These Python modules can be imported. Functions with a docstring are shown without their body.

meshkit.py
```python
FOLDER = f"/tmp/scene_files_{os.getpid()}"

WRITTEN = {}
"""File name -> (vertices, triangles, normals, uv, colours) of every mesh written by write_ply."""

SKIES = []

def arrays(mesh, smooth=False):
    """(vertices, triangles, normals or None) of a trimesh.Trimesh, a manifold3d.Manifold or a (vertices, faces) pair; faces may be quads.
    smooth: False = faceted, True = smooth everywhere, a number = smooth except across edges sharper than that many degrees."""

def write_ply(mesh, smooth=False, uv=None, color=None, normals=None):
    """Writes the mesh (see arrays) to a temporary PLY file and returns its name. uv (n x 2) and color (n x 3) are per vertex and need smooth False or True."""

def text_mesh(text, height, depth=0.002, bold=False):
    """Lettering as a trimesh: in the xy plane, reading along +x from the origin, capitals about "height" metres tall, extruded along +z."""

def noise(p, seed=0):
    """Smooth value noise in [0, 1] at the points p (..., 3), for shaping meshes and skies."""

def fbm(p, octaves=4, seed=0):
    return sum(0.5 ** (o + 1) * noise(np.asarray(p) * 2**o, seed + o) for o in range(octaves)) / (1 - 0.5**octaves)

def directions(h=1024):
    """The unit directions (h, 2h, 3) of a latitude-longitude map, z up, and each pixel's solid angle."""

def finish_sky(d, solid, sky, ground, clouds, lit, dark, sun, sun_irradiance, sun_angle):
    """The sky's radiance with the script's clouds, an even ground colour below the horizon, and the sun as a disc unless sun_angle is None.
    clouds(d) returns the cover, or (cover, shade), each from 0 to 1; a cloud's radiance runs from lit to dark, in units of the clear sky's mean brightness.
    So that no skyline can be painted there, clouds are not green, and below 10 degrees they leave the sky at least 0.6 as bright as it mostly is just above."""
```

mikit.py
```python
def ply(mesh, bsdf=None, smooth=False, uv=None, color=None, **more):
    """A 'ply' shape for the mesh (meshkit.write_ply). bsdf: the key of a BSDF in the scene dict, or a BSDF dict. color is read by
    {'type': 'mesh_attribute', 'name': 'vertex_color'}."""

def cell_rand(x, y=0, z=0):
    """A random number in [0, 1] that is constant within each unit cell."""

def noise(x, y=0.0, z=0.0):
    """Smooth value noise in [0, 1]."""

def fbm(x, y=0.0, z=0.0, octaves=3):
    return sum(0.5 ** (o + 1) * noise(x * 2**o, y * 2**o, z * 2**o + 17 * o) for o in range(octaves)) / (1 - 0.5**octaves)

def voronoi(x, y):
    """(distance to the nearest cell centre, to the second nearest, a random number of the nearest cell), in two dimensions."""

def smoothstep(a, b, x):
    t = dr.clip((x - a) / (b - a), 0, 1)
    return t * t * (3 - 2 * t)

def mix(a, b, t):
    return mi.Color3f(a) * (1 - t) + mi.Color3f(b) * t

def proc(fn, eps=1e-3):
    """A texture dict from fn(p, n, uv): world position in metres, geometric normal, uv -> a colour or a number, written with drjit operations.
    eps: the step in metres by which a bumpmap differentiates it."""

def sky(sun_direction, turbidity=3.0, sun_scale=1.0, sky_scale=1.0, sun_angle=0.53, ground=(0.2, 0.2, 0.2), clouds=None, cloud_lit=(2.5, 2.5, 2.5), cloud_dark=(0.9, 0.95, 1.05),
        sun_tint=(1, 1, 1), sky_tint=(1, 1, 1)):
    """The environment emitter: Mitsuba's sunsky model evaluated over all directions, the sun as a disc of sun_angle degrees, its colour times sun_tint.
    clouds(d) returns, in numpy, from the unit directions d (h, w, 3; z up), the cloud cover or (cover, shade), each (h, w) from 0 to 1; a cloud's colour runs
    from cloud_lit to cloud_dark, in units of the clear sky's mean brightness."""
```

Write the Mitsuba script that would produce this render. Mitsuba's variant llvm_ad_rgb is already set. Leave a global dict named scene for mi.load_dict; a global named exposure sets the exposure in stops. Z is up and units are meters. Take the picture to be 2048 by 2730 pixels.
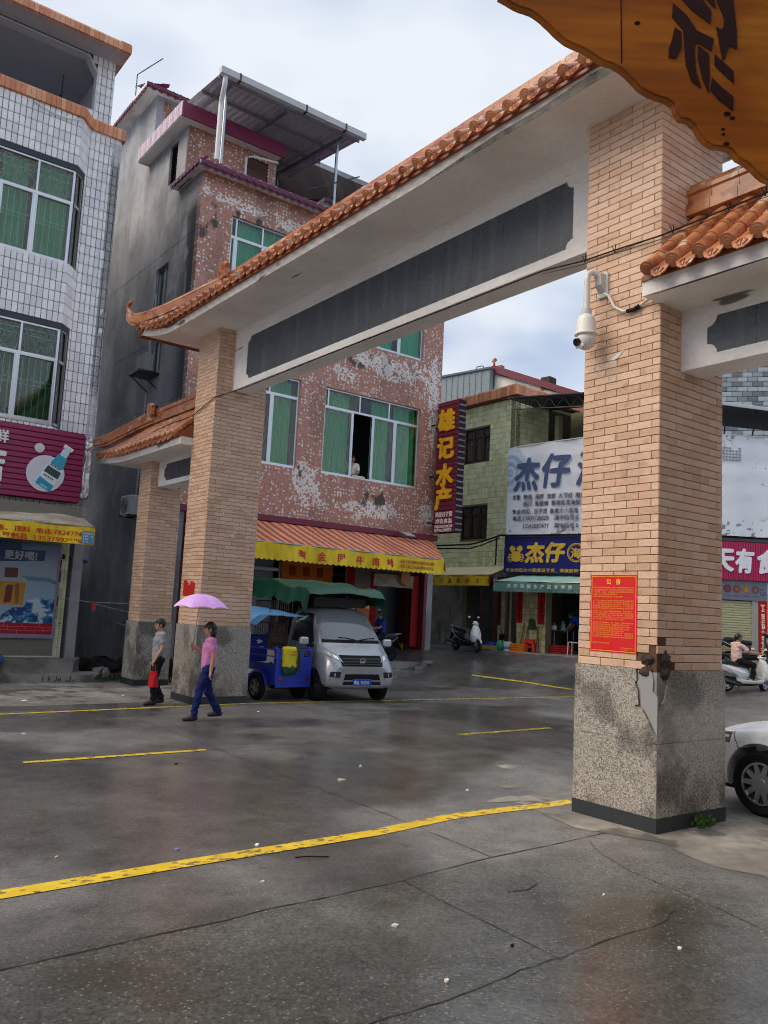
import math, random
import numpy as np, trimesh, shapely, shapely.affinity, mitsuba as mi, drjit as dr, mikit, meshkit, manifold3d as m3
from shapely.geometry import Polygon, LineString, Point
from shapely.geometry import box as sbox
from mikit import proc, noise, fbm, voronoi, cell_rand, smoothstep, mix
random.seed(7)
RNG = np.random.default_rng(11)
T4 = mi.ScalarTransform4f
scene, labels = {}, {}

# ---------------------------------------------------------------- camera, sky, exposure
EYE = np.array([0.0, 0.0, 2.0])
YAW, PITCH, ROLL, FOC = 0.92604, 0.11997, 0.050305, 2221.03
FW = np.array([-math.sin(YAW) * math.cos(PITCH), math.cos(YAW) * math.cos(PITCH), math.sin(PITCH)])
R0 = np.array([math.cos(YAW), math.sin(YAW), 0.0])
U0 = np.cross(R0, FW)
RT, UP = R0 * math.cos(ROLL) + U0 * math.sin(ROLL), U0 * math.cos(ROLL) - R0 * math.sin(ROLL)
scene['camera'] = {'type': 'perspective', 'fov': 2 * math.degrees(math.atan(1024 / FOC)), 'fov_axis': 'x', 'near_clip': 0.05, 'far_clip': 600.0,
                   'to_world': T4().look_at(origin=EYE.tolist(), target=(EYE + FW).tolist(), up=UP.tolist())}


def cloud_cover(d):
    z = np.maximum(d[..., 2:], 0.06)
    q = np.concatenate([d[..., :2] / (z + 0.25), d[..., 2:]], -1)
    a = meshkit.fbm(q * 2.1 + 3.3, 5, 2)
    b = meshkit.fbm(q * 4.6 + 9.1, 4, 5)
    s = np.clip(0.52 + (a - 0.5) * 4.2 + (b - 0.5) * 1.6, 0, 1)
    return np.ones(s.shape), s


exposure = 2.8
scene['sky'] = mikit.sky((-0.25, -0.62, 0.74), turbidity=4, sun_scale=0.3, sun_angle=45, sky_scale=1.0, ground=(0.12, 0.12, 0.12), clouds=cloud_cover,
                         cloud_lit=(1.22, 1.30, 1.41), cloud_dark=(0.72, 0.87, 1.15))


# ---------------------------------------------------------------- helpers
def lin(h):
    "a '#rrggbb' colour as linear rgb"
    v = np.array([int(h[i:i + 2], 16) for i in (1, 3, 5)]) / 255.0
    return np.where(v <= 0.04045, v / 12.92, ((v + 0.055) / 1.055) ** 2.4)


def C(c):
    return lin(c) if isinstance(c, str) else np.array(c, float)


COUNT = {}


def uniq(k):
    n = COUNT.get(k, 0)
    COUNT[k] = n + 1
    return k if n == 0 else f'{k}_{n:03d}'


def thing(name, label, cat, group=None, kind=None):
    k = uniq(name)
    labels[k] = {'label': label, 'category': cat}
    if group:
        labels[k]['group'] = group
    if kind:
        labels[k]['kind'] = kind
    return k


def ms(m):
    "anything to one Trimesh"
    if isinstance(m, (list, tuple)) and len(m) and not isinstance(m[0], np.ndarray):
        return trimesh.util.concatenate([ms(x) for x in m])
    if hasattr(m, 'to_mesh'):
        q = m.to_mesh()
        return trimesh.Trimesh(np.array(q.vert_properties[:, :3]), np.array(q.tri_verts), process=False)
    return m


def shape(mesh, bsdf, col=None, smooth=False):
    if isinstance(mesh, list) and len(mesh) and isinstance(mesh[0], tuple):      # [(mesh, colour), ...] joined
        vs, cs = [], []
        for m, c in mesh:
            m = ms(m)
            if smooth:
                m = trimesh.graph.smooth_shade(m, angle=math.radians(smooth if smooth is not True else 60), facet_minarea=None)
            vs.append(m)
            cs.append(np.tile(C(c), (len(m.vertices), 1)))
        return mikit.ply(trimesh.util.concatenate(vs), bsdf, smooth=bool(smooth), color=np.vstack(cs))
    m = ms(mesh)
    if smooth and smooth is not True and smooth > 45:
        smooth = 45
    return mikit.ply(m, bsdf if col is None else coloured(bsdf, col), smooth=smooth)


def coloured(kind, col):
    "one BSDF for each finish and colour"
    c = np.round(C(col), 4).tolist()
    k = 'finish_' + kind + ''.join(f'_{int(round(x * 10000))}' for x in c)
    if k not in scene:
        base = {'type': 'rgb', 'value': c}
        if kind == 'brick':
            def fn(p, n, uv, c=c):
                g = fbm(p.x * 23, p.y * 23, p.z * 40, 3)
                s = smoothstep(0.60, 0.72, fbm(p.x * 2.4 + 3, p.y * 2.4, p.z * 1.1, 4))
                d = smoothstep(0.68, 0.74, fbm(p.x * 9, p.y * 9, p.z * 9 + 4, 3))
                return mi.Color3f(c) * (0.88 + 0.24 * g) * (1 - 0.13 * s) * (1 - 0.2 * d)
            base = proc(fn)
        scene[k] = two({'type': 'principled', 'base_color': base, **FINISH[kind]})
    return k


def put(parent, name, mesh, bsdf='matte', col=None, smooth=False, label=None, kind=None, cat=None, group=None, fr=None):
    k = uniq(f'{parent}__{name}' if parent else name)
    if fr is not None:
        mesh = [(fr(a), b) for a, b in mesh] if isinstance(mesh, list) and isinstance(mesh[0], tuple) else fr(mesh)
    scene[k] = shape(mesh, bsdf, col, smooth)
    t = {a: b for a, b in (('label', label), ('kind', kind), ('category', cat), ('group', group)) if b}
    if t:
        labels[k] = t
    return k


class Frame:
    "local (u, n, z): u to the viewer's right along a facade, n out of it, z up"

    def __init__(s, o, deg):
        a = math.radians(deg)
        s.o = np.array(o, float)
        s.u = np.array([math.cos(a), math.sin(a), 0])
        s.n = np.array([s.u[1], -s.u[0], 0])
        s.M = np.eye(4)
        s.M[:3, 0], s.M[:3, 1], s.M[:3, 2], s.M[:3, 3] = s.u, s.n, (0, 0, 1), s.o
        s.flip = np.linalg.det(s.M[:3, :3]) < 0

    def __call__(s, mesh):
        m = ms(mesh).copy()
        m.vertices = m.vertices @ s.M[:3, :3].T + s.o
        if s.flip:
            m.faces = m.faces[:, ::-1]
        return m

    def pt(s, u, n, z):
        return s.o + s.u * u + s.n * n + np.array([0, 0, z])


WORLD = Frame((0, 0, 0), 0)
WORLD.n, WORLD.M, WORLD.flip = np.array([0, 1.0, 0]), np.eye(4), False


def bx(x0, x1, y0, y1, z0, z1):
    m = trimesh.creation.box((abs(x1 - x0), abs(y1 - y0), abs(z1 - z0)))
    m.apply_translation(((x0 + x1) / 2, (y0 + y1) / 2, (z0 + z1) / 2))
    return m


def rbx(x0, x1, y0, y1, z0, z1, c=0.01):
    "box with chamfered edges"
    lo, hi = np.array([x0, y0, z0], float), np.array([x1, y1, z1], float)
    p = []
    for i in np.ndindex(2, 2, 2):
        for k in range(3):
            q = np.where(np.array(i) == 1, hi - c, lo + c)
            q[k] = hi[k] if i[k] else lo[k]
            p.append(q)
    return trimesh.Trimesh(p).convex_hull


def hull(pts):
    return trimesh.Trimesh(np.asarray(pts, float)).convex_hull


def tube(pts, r, n=8, caps=True):
    p = np.asarray(pts, float)
    r = np.broadcast_to(r, (len(p),))
    t = np.gradient(p, axis=0)
    t /= np.linalg.norm(t, axis=1, keepdims=True) + 1e-12
    a = np.cross(t[0], [0, 0, 1.0] if abs(t[0][2]) < 0.9 else [1.0, 0, 0])
    a /= np.linalg.norm(a)
    ang = np.arange(n) * 2 * np.pi / n
    v = []
    for i in range(len(p)):
        a = a - t[i] * (a @ t[i])
        a /= np.linalg.norm(a)
        b = np.cross(t[i], a)
        v.append(p[i] + r[i] * (np.cos(ang)[:, None] * a + np.sin(ang)[:, None] * b))
    f = []
    for i in range(len(p) - 1):
        for j in range(n):
            k = (j + 1) % n
            f += [[i * n + j, i * n + k, (i + 1) * n + k], [i * n + j, (i + 1) * n + k, (i + 1) * n + j]]
    v = np.vstack(v)
    if caps:
        for e, s in ((0, -1), (len(p) - 1, 1)):
            v = np.vstack([v, p[e]])
            for j in range(n):
                k = (j + 1) % n
                f.append([len(v) - 1, e * n + (j if s > 0 else k), e * n + (k if s > 0 else j)])
    return trimesh.Trimesh(v, f, process=False)


def cyl(p, q, r, n=16, r2=None):
    return tube([p, q], [r, r if r2 is None else r2], n)


def ext(poly, d0, d1, axis='n'):
    "shapely polygon in (a, b) extruded: axis n -> local (u, n, z) with (a, b) = (u, z); axis z -> plan (x, y)"
    out = []
    for g in getattr(poly, 'geoms', [poly]):
        if g.is_empty or g.area < 1e-9 or g.geom_type != 'Polygon':
            continue
        m = trimesh.creation.extrude_polygon(g, abs(d1 - d0), engine='earcut')
        v = m.vertices.copy()
        if axis == 'n':
            m = trimesh.Trimesh(np.stack([v[:, 0], min(d0, d1) + v[:, 2], v[:, 1]], 1), m.faces[:, ::-1], process=False)
        elif axis == 'x':
            m = trimesh.Trimesh(np.stack([min(d0, d1) + v[:, 2], v[:, 0], v[:, 1]], 1), m.faces, process=False)
        else:
            m.apply_translation((0, 0, min(d0, d1)))
        out.append(m)
    return trimesh.util.concatenate(out) if out else trimesh.Trimesh()


def M3(m):
    m = ms(m)
    m = trimesh.Trimesh(m.vertices, m.faces, process=True)
    return m3.Manifold(m3.Mesh(np.asarray(m.vertices, np.float32), np.asarray(m.faces, np.uint32)))


def pane(u0, u1, n, z0, z1):
    return trimesh.Trimesh([[u0, n, z0], [u1, n, z0], [u1, n, z1], [u0, n, z1]], [[0, 1, 2], [0, 2, 3]], process=False)


def tile_proto(w, h, t, b):
    "a tile with bevelled front edges: local x = width, y = out, z = height, centred, back at y = 0"
    v = []
    for y, i in ((0, 0), (t - b, 0), (t, b)):
        for sx, sz in ((-1, -1), (1, -1), (1, 1), (-1, 1)):
            v.append([sx * (w / 2 - i), y, sz * (h / 2 - i)])
    f = []
    for k in (0, 4):
        for j in range(4):
            a, c = k + j, k + (j + 1) % 4
            f += [[a, c, c + 4], [a, c + 4, a + 4]]
    f += [[8, 9, 10], [8, 10, 11]]
    return trimesh.Trimesh(v, f, process=False)


def pieces(parent, name, items, bsdf, cols, limit=300, stuff=None, smooth=False):
    """items: (proto mesh or (w, h, t, bevel), 4x4 matrix, colour index). The ones that show largest become parts of their own, the rest one part of kind stuff."""
    cache, tint = {}, [C(c) for c in cols]

    def mesh_of(p):
        if isinstance(p, tuple):
            if p not in cache:
                cache[p] = tile_proto(*p)
            return cache[p]
        return p
    look = []
    for p, M, c in items:
        d = M[:3, 3] - EYE
        depth = d @ FW
        x, y = d @ RT / max(depth, 0.01) * FOC, d @ UP / max(depth, 0.01) * FOC
        seen = depth > 0.3 and abs(x) < 1060 and abs(y) < 1400
        facing = -(M[:3, 1] @ d) / np.linalg.norm(d)
        look.append(facing / np.linalg.norm(d) ** 1.0 if seen and facing > 0.03 else -1)
    order = np.argsort(-np.array(look), kind='stable')
    dicts, rest = {}, []
    for r, i in enumerate(order):
        p, M, c = items[i]
        if r < limit and look[i] > 0:
            k = (p if isinstance(p, tuple) else id(p), c)
            if k not in dicts:
                dicts[k] = shape(mesh_of(p), bsdf, tint[c], smooth)
            scene[uniq(f'{parent}__{name}')] = {**dicts[k], 'to_world': T4(M)}
        else:
            m = mesh_of(p)
            rest.append((m.vertices @ M[:3, :3].T + M[:3, 3], m.faces[:, ::-1] if np.linalg.det(M[:3, :3]) < 0 else m.faces, tint[c]))
    if rest:
        at = np.cumsum([0] + [len(v) for v, _, _ in rest])
        m = trimesh.Trimesh(np.vstack([v for v, _, _ in rest]), np.vstack([f + a for (_, f, _), a in zip(rest, at)]), process=False)
        col = np.vstack([np.tile(c, (len(v), 1)) for v, _, c in rest])
        k = uniq(f'{parent}__{stuff or name + "_field"}')
        scene[k] = mikit.ply(m, bsdf, smooth=False, color=col)
        labels[k] = {'kind': 'stuff'}


def grid_tiles(fr, u0, u1, z0, z1, pw, ph, n, t, joint, bev, out, ncol, holes=(), bond=0.0, clip=None, seed=0):
    "fills a rectangle of a facade with tiles, leaving the holes (u0, u1, z0, z1) free; cut tiles at the edges"
    rng = np.random.default_rng(seed)
    rows = int(round((z1 - z0) / ph))
    ph = (z1 - z0) / rows
    for r in range(rows):
        a = u0 - (bond * pw if r % 2 else 0)
        zc = z0 + (r + 0.5) * ph
        while a < u1 - 1e-6:
            b = min(a + pw, u1)
            aa = max(a, u0)
            if b - aa > 0.03:
                segs = [(aa, b)]
                zl, zh = zc - ph / 2, zc + ph / 2
                for h in holes:
                    if zl < h[3] - 0.3 * ph and zh > h[2] + 0.3 * ph:
                        new = []
                        for s0, s1 in segs:
                            if s1 <= h[0] or s0 >= h[1]:
                                new.append((s0, s1))
                            else:
                                if h[0] - s0 > 0.03:
                                    new.append((s0, h[0]))
                                if s1 - h[1] > 0.03:
                                    new.append((h[1], s1))
                        segs = new
                for s0, s1 in segs:
                    if clip is not None and not clip((s0 + s1) / 2, zc):
                        continue
                    M = fr.M.copy()
                    M[:3, 3] = fr.pt((s0 + s1) / 2, n, zc)
                    out.append(((round(s1 - s0 - joint, 3), round(ph - joint, 3), t, bev), M, int(rng.integers(ncol))))
            a += pw


# lettering: outlines of the signs' characters on a grid of 60 units to the em; each row: code point, advance, then rings (1 outer or 0 hole, number of points, x and y of each)
OUTLINES = [
[19968,60,1,4,3,21,3,26,57,26,57,21],
[19987,60,1,35,4,28,4,32,20,33,22,39,9,40,8,44,23,44,26,51,30,50,29,44,51,44,52,40,27,39,25,33,56,32,55,28,23,28,22,23,22,21,48,22,51,20,48,16,36,4,37,3,45,-1,42,-5,31,1,16,6,18,9,19,10,31,6,41,16,41,17,15,17,18,28],
[19994,60,1,12,4,-2,4,3,20,3,21,50,25,50,25,3,35,3,35,50,39,50,40,3,56,3,56,-1,1,7,45,14,42,16,51,36,54,35,55,34,54,31,46,15,1,6,13,15,5,36,7,36,9,36,17,19,17,16],
[20013,60,1,16,6,12,6,40,27,40,28,51,32,51,32,40,54,40,54,12,50,12,49,15,32,15,32,-5,28,-5,27,15,11,15,10,12,0,4,32,20,49,20,49,35,32,35,0,4,10,20,27,20,27,35,11,35],
[20027,60,1,26,4,-3,4,1,27,2,27,16,9,17,9,21,27,21,27,34,6,35,6,39,31,39,31,40,23,48,26,50,36,42,37,39,54,39,54,35,33,34,33,21,51,21,52,17,33,16,33,2,57,1,57,-3],
[20061,60,1,29,2,-2,8,3,14,9,18,16,20,28,20,31,5,31,5,35,21,36,21,50,26,50,26,36,44,35,44,1,53,1,54,3,55,9,58,7,58,1,55,-3,42,-3,39,1,39,31,26,31,23,18,18,6,12,0,6,-4,5,-4],
[20135,60,1,25,2,-3,7,11,8,28,20,29,16,36,17,39,7,39,7,43,28,44,28,45,26,49,30,51,35,44,54,43,54,39,43,39,43,38,46,36,42,29,55,28,55,24,12,23,12,13,9,1,6,-5,0,6,20,38,25,30,24,28,36,28,41,38,21,39],
[20180,60,1,24,19,20,19,24,36,25,36,33,47,41,46,42,23,42,23,46,54,46,56,45,50,38,41,31,41,25,57,24,58,20,41,20,40,-1,39,-3,35,-4,27,-4,25,0,35,0,36,1,36,20,1,11,5,22,2,27,10,38,16,50,19,50,19,47,14,35,13,-5,10,-4,9,26,8,26],
[20195,60,1,26,20,26,20,30,21,30,34,32,33,50,37,50,39,33,56,35,57,31,56,30,41,28,39,27,43,11,48,2,51,1,53,2,55,11,58,9,57,0,55,-3,52,-5,49,-4,45,-2,42,2,37,13,34,27,1,5,43,47,44,48,46,49,56,40,53,38,1,12,2,24,2,26,8,33,13,40,19,50,23,49,17,36,16,-5,12,-5,12,28,11,28,4,22],
[20379,60,1,20,19,14,19,18,28,19,28,33,20,34,20,38,28,38,28,50,32,50,32,38,43,38,44,50,48,50,49,38,57,38,57,34,49,33,49,19,57,18,57,14,0,4,32,19,44,19,44,33,32,33,1,5,53,-5,43,9,46,10,53,3,57,-3,1,6,22,-4,19,-2,25,5,29,10,33,9,31,5,1,12,4,22,2,27,11,40,16,50,17,50,20,49,18,44,14,36,14,-5,10,-4,9,27,8,27],
[20844,60,1,8,46,31,36,48,39,49,40,49,48,37,57,27,54,23,53,24,1,18,10,0,8,4,13,9,18,15,28,32,32,31,32,30,17,6,43,7,42,9,37,16,38,17,41,18,49,8,55,-2,51,-4,46,2,20,1,1,7,7,23,4,26,13,37,19,49,24,48,19,38,10,25],
[20919,60,1,14,15,28,28,40,36,51,40,49,39,47,44,41,57,29,54,26,52,27,42,37,36,43,31,37,20,27,18,26,1,14,22,18,22,22,49,23,52,21,49,16,39,4,45,-2,42,-5,26,8,29,10,34,7,36,7,44,16,45,18,1,5,32,31,33,33,35,33,41,27,38,25,1,8,3,0,3,1,11,20,12,21,15,19,15,18,9,3,7,-1,1,6,3,46,6,48,7,47,14,38,15,35,11,33],
[20923,60,1,6,45,13,47,14,49,15,55,5,57,1,53,-1,1,29,17,38,17,42,28,43,31,51,35,50,34,43,56,42,56,39,32,38,27,26,27,24,36,24,36,33,40,33,41,25,41,24,54,24,54,20,41,20,40,-2,38,-4,29,-4,28,0,36,0,36,20,21,20,20,23,23,29,26,38,1,8,17,0,17,2,21,7,25,15,29,14,26,8,21,0,20,-1,1,6,3,0,12,20,13,20,15,18,7,0,6,-1,1,7,3,45,4,47,7,48,14,37,15,35,15,34,11,32],
[21046,60,1,8,42,-1,50,0,51,1,51,50,55,50,55,-1,53,-4,44,-4,1,5,41,12,41,45,44,45,45,45,45,12,1,38,3,28,3,31,4,32,3,34,6,40,9,49,12,48,12,42,17,42,18,50,21,50,22,42,34,42,34,38,22,38,22,33,23,32,36,31,36,28,22,27,22,22,34,21,34,2,31,0,25,0,24,4,30,4,30,16,22,17,21,-5,18,-5,17,17,10,17,9,0,6,0,6,21,17,21,17,27,0,5,7,32,17,32,17,33,17,38,10,38],
[21150,60,1,7,47,28,49,30,51,30,51,29,57,13,57,12,53,10,1,30,3,-2,13,8,17,13,21,23,23,31,23,35,5,35,5,39,23,40,24,51,28,51,28,40,45,39,44,10,42,2,40,-2,37,-3,26,-3,25,0,25,1,36,1,37,3,40,25,39,35,28,35,26,20,24,15,19,6,14,1,6,-5,1,6,3,13,11,29,15,28,13,23,8,13,6,12],
[21153,60,1,24,3,25,4,26,13,27,24,30,24,31,17,37,8,32,6,35,16,42,23,51,27,50,25,46,25,45,50,44,51,42,49,39,37,30,44,28,57,26,55,22,42,24,31,27,17,24,5,22,0,6,20,40,23,36,31,32,38,36,43,40,42,40,1,28,4,-2,4,-1,15,3,21,8,23,11,23,13,8,13,8,17,25,17,26,18,27,23,31,23,31,17,52,17,51,7,49,0,45,-4,34,-4,32,0,43,0,46,5,47,10,46,13,29,13,25,6,18,0,7,-4,6,-4],
[21416,60,1,16,36,28,36,31,48,32,48,41,52,41,53,32,57,31,58,28,53,27,52,0,50,-4,41,-4,40,-1,47,0,48,0,48,27,1,9,2,-3,6,16,7,48,57,48,57,44,11,44,11,18,9,6,6,-4,1,6,37,21,37,22,40,22,44,15,44,11,41,10,1,9,12,-3,12,1,25,3,29,14,33,14,30,4,36,4,36,0,16,-3,1,4,14,35,14,39,36,39,35,35,1,4,34,16,15,16,15,31,34,31,0,4,20,28,19,20,29,20,29,27,1,5,19,4,16,14,19,14,22,7,22,4],
[21457,60,1,41,5,0,2,4,9,9,16,17,23,32,22,32,9,32,8,33,7,36,10,40,13,49,18,48,15,39,15,37,25,38,27,51,29,51,32,50,30,37,56,37,55,33,29,32,27,28,28,27,48,26,50,25,47,17,39,7,47,2,57,-1,55,-5,46,-2,35,4,27,-1,17,-5,15,-1,24,2,31,7,23,18,15,8,8,2,0,6,26,21,30,15,35,10,40,14,44,21,27,22,1,4,41,47,44,50,51,41,48,39],
[21495,60,1,19,4,22,4,26,56,26,56,23,21,22,20,17,20,16,49,15,47,5,45,-1,41,-4,37,-5,28,-4,27,0,39,0,41,2,43,11,12,12,15,22,1,4,11,32,11,48,49,48,49,32,0,4,15,37,44,36,44,44,16,44],
[21508,60,1,28,4,15,2,19,15,23,25,28,16,37,7,30,4,33,12,39,22,51,26,50,24,45,47,44,49,43,48,41,45,37,35,28,44,24,58,19,55,16,48,17,48,-4,47,-5,43,-5,42,-2,17,-2,16,-5,12,-5,12,17,0,5,14,18,14,16,46,16,47,17,31,25,0,4,16,3,43,2,43,12,17,12,0,6,20,40,25,35,30,31,37,36,41,40,21,40],
[21578,60,1,23,4,24,4,28,29,29,28,38,14,38,9,30,5,32,10,40,15,50,19,49,17,43,17,42,29,42,29,51,33,51,34,43,34,42,52,42,52,38,34,38,34,29,56,28,56,25,1,8,11,-6,11,18,49,18,49,-5,45,-5,44,-2,16,-2,15,-5,0,5,16,3,44,2,45,3,45,14,16,14],
[21608,60,1,19,2,-3,6,5,8,13,9,48,53,48,53,0,52,-3,49,-4,40,-5,38,-1,47,0,48,2,48,43,47,44,14,44,14,24,12,10,9,2,6,-5,1,16,16,24,16,28,28,28,28,33,17,34,17,37,28,37,28,42,32,42,33,37,43,37,43,34,33,33,33,29,45,28,45,24,1,6,19,0,19,18,42,18,42,3,24,3,23,0,0,4,23,7,38,7,38,15,23,15],
[21697,60,1,8,33,-5,33,21,55,21,55,-4,51,-4,50,-2,38,-2,37,-5,0,4,38,4,51,3,51,17,38,17,1,4,14,28,14,48,46,48,46,28,0,4,18,33,42,33,42,44,18,44,1,8,5,-5,5,21,26,21,26,-4,22,-4,21,-2,10,-2,9,-5,0,4,10,17,10,3,22,3,22,17],
[21806,60,1,30,5,30,2,33,10,42,15,51,19,49,17,44,29,44,30,46,28,49,32,51,36,44,53,44,52,41,35,40,35,37,50,36,49,33,35,33,35,29,50,29,50,26,35,26,35,22,54,21,54,18,16,18,15,16,11,16,10,34,9,34,0,5,15,30,29,29,30,30,30,32,16,33,0,4,15,37,30,37,30,40,16,40,0,4,16,26,15,22,30,22,30,26,1,8,11,-5,11,13,50,13,50,-5,46,-5,45,-2,16,-2,15,-5,0,4,16,10,16,2,46,3,45,9],
[21917,60,1,41,5,6,5,45,19,45,20,17,20,16,24,20,27,27,27,28,25,28,25,48,54,48,54,28,33,28,31,24,32,24,57,23,55,2,53,-4,45,-4,44,-2,44,-1,49,-1,50,0,52,10,52,20,41,20,42,18,42,14,48,9,47,7,40,11,34,6,49,5,49,2,25,2,25,13,23,13,20,15,19,12,9,11,8,6,0,4,30,32,49,32,49,36,30,36,0,4,30,41,49,40,49,44,30,45,0,10,26,16,26,15,28,15,29,6,32,6,33,6,31,9,36,13,39,20,29,20,0,4,8,16,15,16,15,41,9,41],
[22253,60,1,8,5,-5,5,48,55,48,55,-5,51,-5,50,-2,10,-2,9,-5,0,4,10,3,50,2,50,44,10,44,1,24,11,7,18,12,21,21,21,23,12,24,12,27,48,27,48,24,37,23,37,10,38,10,44,10,45,15,48,14,48,9,46,6,38,6,35,6,33,8,32,24,26,23,24,14,19,7,13,4,1,6,16,34,16,37,16,38,44,38,44,37,44,34],
[22799,60,1,40,4,-5,3,-1,13,0,24,3,17,10,6,5,3,8,14,13,20,18,19,18,11,19,11,41,26,41,27,43,26,44,5,44,5,48,55,48,55,44,33,44,32,43,32,41,49,41,49,19,27,18,24,16,46,15,48,13,46,11,39,5,37,4,37,3,46,1,56,-1,58,-1,56,-4,53,-5,43,-3,31,0,6,-5,0,4,15,22,44,22,45,24,16,25,0,4,15,35,44,35,45,37,16,38,0,4,16,32,16,28,45,29,44,31,0,5,22,11,31,5,36,8,40,11,23,12],
[22823,60,1,27,6,-4,3,-1,14,6,18,11,22,18,26,28,4,29,4,33,27,34,28,51,32,51,32,34,56,33,56,29,34,28,38,19,43,11,50,4,57,0,54,-4,50,-2,41,5,35,14,30,24,24,11,18,3,7,-4],
[22825,60,1,33,5,-4,3,-1,12,4,19,10,22,14,26,22,25,23,4,23,4,27,27,28,27,41,6,42,6,46,53,46,53,42,32,41,32,28,56,27,56,23,34,22,38,14,43,8,49,3,58,-1,55,-4,54,-4,51,-3,41,3,35,11,30,18,23,7,16,1,6,-4],
[22909,60,1,27,26,21,26,25,39,25,40,32,43,36,48,42,47,42,29,43,29,46,53,46,55,45,55,44,53,40,45,31,45,26,57,25,57,21,45,20,44,0,43,-3,41,-4,34,-5,32,-4,31,-1,38,0,39,0,39,20,1,21,2,-2,9,5,13,10,4,18,8,34,3,35,3,38,9,39,11,50,15,50,14,39,24,38,25,38,24,25,20,12,25,7,26,4,23,1,17,7,6,-4,4,-4,0,5,13,34,10,19,16,15,19,26,20,34],
[23376,60,1,26,3,20,3,24,28,24,28,33,35,37,41,41,40,42,9,42,9,46,49,47,52,45,46,39,33,30,33,25,57,24,57,20,33,19,32,-1,31,-3,28,-4,18,-4,16,-1,16,0,27,0,28,1,28,19],
[23460,60,1,30,4,-3,4,1,27,2,27,9,9,9,9,13,27,14,27,20,11,19,10,22,17,27,21,31,11,32,11,36,50,36,50,32,41,32,40,31,50,22,51,20,48,18,44,21,33,20,33,14,51,13,51,9,33,9,33,2,56,1,56,-3,0,8,20,25,20,24,25,24,40,25,40,26,37,29,39,32,28,32,1,15,4,35,4,45,27,46,28,46,27,50,30,51,31,51,34,46,56,45,56,35,52,35,51,40,50,41,9,42,8,35],
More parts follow.
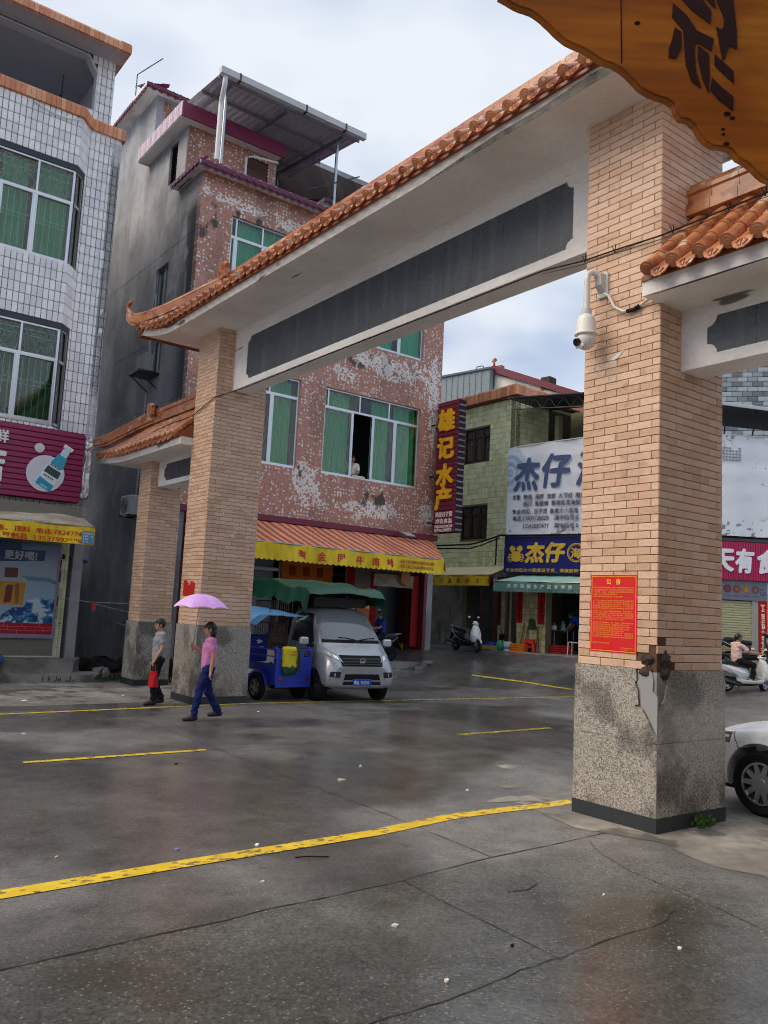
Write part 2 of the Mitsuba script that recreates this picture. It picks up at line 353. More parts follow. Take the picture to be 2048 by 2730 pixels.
[23476,60,1,28,4,12,4,16,20,16,22,18,22,20,14,20,14,37,46,37,46,20,28,20,27,16,56,16,56,12,45,12,39,4,40,3,53,-1,50,-4,33,1,21,-3,6,-5,5,-1,15,0,23,2,24,3,12,6,16,11,16,12,0,4,18,31,41,31,42,34,18,34,0,4,18,28,18,23,42,24,41,27,0,6,20,9,22,8,32,6,35,7,39,11,23,12,1,14,5,35,5,46,27,46,27,48,26,50,28,51,31,51,34,46,56,46,56,35,52,35,51,42,9,42,8,35],
[23567,60,1,8,50,18,43,35,46,36,48,34,56,17,58,10,58,9,54,8,1,9,18,-4,17,0,27,0,28,1,28,50,32,50,32,-1,31,-3,28,-4,1,8,6,9,2,11,4,14,9,24,12,36,17,35,13,22,9,12],
[24072,60,1,25,23,44,23,47,57,47,57,44,42,43,42,36,54,36,54,7,53,6,51,5,46,5,45,8,49,9,50,10,50,31,42,32,41,-4,38,-4,37,32,30,32,29,4,25,4,25,36,37,36,37,43,1,12,6,-2,11,4,14,12,15,26,16,51,19,51,20,50,20,20,18,10,14,1,10,-4,9,-4,1,6,6,15,6,44,9,44,10,43,10,15,9,15],
[24109,60,1,16,2,-3,5,5,7,16,7,44,30,45,30,46,28,50,32,51,36,45,57,44,57,41,12,40,11,18,10,7,6,-4,5,-4,1,36,14,30,14,33,22,34,23,39,27,38,28,34,42,34,43,39,46,39,47,34,56,33,56,30,47,29,46,20,37,19,38,15,53,15,53,1,52,-1,50,-2,43,-2,41,2,49,2,49,11,38,11,37,-5,33,-5,32,11,22,11,21,-2,17,-2,17,15,32,15,32,19,23,20,22,29,0,4,27,24,42,24,42,29,27,29],
[24212,60,1,10,13,-2,13,2,36,3,42,14,49,34,54,33,49,19,42,3,57,2,57,-2,1,15,3,-3,5,6,7,16,7,43,30,43,30,45,28,50,32,51,37,43,56,43,56,39,12,38,11,14,9,3,6,-5,1,6,29,31,30,33,33,33,38,16,37,13,34,13,1,7,22,9,16,30,17,30,20,31,20,30,26,14,26,10],
[24215,60,1,17,2,-3,2,-1,5,5,7,15,8,43,30,44,30,45,28,49,32,50,36,44,56,43,56,39,12,39,12,18,10,7,6,-4,5,-4,1,17,18,-4,18,17,30,18,31,37,35,37,35,31,36,30,55,29,55,26,35,25,35,18,52,17,52,-4,48,-4,47,-2,23,-2,22,-4,0,5,22,3,47,3,47,13,46,13,22,13],
[25159,60,1,15,34,4,35,5,50,11,49,21,35,22,35,25,54,25,54,-2,53,-3,51,-4,44,-4,43,-1,49,-1,49,6,36,1,1,15,3,-3,5,4,8,18,9,45,27,45,27,46,26,49,30,51,34,45,52,45,52,30,13,29,12,14,10,4,6,-5,0,4,13,34,47,34,47,40,14,41,1,5,37,17,38,19,40,19,46,12,43,11,1,15,14,2,13,5,28,11,28,21,15,22,15,25,32,25,31,-3,29,-4,22,-4,21,-1,27,-1,28,0,28,6,15,1,1,5,16,17,17,18,19,19,25,12,22,10],
[25163,60,1,35,3,15,3,19,27,20,27,29,7,29,7,33,27,34,27,43,8,42,7,45,32,48,46,50,48,50,51,47,50,47,46,46,33,43,33,34,54,33,54,30,53,29,33,29,33,20,57,19,57,15,33,15,32,0,30,-3,27,-4,17,-4,15,-1,15,0,26,0,27,1,27,15],
[25209,60,1,19,40,0,40,50,44,50,45,30,47,31,53,36,54,36,56,34,45,24,45,2,46,1,52,1,54,9,57,7,57,3,56,-2,53,-3,44,-3,41,-2,1,13,23,-1,25,5,25,50,29,50,30,31,38,31,38,27,30,27,30,5,32,5,37,7,38,3,25,-3,1,28,3,15,2,19,11,22,11,34,3,35,3,38,11,39,11,51,15,51,16,39,22,38,22,35,16,34,16,23,18,23,22,24,23,21,16,18,15,-1,14,-3,11,-4,5,-4,5,-3,4,-1,10,0,11,0,11,16,10,16],
[25215,60,1,12,45,16,40,36,44,36,46,29,47,28,53,35,56,33,48,22,52,12,58,5,55,2,50,6,1,54,3,3,3,4,6,8,11,17,15,29,14,31,4,31,4,35,18,35,20,34,20,31,27,31,28,37,34,40,39,43,38,44,12,44,12,48,46,48,49,46,45,42,33,34,33,31,40,31,39,27,33,27,33,22,40,22,40,18,33,18,33,12,43,12,43,8,33,8,32,-1,31,-3,27,-4,20,-4,18,0,28,1,28,8,17,9,17,12,28,13,28,18,20,18,20,22,28,22,28,27,21,27,20,30,16,18,11,7,6,1],
[25300,60,1,63,2,17,3,19,11,21,11,34,10,35,3,35,2,39,11,39,12,51,16,51,16,39,30,40,31,50,31,51,35,51,35,40,51,40,49,43,42,47,44,50,54,43,53,40,57,39,57,36,36,35,35,34,35,28,53,27,51,17,46,6,50,3,58,-1,55,-4,49,-2,42,3,34,-3,31,-4,29,-1,36,3,39,6,33,16,28,5,25,0,21,-4,18,-1,24,6,26,12,29,24,30,35,16,35,16,23,22,24,23,21,16,18,16,-1,14,-4,6,-4,5,-1,10,0,11,0,11,16,10,16,4,14,0,7,34,23,38,16,41,11,43,11,47,18,48,24,35,24],
[25509,60,1,40,20,19,31,20,34,26,21,27,21,30,31,31,28,38,30,40,23,41,23,44,36,45,35,50,38,50,42,45,55,44,55,41,48,40,50,38,46,31,57,30,57,27,39,26,37,21,38,20,58,20,58,16,50,15,48,10,45,5,56,-1,53,-5,41,2,31,-3,21,-4,20,-1,28,1,35,4,24,8,28,16,20,16,0,7,31,39,35,33,35,31,40,31,43,33,46,40,32,40,0,6,31,11,32,10,40,7,44,11,45,16,34,16,1,24,2,18,9,21,9,34,3,35,3,38,9,39,10,50,13,51,14,39,20,38,20,35,14,34,14,24,19,24,20,20,14,18,14,0,12,-4,5,-4,4,-1,9,0,9,16,8,16,3,15],
[26009,60,1,14,26,12,46,16,46,51,50,51,50,18,52,17,57,18,58,15,58,14,50,12,50,-5,46,-5,46,11,27,8,1,6,40,36,31,44,33,46,39,42,42,39,42,38,1,6,28,28,29,31,31,31,37,27,40,24,38,21,1,24,4,3,2,8,5,12,11,26,10,26,3,27,3,30,12,31,13,50,16,50,17,31,26,30,26,27,18,26,17,26,25,13,23,10,18,18,17,18,16,-5,13,-5,12,17,11,17,5,3,1,5,19,33,23,47,26,46,22,33,21,33,1,6,7,33,4,46,7,46,10,36,10,34,9,33],
[26085,60,1,8,11,-4,11,46,50,46,50,-3,46,-4,44,0,16,0,15,-4,0,4,15,27,45,26,45,42,15,42,0,4,16,22,15,5,45,5,45,21],
[26356,60,1,28,5,-4,3,-1,15,3,18,4,12,12,13,15,10,15,10,38,28,39,28,43,4,44,4,47,56,47,56,44,33,43,33,39,52,38,52,15,32,15,30,10,27,5,29,4,37,2,58,0,56,-4,37,-3,23,1,8,-4,0,4,32,29,48,29,48,34,33,34,0,4,33,25,33,19,48,19,48,25,0,4,14,29,28,29,28,34,14,34,0,4,14,25,14,19,28,19,28,25,0,5,16,14,22,7,25,10,27,14,16,15],
[26377,60,1,31,3,18,12,27,18,38,18,39,4,39,4,43,21,43,24,51,28,50,26,44,26,43,56,43,56,39,24,39,21,33,21,32,49,31,49,0,49,-2,46,-4,37,-5,35,-1,44,0,45,1,45,7,21,7,20,-4,16,-5,15,23,14,23,6,15,0,4,20,12,44,11,45,17,21,17,0,4,21,28,21,22,45,22,44,27],
[26381,60,1,23,29,-5,29,48,54,48,54,34,51,32,43,32,42,35,42,36,50,37,50,43,50,44,34,44,34,29,56,27,53,16,49,7,58,-2,55,-5,45,3,37,-4,36,-4,34,-2,33,-5,0,6,39,23,43,14,46,11,49,16,51,24,40,24,0,6,34,0,34,-1,37,1,43,7,34,24,34,23,1,13,2,-3,6,13,7,48,24,48,24,-1,21,-4,14,-4,13,-1,19,0,19,15,11,15,7,-2,6,-4,0,4,11,44,11,35,19,35,19,44,0,4,11,30,11,20,19,20,19,30],
[26426,60,1,23,21,-2,26,5,29,15,30,24,30,47,50,47,50,1,51,0,53,0,55,1,55,9,56,11,57,10,59,9,58,-2,56,-4,48,-4,46,-2,45,42,35,43,34,18,31,7,25,-4,1,26,2,9,2,11,8,22,12,32,11,33,3,34,3,38,13,38,13,51,17,51,18,38,26,38,26,37,26,34,18,33,18,28,26,18,24,15,19,20,18,21,17,-5,13,-4,13,21,12,21,8,12,4,7],
[26465,60,1,24,4,21,3,24,14,27,25,31,25,32,18,38,8,32,5,35,15,42,23,51,27,50,26,47,26,46,45,45,47,44,45,41,35,31,45,27,58,25,55,21,43,23,30,28,22,25,7,21,0,5,21,41,25,37,30,34,39,41,22,42,1,6,38,8,40,11,41,11,51,1,52,0,49,-2,1,15,9,14,9,17,27,18,28,24,32,24,32,18,51,17,51,14,33,13,32,-2,29,-4,23,-4,22,-1,27,0,27,13,1,8,6,0,6,1,14,7,18,11,21,9,15,2,10,-2,9,-2],
[26480,60,1,25,3,17,13,24,19,30,23,36,22,37,5,37,5,41,27,42,28,51,32,51,33,42,55,41,55,37,37,36,45,26,57,18,54,14,45,21,33,34,32,13,28,13,27,34,21,26,9,16,6,14,1,6,45,8,48,10,49,9,55,1,57,-3,53,-4,1,4,37,-3,33,8,37,9,41,-2,1,5,24,-4,21,8,24,8,27,1,27,-3,1,6,4,-3,11,9,15,9,14,6,9,-4,7,-5],
[26723,60,1,7,46,32,46,33,51,46,51,47,55,46,54,43,49,31,1,18,22,0,22,4,50,4,50,12,24,12,24,16,50,16,50,24,24,24,24,28,37,29,37,50,41,50,42,29,55,28,55,-4,51,-4,50,-1,1,6,24,44,25,46,28,46,33,34,32,33,29,32,1,24,2,10,6,18,10,32,10,33,3,34,3,38,11,38,12,51,15,51,16,38,23,38,24,37,23,34,16,33,16,31,24,20,21,17,17,23,16,23,16,-5,12,-5,11,20,10,20,4,7],
[27700,60,1,19,21,-5,19,0,27,1,28,50,32,51,33,37,37,28,38,28,49,39,53,37,40,23,48,13,58,6,55,2,49,6,42,13,33,25,32,-2,29,-4,1,12,6,1,3,5,8,10,13,16,17,25,19,30,4,31,4,35,24,35,24,34,22,24,15,10],
[28023,60,1,22,24,33,53,34,53,22,58,21,58,18,53,17,52,9,56,8,56,4,52,4,49,-3,47,-4,38,-4,37,0,45,0,46,1,47,4,21,4,22,17,17,18,17,21,23,22,0,6,37,29,42,24,42,22,49,22,49,30,38,30,0,6,35,17,41,11,41,8,48,8,48,17,36,17,0,6,28,22,38,22,39,22,34,28,34,30,29,30,0,6,27,17,27,8,38,9,32,15,33,17,32,17,1,12,17,32,22,41,27,51,30,50,29,45,30,44,56,44,56,40,27,40,24,35,24,34,21,30,1,6,6,46,7,49,9,50,17,45,18,43,16,41,1,6,5,-2,12,17,13,18,16,15,10,0,8,-3,1,5,3,30,5,32,13,28,15,26,12,23],
[28120,60,1,46,17,29,14,31,22,43,26,51,29,50,27,43,27,42,55,41,55,11,53,-2,49,-4,39,-4,38,-1,47,0,49,1,50,10,51,37,28,37,31,35,30,31,45,31,45,28,35,27,35,22,47,21,48,18,36,18,35,17,35,8,41,8,42,15,45,15,45,4,22,4,22,15,25,15,25,8,31,8,31,18,18,18,18,21,23,22,20,25,25,32,27,37,24,37,0,4,23,22,31,22,31,27,27,27,1,6,6,46,8,49,9,49,16,46,17,44,15,41,1,6,8,-3,4,0,13,18,16,16,16,15,11,4,1,6,3,30,3,31,5,33,13,30,14,28,11,25],
[28286,60,1,18,19,42,19,45,35,46,34,50,37,51,38,51,41,46,57,46,57,45,57,42,45,41,44,27,41,27,40,41,34,41,33,27,30,27,29,41,1,5,47,37,50,39,55,34,57,30,54,29,1,19,20,6,23,17,48,17,48,21,20,22,20,25,53,25,53,14,27,13,26,10,26,9,55,9,53,-1,50,-4,39,-4,38,-1,48,0,50,4,50,5,1,6,17,30,17,31,24,39,27,38,24,33,20,28,1,6,5,47,6,48,8,50,14,42,15,40,12,38,1,6,4,-1,4,1,11,18,14,16,13,11,8,-3,1,6,3,30,3,32,6,33,10,28,12,24,9,22],
[29275,60,1,26,3,16,3,21,28,21,28,35,14,35,8,26,4,28,10,39,14,49,18,48,16,41,17,40,28,40,29,51,33,51,33,40,53,40,53,36,33,35,33,21,57,21,57,17,33,16,33,-5,29,-5,28,16],
[29983,60,1,30,4,-3,4,1,27,2,27,17,10,17,10,21,27,22,27,34,14,34,7,25,4,27,11,41,14,50,19,49,16,41,16,39,27,39,28,50,32,51,33,39,54,39,54,35,33,34,33,22,52,21,52,17,33,17,33,2,57,1,57,-3],
[30005,60,1,25,8,8,8,42,27,42,27,50,32,50,32,42,52,42,52,12,32,11,32,3,35,1,50,1,52,3,53,10,54,10,58,9,57,2,54,-3,51,-4,33,-4,30,-3,27,2,26,11,13,11,12,8,0,4,32,17,47,16,47,25,32,25,0,4,32,30,47,29,47,37,32,37,0,4,12,17,27,16,27,25,13,25,0,4,12,30,27,29,27,37,13,37],
[30701,60,1,8,24,-3,24,1,43,1,48,16,53,15,48,1,57,1,57,-3,1,4,27,44,27,48,57,48,57,44,1,4,29,18,29,37,54,37,54,19,0,4,33,23,50,23,50,33,33,33,1,6,34,3,31,15,32,15,34,15,37,8,38,3,1,30,3,22,3,26,13,27,13,38,10,38,6,29,3,32,6,40,8,50,12,50,11,43,24,42,24,39,17,38,17,27,25,26,25,23,18,22,17,21,17,17,25,6,23,3,15,12,8,-1,5,-4,3,-1,3,0,7,5,10,10,12,22],
[31561,60,1,64,2,37,7,44,11,51,15,50,14,46,29,46,30,43,35,51,39,50,38,46,56,46,56,42,45,42,47,37,46,36,43,35,38,42,35,42,32,37,33,33,51,33,51,29,32,29,32,24,57,23,57,20,45,19,45,14,56,14,56,11,45,10,44,-2,41,-4,36,-5,32,-5,30,-1,40,0,40,10,19,10,19,9,27,1,23,-1,14,7,15,10,5,10,5,14,39,14,40,19,3,20,3,23,27,24,27,29,9,29,9,33,27,33,27,36,26,38,29,42,19,42,20,37,17,35,13,42,11,41,6,35],
[31867,60,1,26,5,-5,3,-1,11,1,19,5,24,10,24,11,4,11,4,15,26,15,28,21,32,22,32,15,56,15,56,11,35,10,38,7,43,4,51,1,57,-1,55,-5,46,-3,40,0,36,3,30,9,24,2,18,-1,1,38,6,20,4,24,17,29,23,34,23,35,5,35,5,39,16,39,16,41,11,48,14,49,17,47,21,42,19,40,19,39,27,39,28,50,32,51,32,39,41,39,39,42,44,49,46,50,49,48,43,39,56,39,56,35,37,34,55,24,55,23,53,20,33,31,32,31,32,23,28,23,27,32,17,25,9,21],
[31908,60,1,18,4,15,4,18,56,18,56,15,20,15,19,14,19,10,50,10,47,-1,44,-4,40,-4,33,-4,31,0,42,0,43,1,44,6,12,7,14,15,1,10,9,22,9,46,22,47,26,51,28,51,30,50,28,47,29,47,51,46,51,22,0,17,32,33,32,25,46,25,46,43,41,43,42,41,38,37,39,37,44,36,44,34,36,33,44,29,43,27,42,27,34,31,33,31,34,33,0,5,34,37,38,41,38,43,32,43,32,37,0,10,13,26,17,25,15,29,24,33,15,34,15,36,22,37,18,41,18,43,13,43,0,4,18,26,28,25,28,31,27,31,0,6,21,42,25,39,26,37,28,37,28,43,21,43],
[32905,60,1,33,6,-5,6,42,27,42,28,43,29,50,33,50,33,42,54,42,54,1,53,-3,49,-5,41,-5,40,-2,40,-1,49,0,50,1,50,37,32,37,31,37,32,34,46,25,44,21,29,31,23,24,15,20,13,24,17,26,22,29,25,33,26,37,11,38,10,-4,10,-5,1,13,15,3,13,6,20,10,24,14,27,19,28,24,33,24,32,18,46,6,43,3,29,13,23,7,17,3],
[33030,60,1,29,2,-3,4,5,5,18,6,48,21,48,22,32,28,40,33,51,37,50,36,46,48,46,50,44,47,36,57,35,57,32,31,31,30,11,28,2,25,-4,21,-2,18,-4,12,-4,12,-3,11,0,17,0,16,16,9,15,6,-2,5,-4,0,5,31,37,31,36,41,36,44,42,34,42,0,7,22,2,23,2,25,10,26,18,26,28,23,26,22,27,0,4,10,35,17,35,17,44,10,44,0,4,10,30,10,20,17,20,17,30,1,22,35,-1,35,26,54,26,54,13,51,10,45,10,44,13,50,14,50,22,39,22,39,2,41,1,52,1,53,1,54,7,54,8,57,6,57,3,56,-2,53,-3,39,-3,37,-3],
[33410,60,1,20,4,40,4,44,17,44,18,50,22,50,23,44,38,44,38,50,42,50,43,44,57,44,56,40,43,39,42,33,38,33,37,39,22,39,22,33,18,32,17,39,1,16,6,25,6,29,51,29,51,7,49,5,46,4,37,4,36,7,36,8,45,8,46,9,46,25,27,25,26,-4,22,-4,21,25],
[33829,60,1,20,4,42,4,45,17,46,17,51,21,51,22,46,38,46,39,51,42,51,43,46,56,45,56,42,43,41,43,38,39,38,38,41,22,41,21,38,17,38,17,41,1,8,6,24,6,35,55,35,55,24,51,24,50,32,10,32,9,24,1,8,10,-5,10,12,51,12,51,-5,47,-5,46,-3,15,-2,14,-5,0,4,15,8,15,2,46,2,46,8,1,4,15,16,15,28,46,28,46,16,0,4,18,20,41,20,42,24,19,24],
[34430,60,1,13,25,42,25,46,57,46,57,42,42,42,42,33,56,21,53,18,46,24,42,26,41,-5,37,-4,37,42,1,24,3,-1,2,3,3,3,13,5,13,17,9,17,8,15,5,15,5,39,13,40,13,50,17,50,18,40,26,39,25,18,18,17,18,6,22,6,20,13,24,14,28,-1,25,-2,23,2,6,-1,0,4,18,36,17,22,22,22,22,35,0,4,8,22,13,22,13,35,9,35],
[34444,60,1,53,3,0,3,4,13,6,13,17,9,17,8,15,5,15,4,40,13,40,13,50,17,50,17,40,26,40,26,18,17,17,18,6,23,7,21,12,22,14,24,14,26,12,27,15,40,15,40,24,30,24,30,28,40,28,40,36,28,37,28,41,40,41,40,51,44,51,45,41,57,41,57,37,45,36,45,28,56,28,55,24,45,24,45,15,57,15,58,11,45,10,44,-5,40,-5,39,10,27,10,30,-1,26,-2,24,2,6,0,0,4,18,36,17,22,22,22,22,36,0,4,8,22,13,22,13,36,8,36],
[35760,60,1,24,25,42,25,46,53,46,53,20,49,20,48,22,31,22,31,2,33,1,50,1,52,3,53,9,54,10,57,9,58,4,56,0,54,-3,50,-4,33,-4,27,-1,26,4,26,26,49,27,49,41,1,11,3,28,3,32,17,32,17,7,18,7,23,10,24,6,12,-3,10,0,12,6,12,27,1,4,17,37,8,47,11,49,20,40],
[35805,60,1,28,22,28,22,32,37,33,37,42,35,43,23,42,22,45,42,48,51,50,52,50,54,47,42,43,42,33,57,32,57,28,42,28,42,19,43,18,54,17,54,-4,50,-4,49,-3,30,-2,29,-5,25,-5,25,17,37,18,37,27,0,4,30,2,49,2,49,13,30,13,1,11,3,28,3,32,15,32,16,8,17,8,21,11,23,8,11,-3,8,0,11,6,11,27,1,6,6,46,8,48,9,49,17,42,17,40,15,38],
[35910,60,1,16,4,-2,4,1,19,2,15,15,18,16,20,13,23,5,23,4,20,3,20,2,34,2,41,16,45,14,40,2,56,1,56,-2,1,4,5,44,5,47,55,47,55,44,1,4,10,18,10,37,49,37,49,18,0,4,16,32,15,22,44,22,44,32],
[35937,60,1,60,4,35,4,36,11,41,20,51,25,50,24,47,36,47,39,45,39,44,36,40,36,39,51,38,51,25,48,24,51,21,44,17,44,16,47,10,57,2,54,-1,51,0,45,6,39,14,37,13,38,8,37,2,35,-1,32,-3,23,-4,22,-1,22,0,29,0,32,2,33,5,33,8,32,10,22,4,8,-1,5,1,6,2,19,7,28,12,31,14,29,16,28,16,17,11,8,8,6,11,19,15,26,20,23,22,22,22,15,19,6,16,4,19,14,22,18,24,10,25,9,34,6,33,0,5,48,24,47,25,27,24,35,16,42,20,0,5,31,30,31,29,46,29,46,35,34,35,0,5,16,40,16,39,29,39,32,42,20,43,0,5,15,35,15,29,24,29,29,34,28,35],
[36125,60,1,6,32,6,34,9,35,9,50,2,55,-1,52,-4,1,8,11,12,11,47,49,47,49,12,45,12,45,43,16,44,15,12,1,14,4,-2,4,-1,9,1,18,6,24,12,27,21,28,39,32,39,32,22,30,14,28,9,21,3,10,-3,6,-4],
[36135,60,1,23,24,37,23,40,31,42,32,50,36,50,37,43,46,46,52,49,55,46,55,45,37,39,36,34,37,33,51,33,52,35,53,39,56,37,56,34,55,31,52,29,35,29,32,32,31,37,1,7,32,4,34,7,36,7,51,1,56,-1,54,-5,44,0,1,8,12,6,12,25,49,25,49,7,45,7,44,21,17,21,16,6,1,11,4,-2,6,-1,17,2,24,6,27,11,28,18,32,18,31,8,27,3,19,-1,7,-5,1,9,3,37,13,45,20,51,23,50,18,43,18,28,14,28,13,39,6,35],
[36865,60,1,18,5,-4,2,0,6,4,10,8,10,26,3,26,3,30,15,30,15,7,19,4,29,1,58,1,57,-3,49,-4,25,-3,19,-1,13,3,11,3,1,34,19,22,19,26,35,27,35,35,21,36,21,39,29,40,25,49,28,50,29,49,33,42,32,40,33,40,41,40,47,50,51,49,47,40,55,39,55,36,40,35,40,27,57,26,57,23,40,22,54,7,52,4,38,17,30,8,24,4,22,4,20,7,26,11,30,14,34,22,1,5,13,37,5,48,8,50,15,42,17,39],
[37329,60,1,44,2,31,3,32,9,35,19,40,26,46,30,51,33,50,33,47,38,42,48,36,58,31,55,28,46,31,45,29,32,28,32,21,33,20,53,20,54,16,32,16,32,2,33,1,40,1,40,2,38,3,38,4,44,14,45,14,47,13,48,12,42,1,56,1,56,-3,4,-3,4,1,27,1,27,16,7,16,6,20,27,20,27,28,15,29,14,32,5,28,0,4,18,34,18,32,43,33,30,44,1,5,17,2,12,13,16,14,21,5,21,4],
[38596,60,1,30,25,29,35,50,39,49,36,40,45,40,42,48,42,49,45,50,49,42,48,40,56,39,56,36,48,35,48,27,56,27,56,23,48,23,48,15,56,15,56,11,48,11,48,3,57,2,57,-1,36,-2,35,-4,32,-4,31,30,30,30,27,26,0,4,36,3,44,3,44,11,36,11,0,4,36,16,44,15,44,23,36,23,0,4,36,28,44,27,44,35,36,35,1,13,8,2,13,13,18,29,22,28,20,22,14,4,23,6,21,16,24,17,29,-1,26,-2,24,2,9,-1,1,16,2,9,6,18,10,35,10,36,4,36,4,40,11,41,13,51,17,50,16,41,28,40,28,36,15,36,12,22,6,9,5,7],
[38646,60,1,13,5,13,3,16,21,22,31,28,33,26,34,24,35,23,58,17,55,13,39,18,29,22,16,16,6,13,1,22,5,31,5,41,27,42,27,45,8,45,8,48,52,48,52,45,33,45,32,42,55,41,55,31,52,31,51,37,50,38,32,38,32,29,28,29,27,38,10,38,9,37,8,31,1,21,10,10,10,13,29,13,29,15,26,18,29,20,33,16,34,13,48,13,50,11,46,7,37,2,37,1,43,-2,41,-5,18,4,20,6,31,3,39,7,41,8,41,9,1,4,35,26,35,29,50,29,50,26,1,4,35,32,35,35,48,35,48,32,1,4,10,26,10,29,24,29,24,26,1,4,12,32,12,35,24,35,24,32],
[39030,60,1,29,3,42,3,46,25,46,26,48,57,48,57,44,44,44,42,39,43,38,55,38,55,10,51,10,51,33,34,34,33,10,29,10,29,38,37,38,38,43,25,44,25,42,17,41,17,1,14,-2,5,-2,4,2,11,2,12,3,12,41,1,6,42,6,45,8,46,8,54,2,57,-2,55,-5,1,11,24,-2,33,3,37,8,39,14,40,30,44,30,44,13,42,6,36,0,28,-4,27,-4],
[39135,60,1,33,3,32,3,33,9,35,18,40,30,51,33,50,34,47,42,41,48,37,58,34,58,33,55,30,47,32,47,15,49,15,52,12,43,5,50,0,52,-2,49,-4,27,9,29,12,29,13,18,13,18,2,32,4,32,0,13,-4,11,-1,13,2,13,31,11,31,5,29,0,4,30,12,38,8,45,12,44,13,0,4,18,22,18,17,42,18,42,22,0,4,18,30,18,26,42,26,42,30,0,10,20,36,20,35,28,35,28,36,26,39,30,40,33,35,42,35,30,44,26,40],
[40060,60,1,4,4,-2,4,2,56,2,56,-2,1,16,6,29,4,33,14,42,21,51,25,50,24,47,24,46,40,46,42,44,42,43,37,35,51,35,51,8,10,8,10,31,9,31,0,4,32,13,46,12,46,20,33,20,0,4,32,24,46,24,46,31,33,31,0,5,15,36,15,35,31,35,35,42,20,42,0,5,14,13,28,12,28,19,27,20,15,20,0,4,14,24,28,24,28,31,15,31],
[40077,60,1,45,3,32,12,51,15,50,15,46,23,45,25,44,21,37,21,35,27,35,28,36,35,50,39,50,38,44,55,44,55,17,54,12,51,10,44,10,43,13,49,14,50,15,51,40,35,40,32,34,46,33,46,15,35,15,35,1,37,0,52,0,53,2,54,7,57,5,56,-1,54,-3,52,-4,36,-4,32,-2,31,31,29,31,27,32,26,31,26,9,6,9,5,30,0,4,35,19,43,19,43,30,35,30,0,4,17,25,22,24,22,31,17,31,0,4,17,13,22,13,22,20,17,20,0,6,10,36,10,35,16,35,19,40,19,42,13,42,0,4,9,13,14,13,14,20,9,20,0,4,9,25,14,24,14,31,9,31,1,6,4,-2,3,2,27,4,27,1,26,1,5,-2],
[40092,60,1,28,29,9,29,13,42,14,41,22,31,22,31,26,41,26,41,35,30,35,30,39,45,39,50,50,54,49,50,40,56,39,56,35,46,35,46,27,55,26,55,22,46,22,46,14,57,13,57,9,46,9,45,-5,42,-5,41,9,1,6,37,40,36,41,32,48,35,49,37,47,39,42,1,6,4,-2,4,2,28,4,28,1,27,1,6,-2,1,11,3,32,12,51,15,50,15,46,24,46,26,44,22,36,27,35,27,9,6,9,5,30,0,4,19,20,18,13,23,13,23,20,0,4,19,32,18,24,23,24,23,31,0,5,10,36,10,35,17,35,20,42,13,42,0,4,9,13,14,13,14,20,9,20,0,4,9,25,14,24,14,31,9,31],
[40105,60,1,23,24,-2,30,4,34,15,34,18,27,19,27,22,57,22,57,19,49,18,49,0,53,0,54,7,57,6,58,6,57,0,55,-3,47,-4,45,-2,44,18,38,18,37,8,33,0,26,-5,1,19,27,33,27,43,40,43,40,45,38,49,40,51,41,51,42,50,45,43,57,43,57,33,53,33,53,29,31,29,31,33,52,33,52,39,32,39,31,33,1,7,3,-1,3,2,22,5,24,5,25,3,24,2,4,-2,1,14,3,32,3,34,8,42,12,51,15,50,15,46,22,45,23,44,24,44,20,36,24,35,24,9,5,9,5,30,0,4,16,13,20,13,20,20,16,20,0,4,16,25,20,24,20,31,16,31,0,4,9,36,15,35,18,42,12,42,0,4,8,25,13,24,13,31,9,31,0,4,9,13,13,13,13,20,9,20],
[40857,60,1,41,5,-3,3,0,12,8,15,13,18,22,20,30,19,32,3,32,3,36,21,37,22,51,26,50,26,37,56,36,56,32,36,31,36,14,43,21,49,28,52,27,45,16,36,7,37,2,39,1,51,1,53,3,54,8,58,6,56,0,54,-2,36,-3,32,0,31,3,22,-2,19,1,31,9,31,32,25,32,21,15,15,4,6,-3,1,5,36,46,36,48,39,49,49,41,47,38],
[48,33,1,16,3,16,4,31,8,41,11,44,14,45,19,45,23,43,28,37,30,26,30,14,26,4,23,1,19,-1,14,-1,10,1,5,8,0,13,8,16,11,8,13,5,18,4,21,6,24,14,25,27,23,35,22,38,19,40,14,40,10,35,9,29],
[49,33,1,11,5,0,5,4,15,5,15,37,7,38,7,40,16,44,20,44,21,5,29,4,29,0],
[50,33,1,23,3,0,3,3,14,15,20,22,22,28,23,32,21,37,18,40,11,40,6,36,3,39,7,43,11,44,18,45,21,44,25,41,27,37,28,28,26,24,22,16,12,5,30,5,30,0],
[51,33,1,36,2,4,2,6,4,8,8,6,14,4,20,5,23,8,24,12,23,17,18,20,11,21,11,25,18,26,21,29,23,33,22,37,19,40,14,40,6,37,4,40,7,42,13,45,18,45,24,43,28,38,28,32,26,27,22,23,26,20,29,16,30,10,29,6,24,1,19,-1,10,0,6,2],
[52,33,1,12,1,12,1,16,19,43,20,44,25,44,26,17,32,16,31,12,26,12,25,0,21,0,20,12,0,5,8,18,8,17,20,17,20,35,19,35],
[53,33,1,28,2,4,4,8,11,4,18,4,23,8,24,12,24,18,21,22,17,24,14,24,8,22,5,23,7,44,28,44,28,40,12,39,10,31,11,27,14,28,20,28,24,26,28,23,30,18,30,11,27,5,23,1,18,-1,10,0],
[54,33,1,29,4,15,4,27,5,34,8,39,12,43,17,45,22,45,28,43,29,40,27,37,21,40,16,40,13,38,10,33,8,24,10,24,13,26,17,27,21,27,26,25,28,23,30,18,30,10,28,4,23,0,20,-1,14,0,10,2,7,6,0,13,9,17,10,10,14,5,16,4,19,4,23,6,25,11,25,15,24,20,22,22,18,23,15,23,12,21],
[55,33,1,11,3,40,3,44,30,44,30,41,26,34,21,23,17,0,12,0,13,10,17,26,24,39],
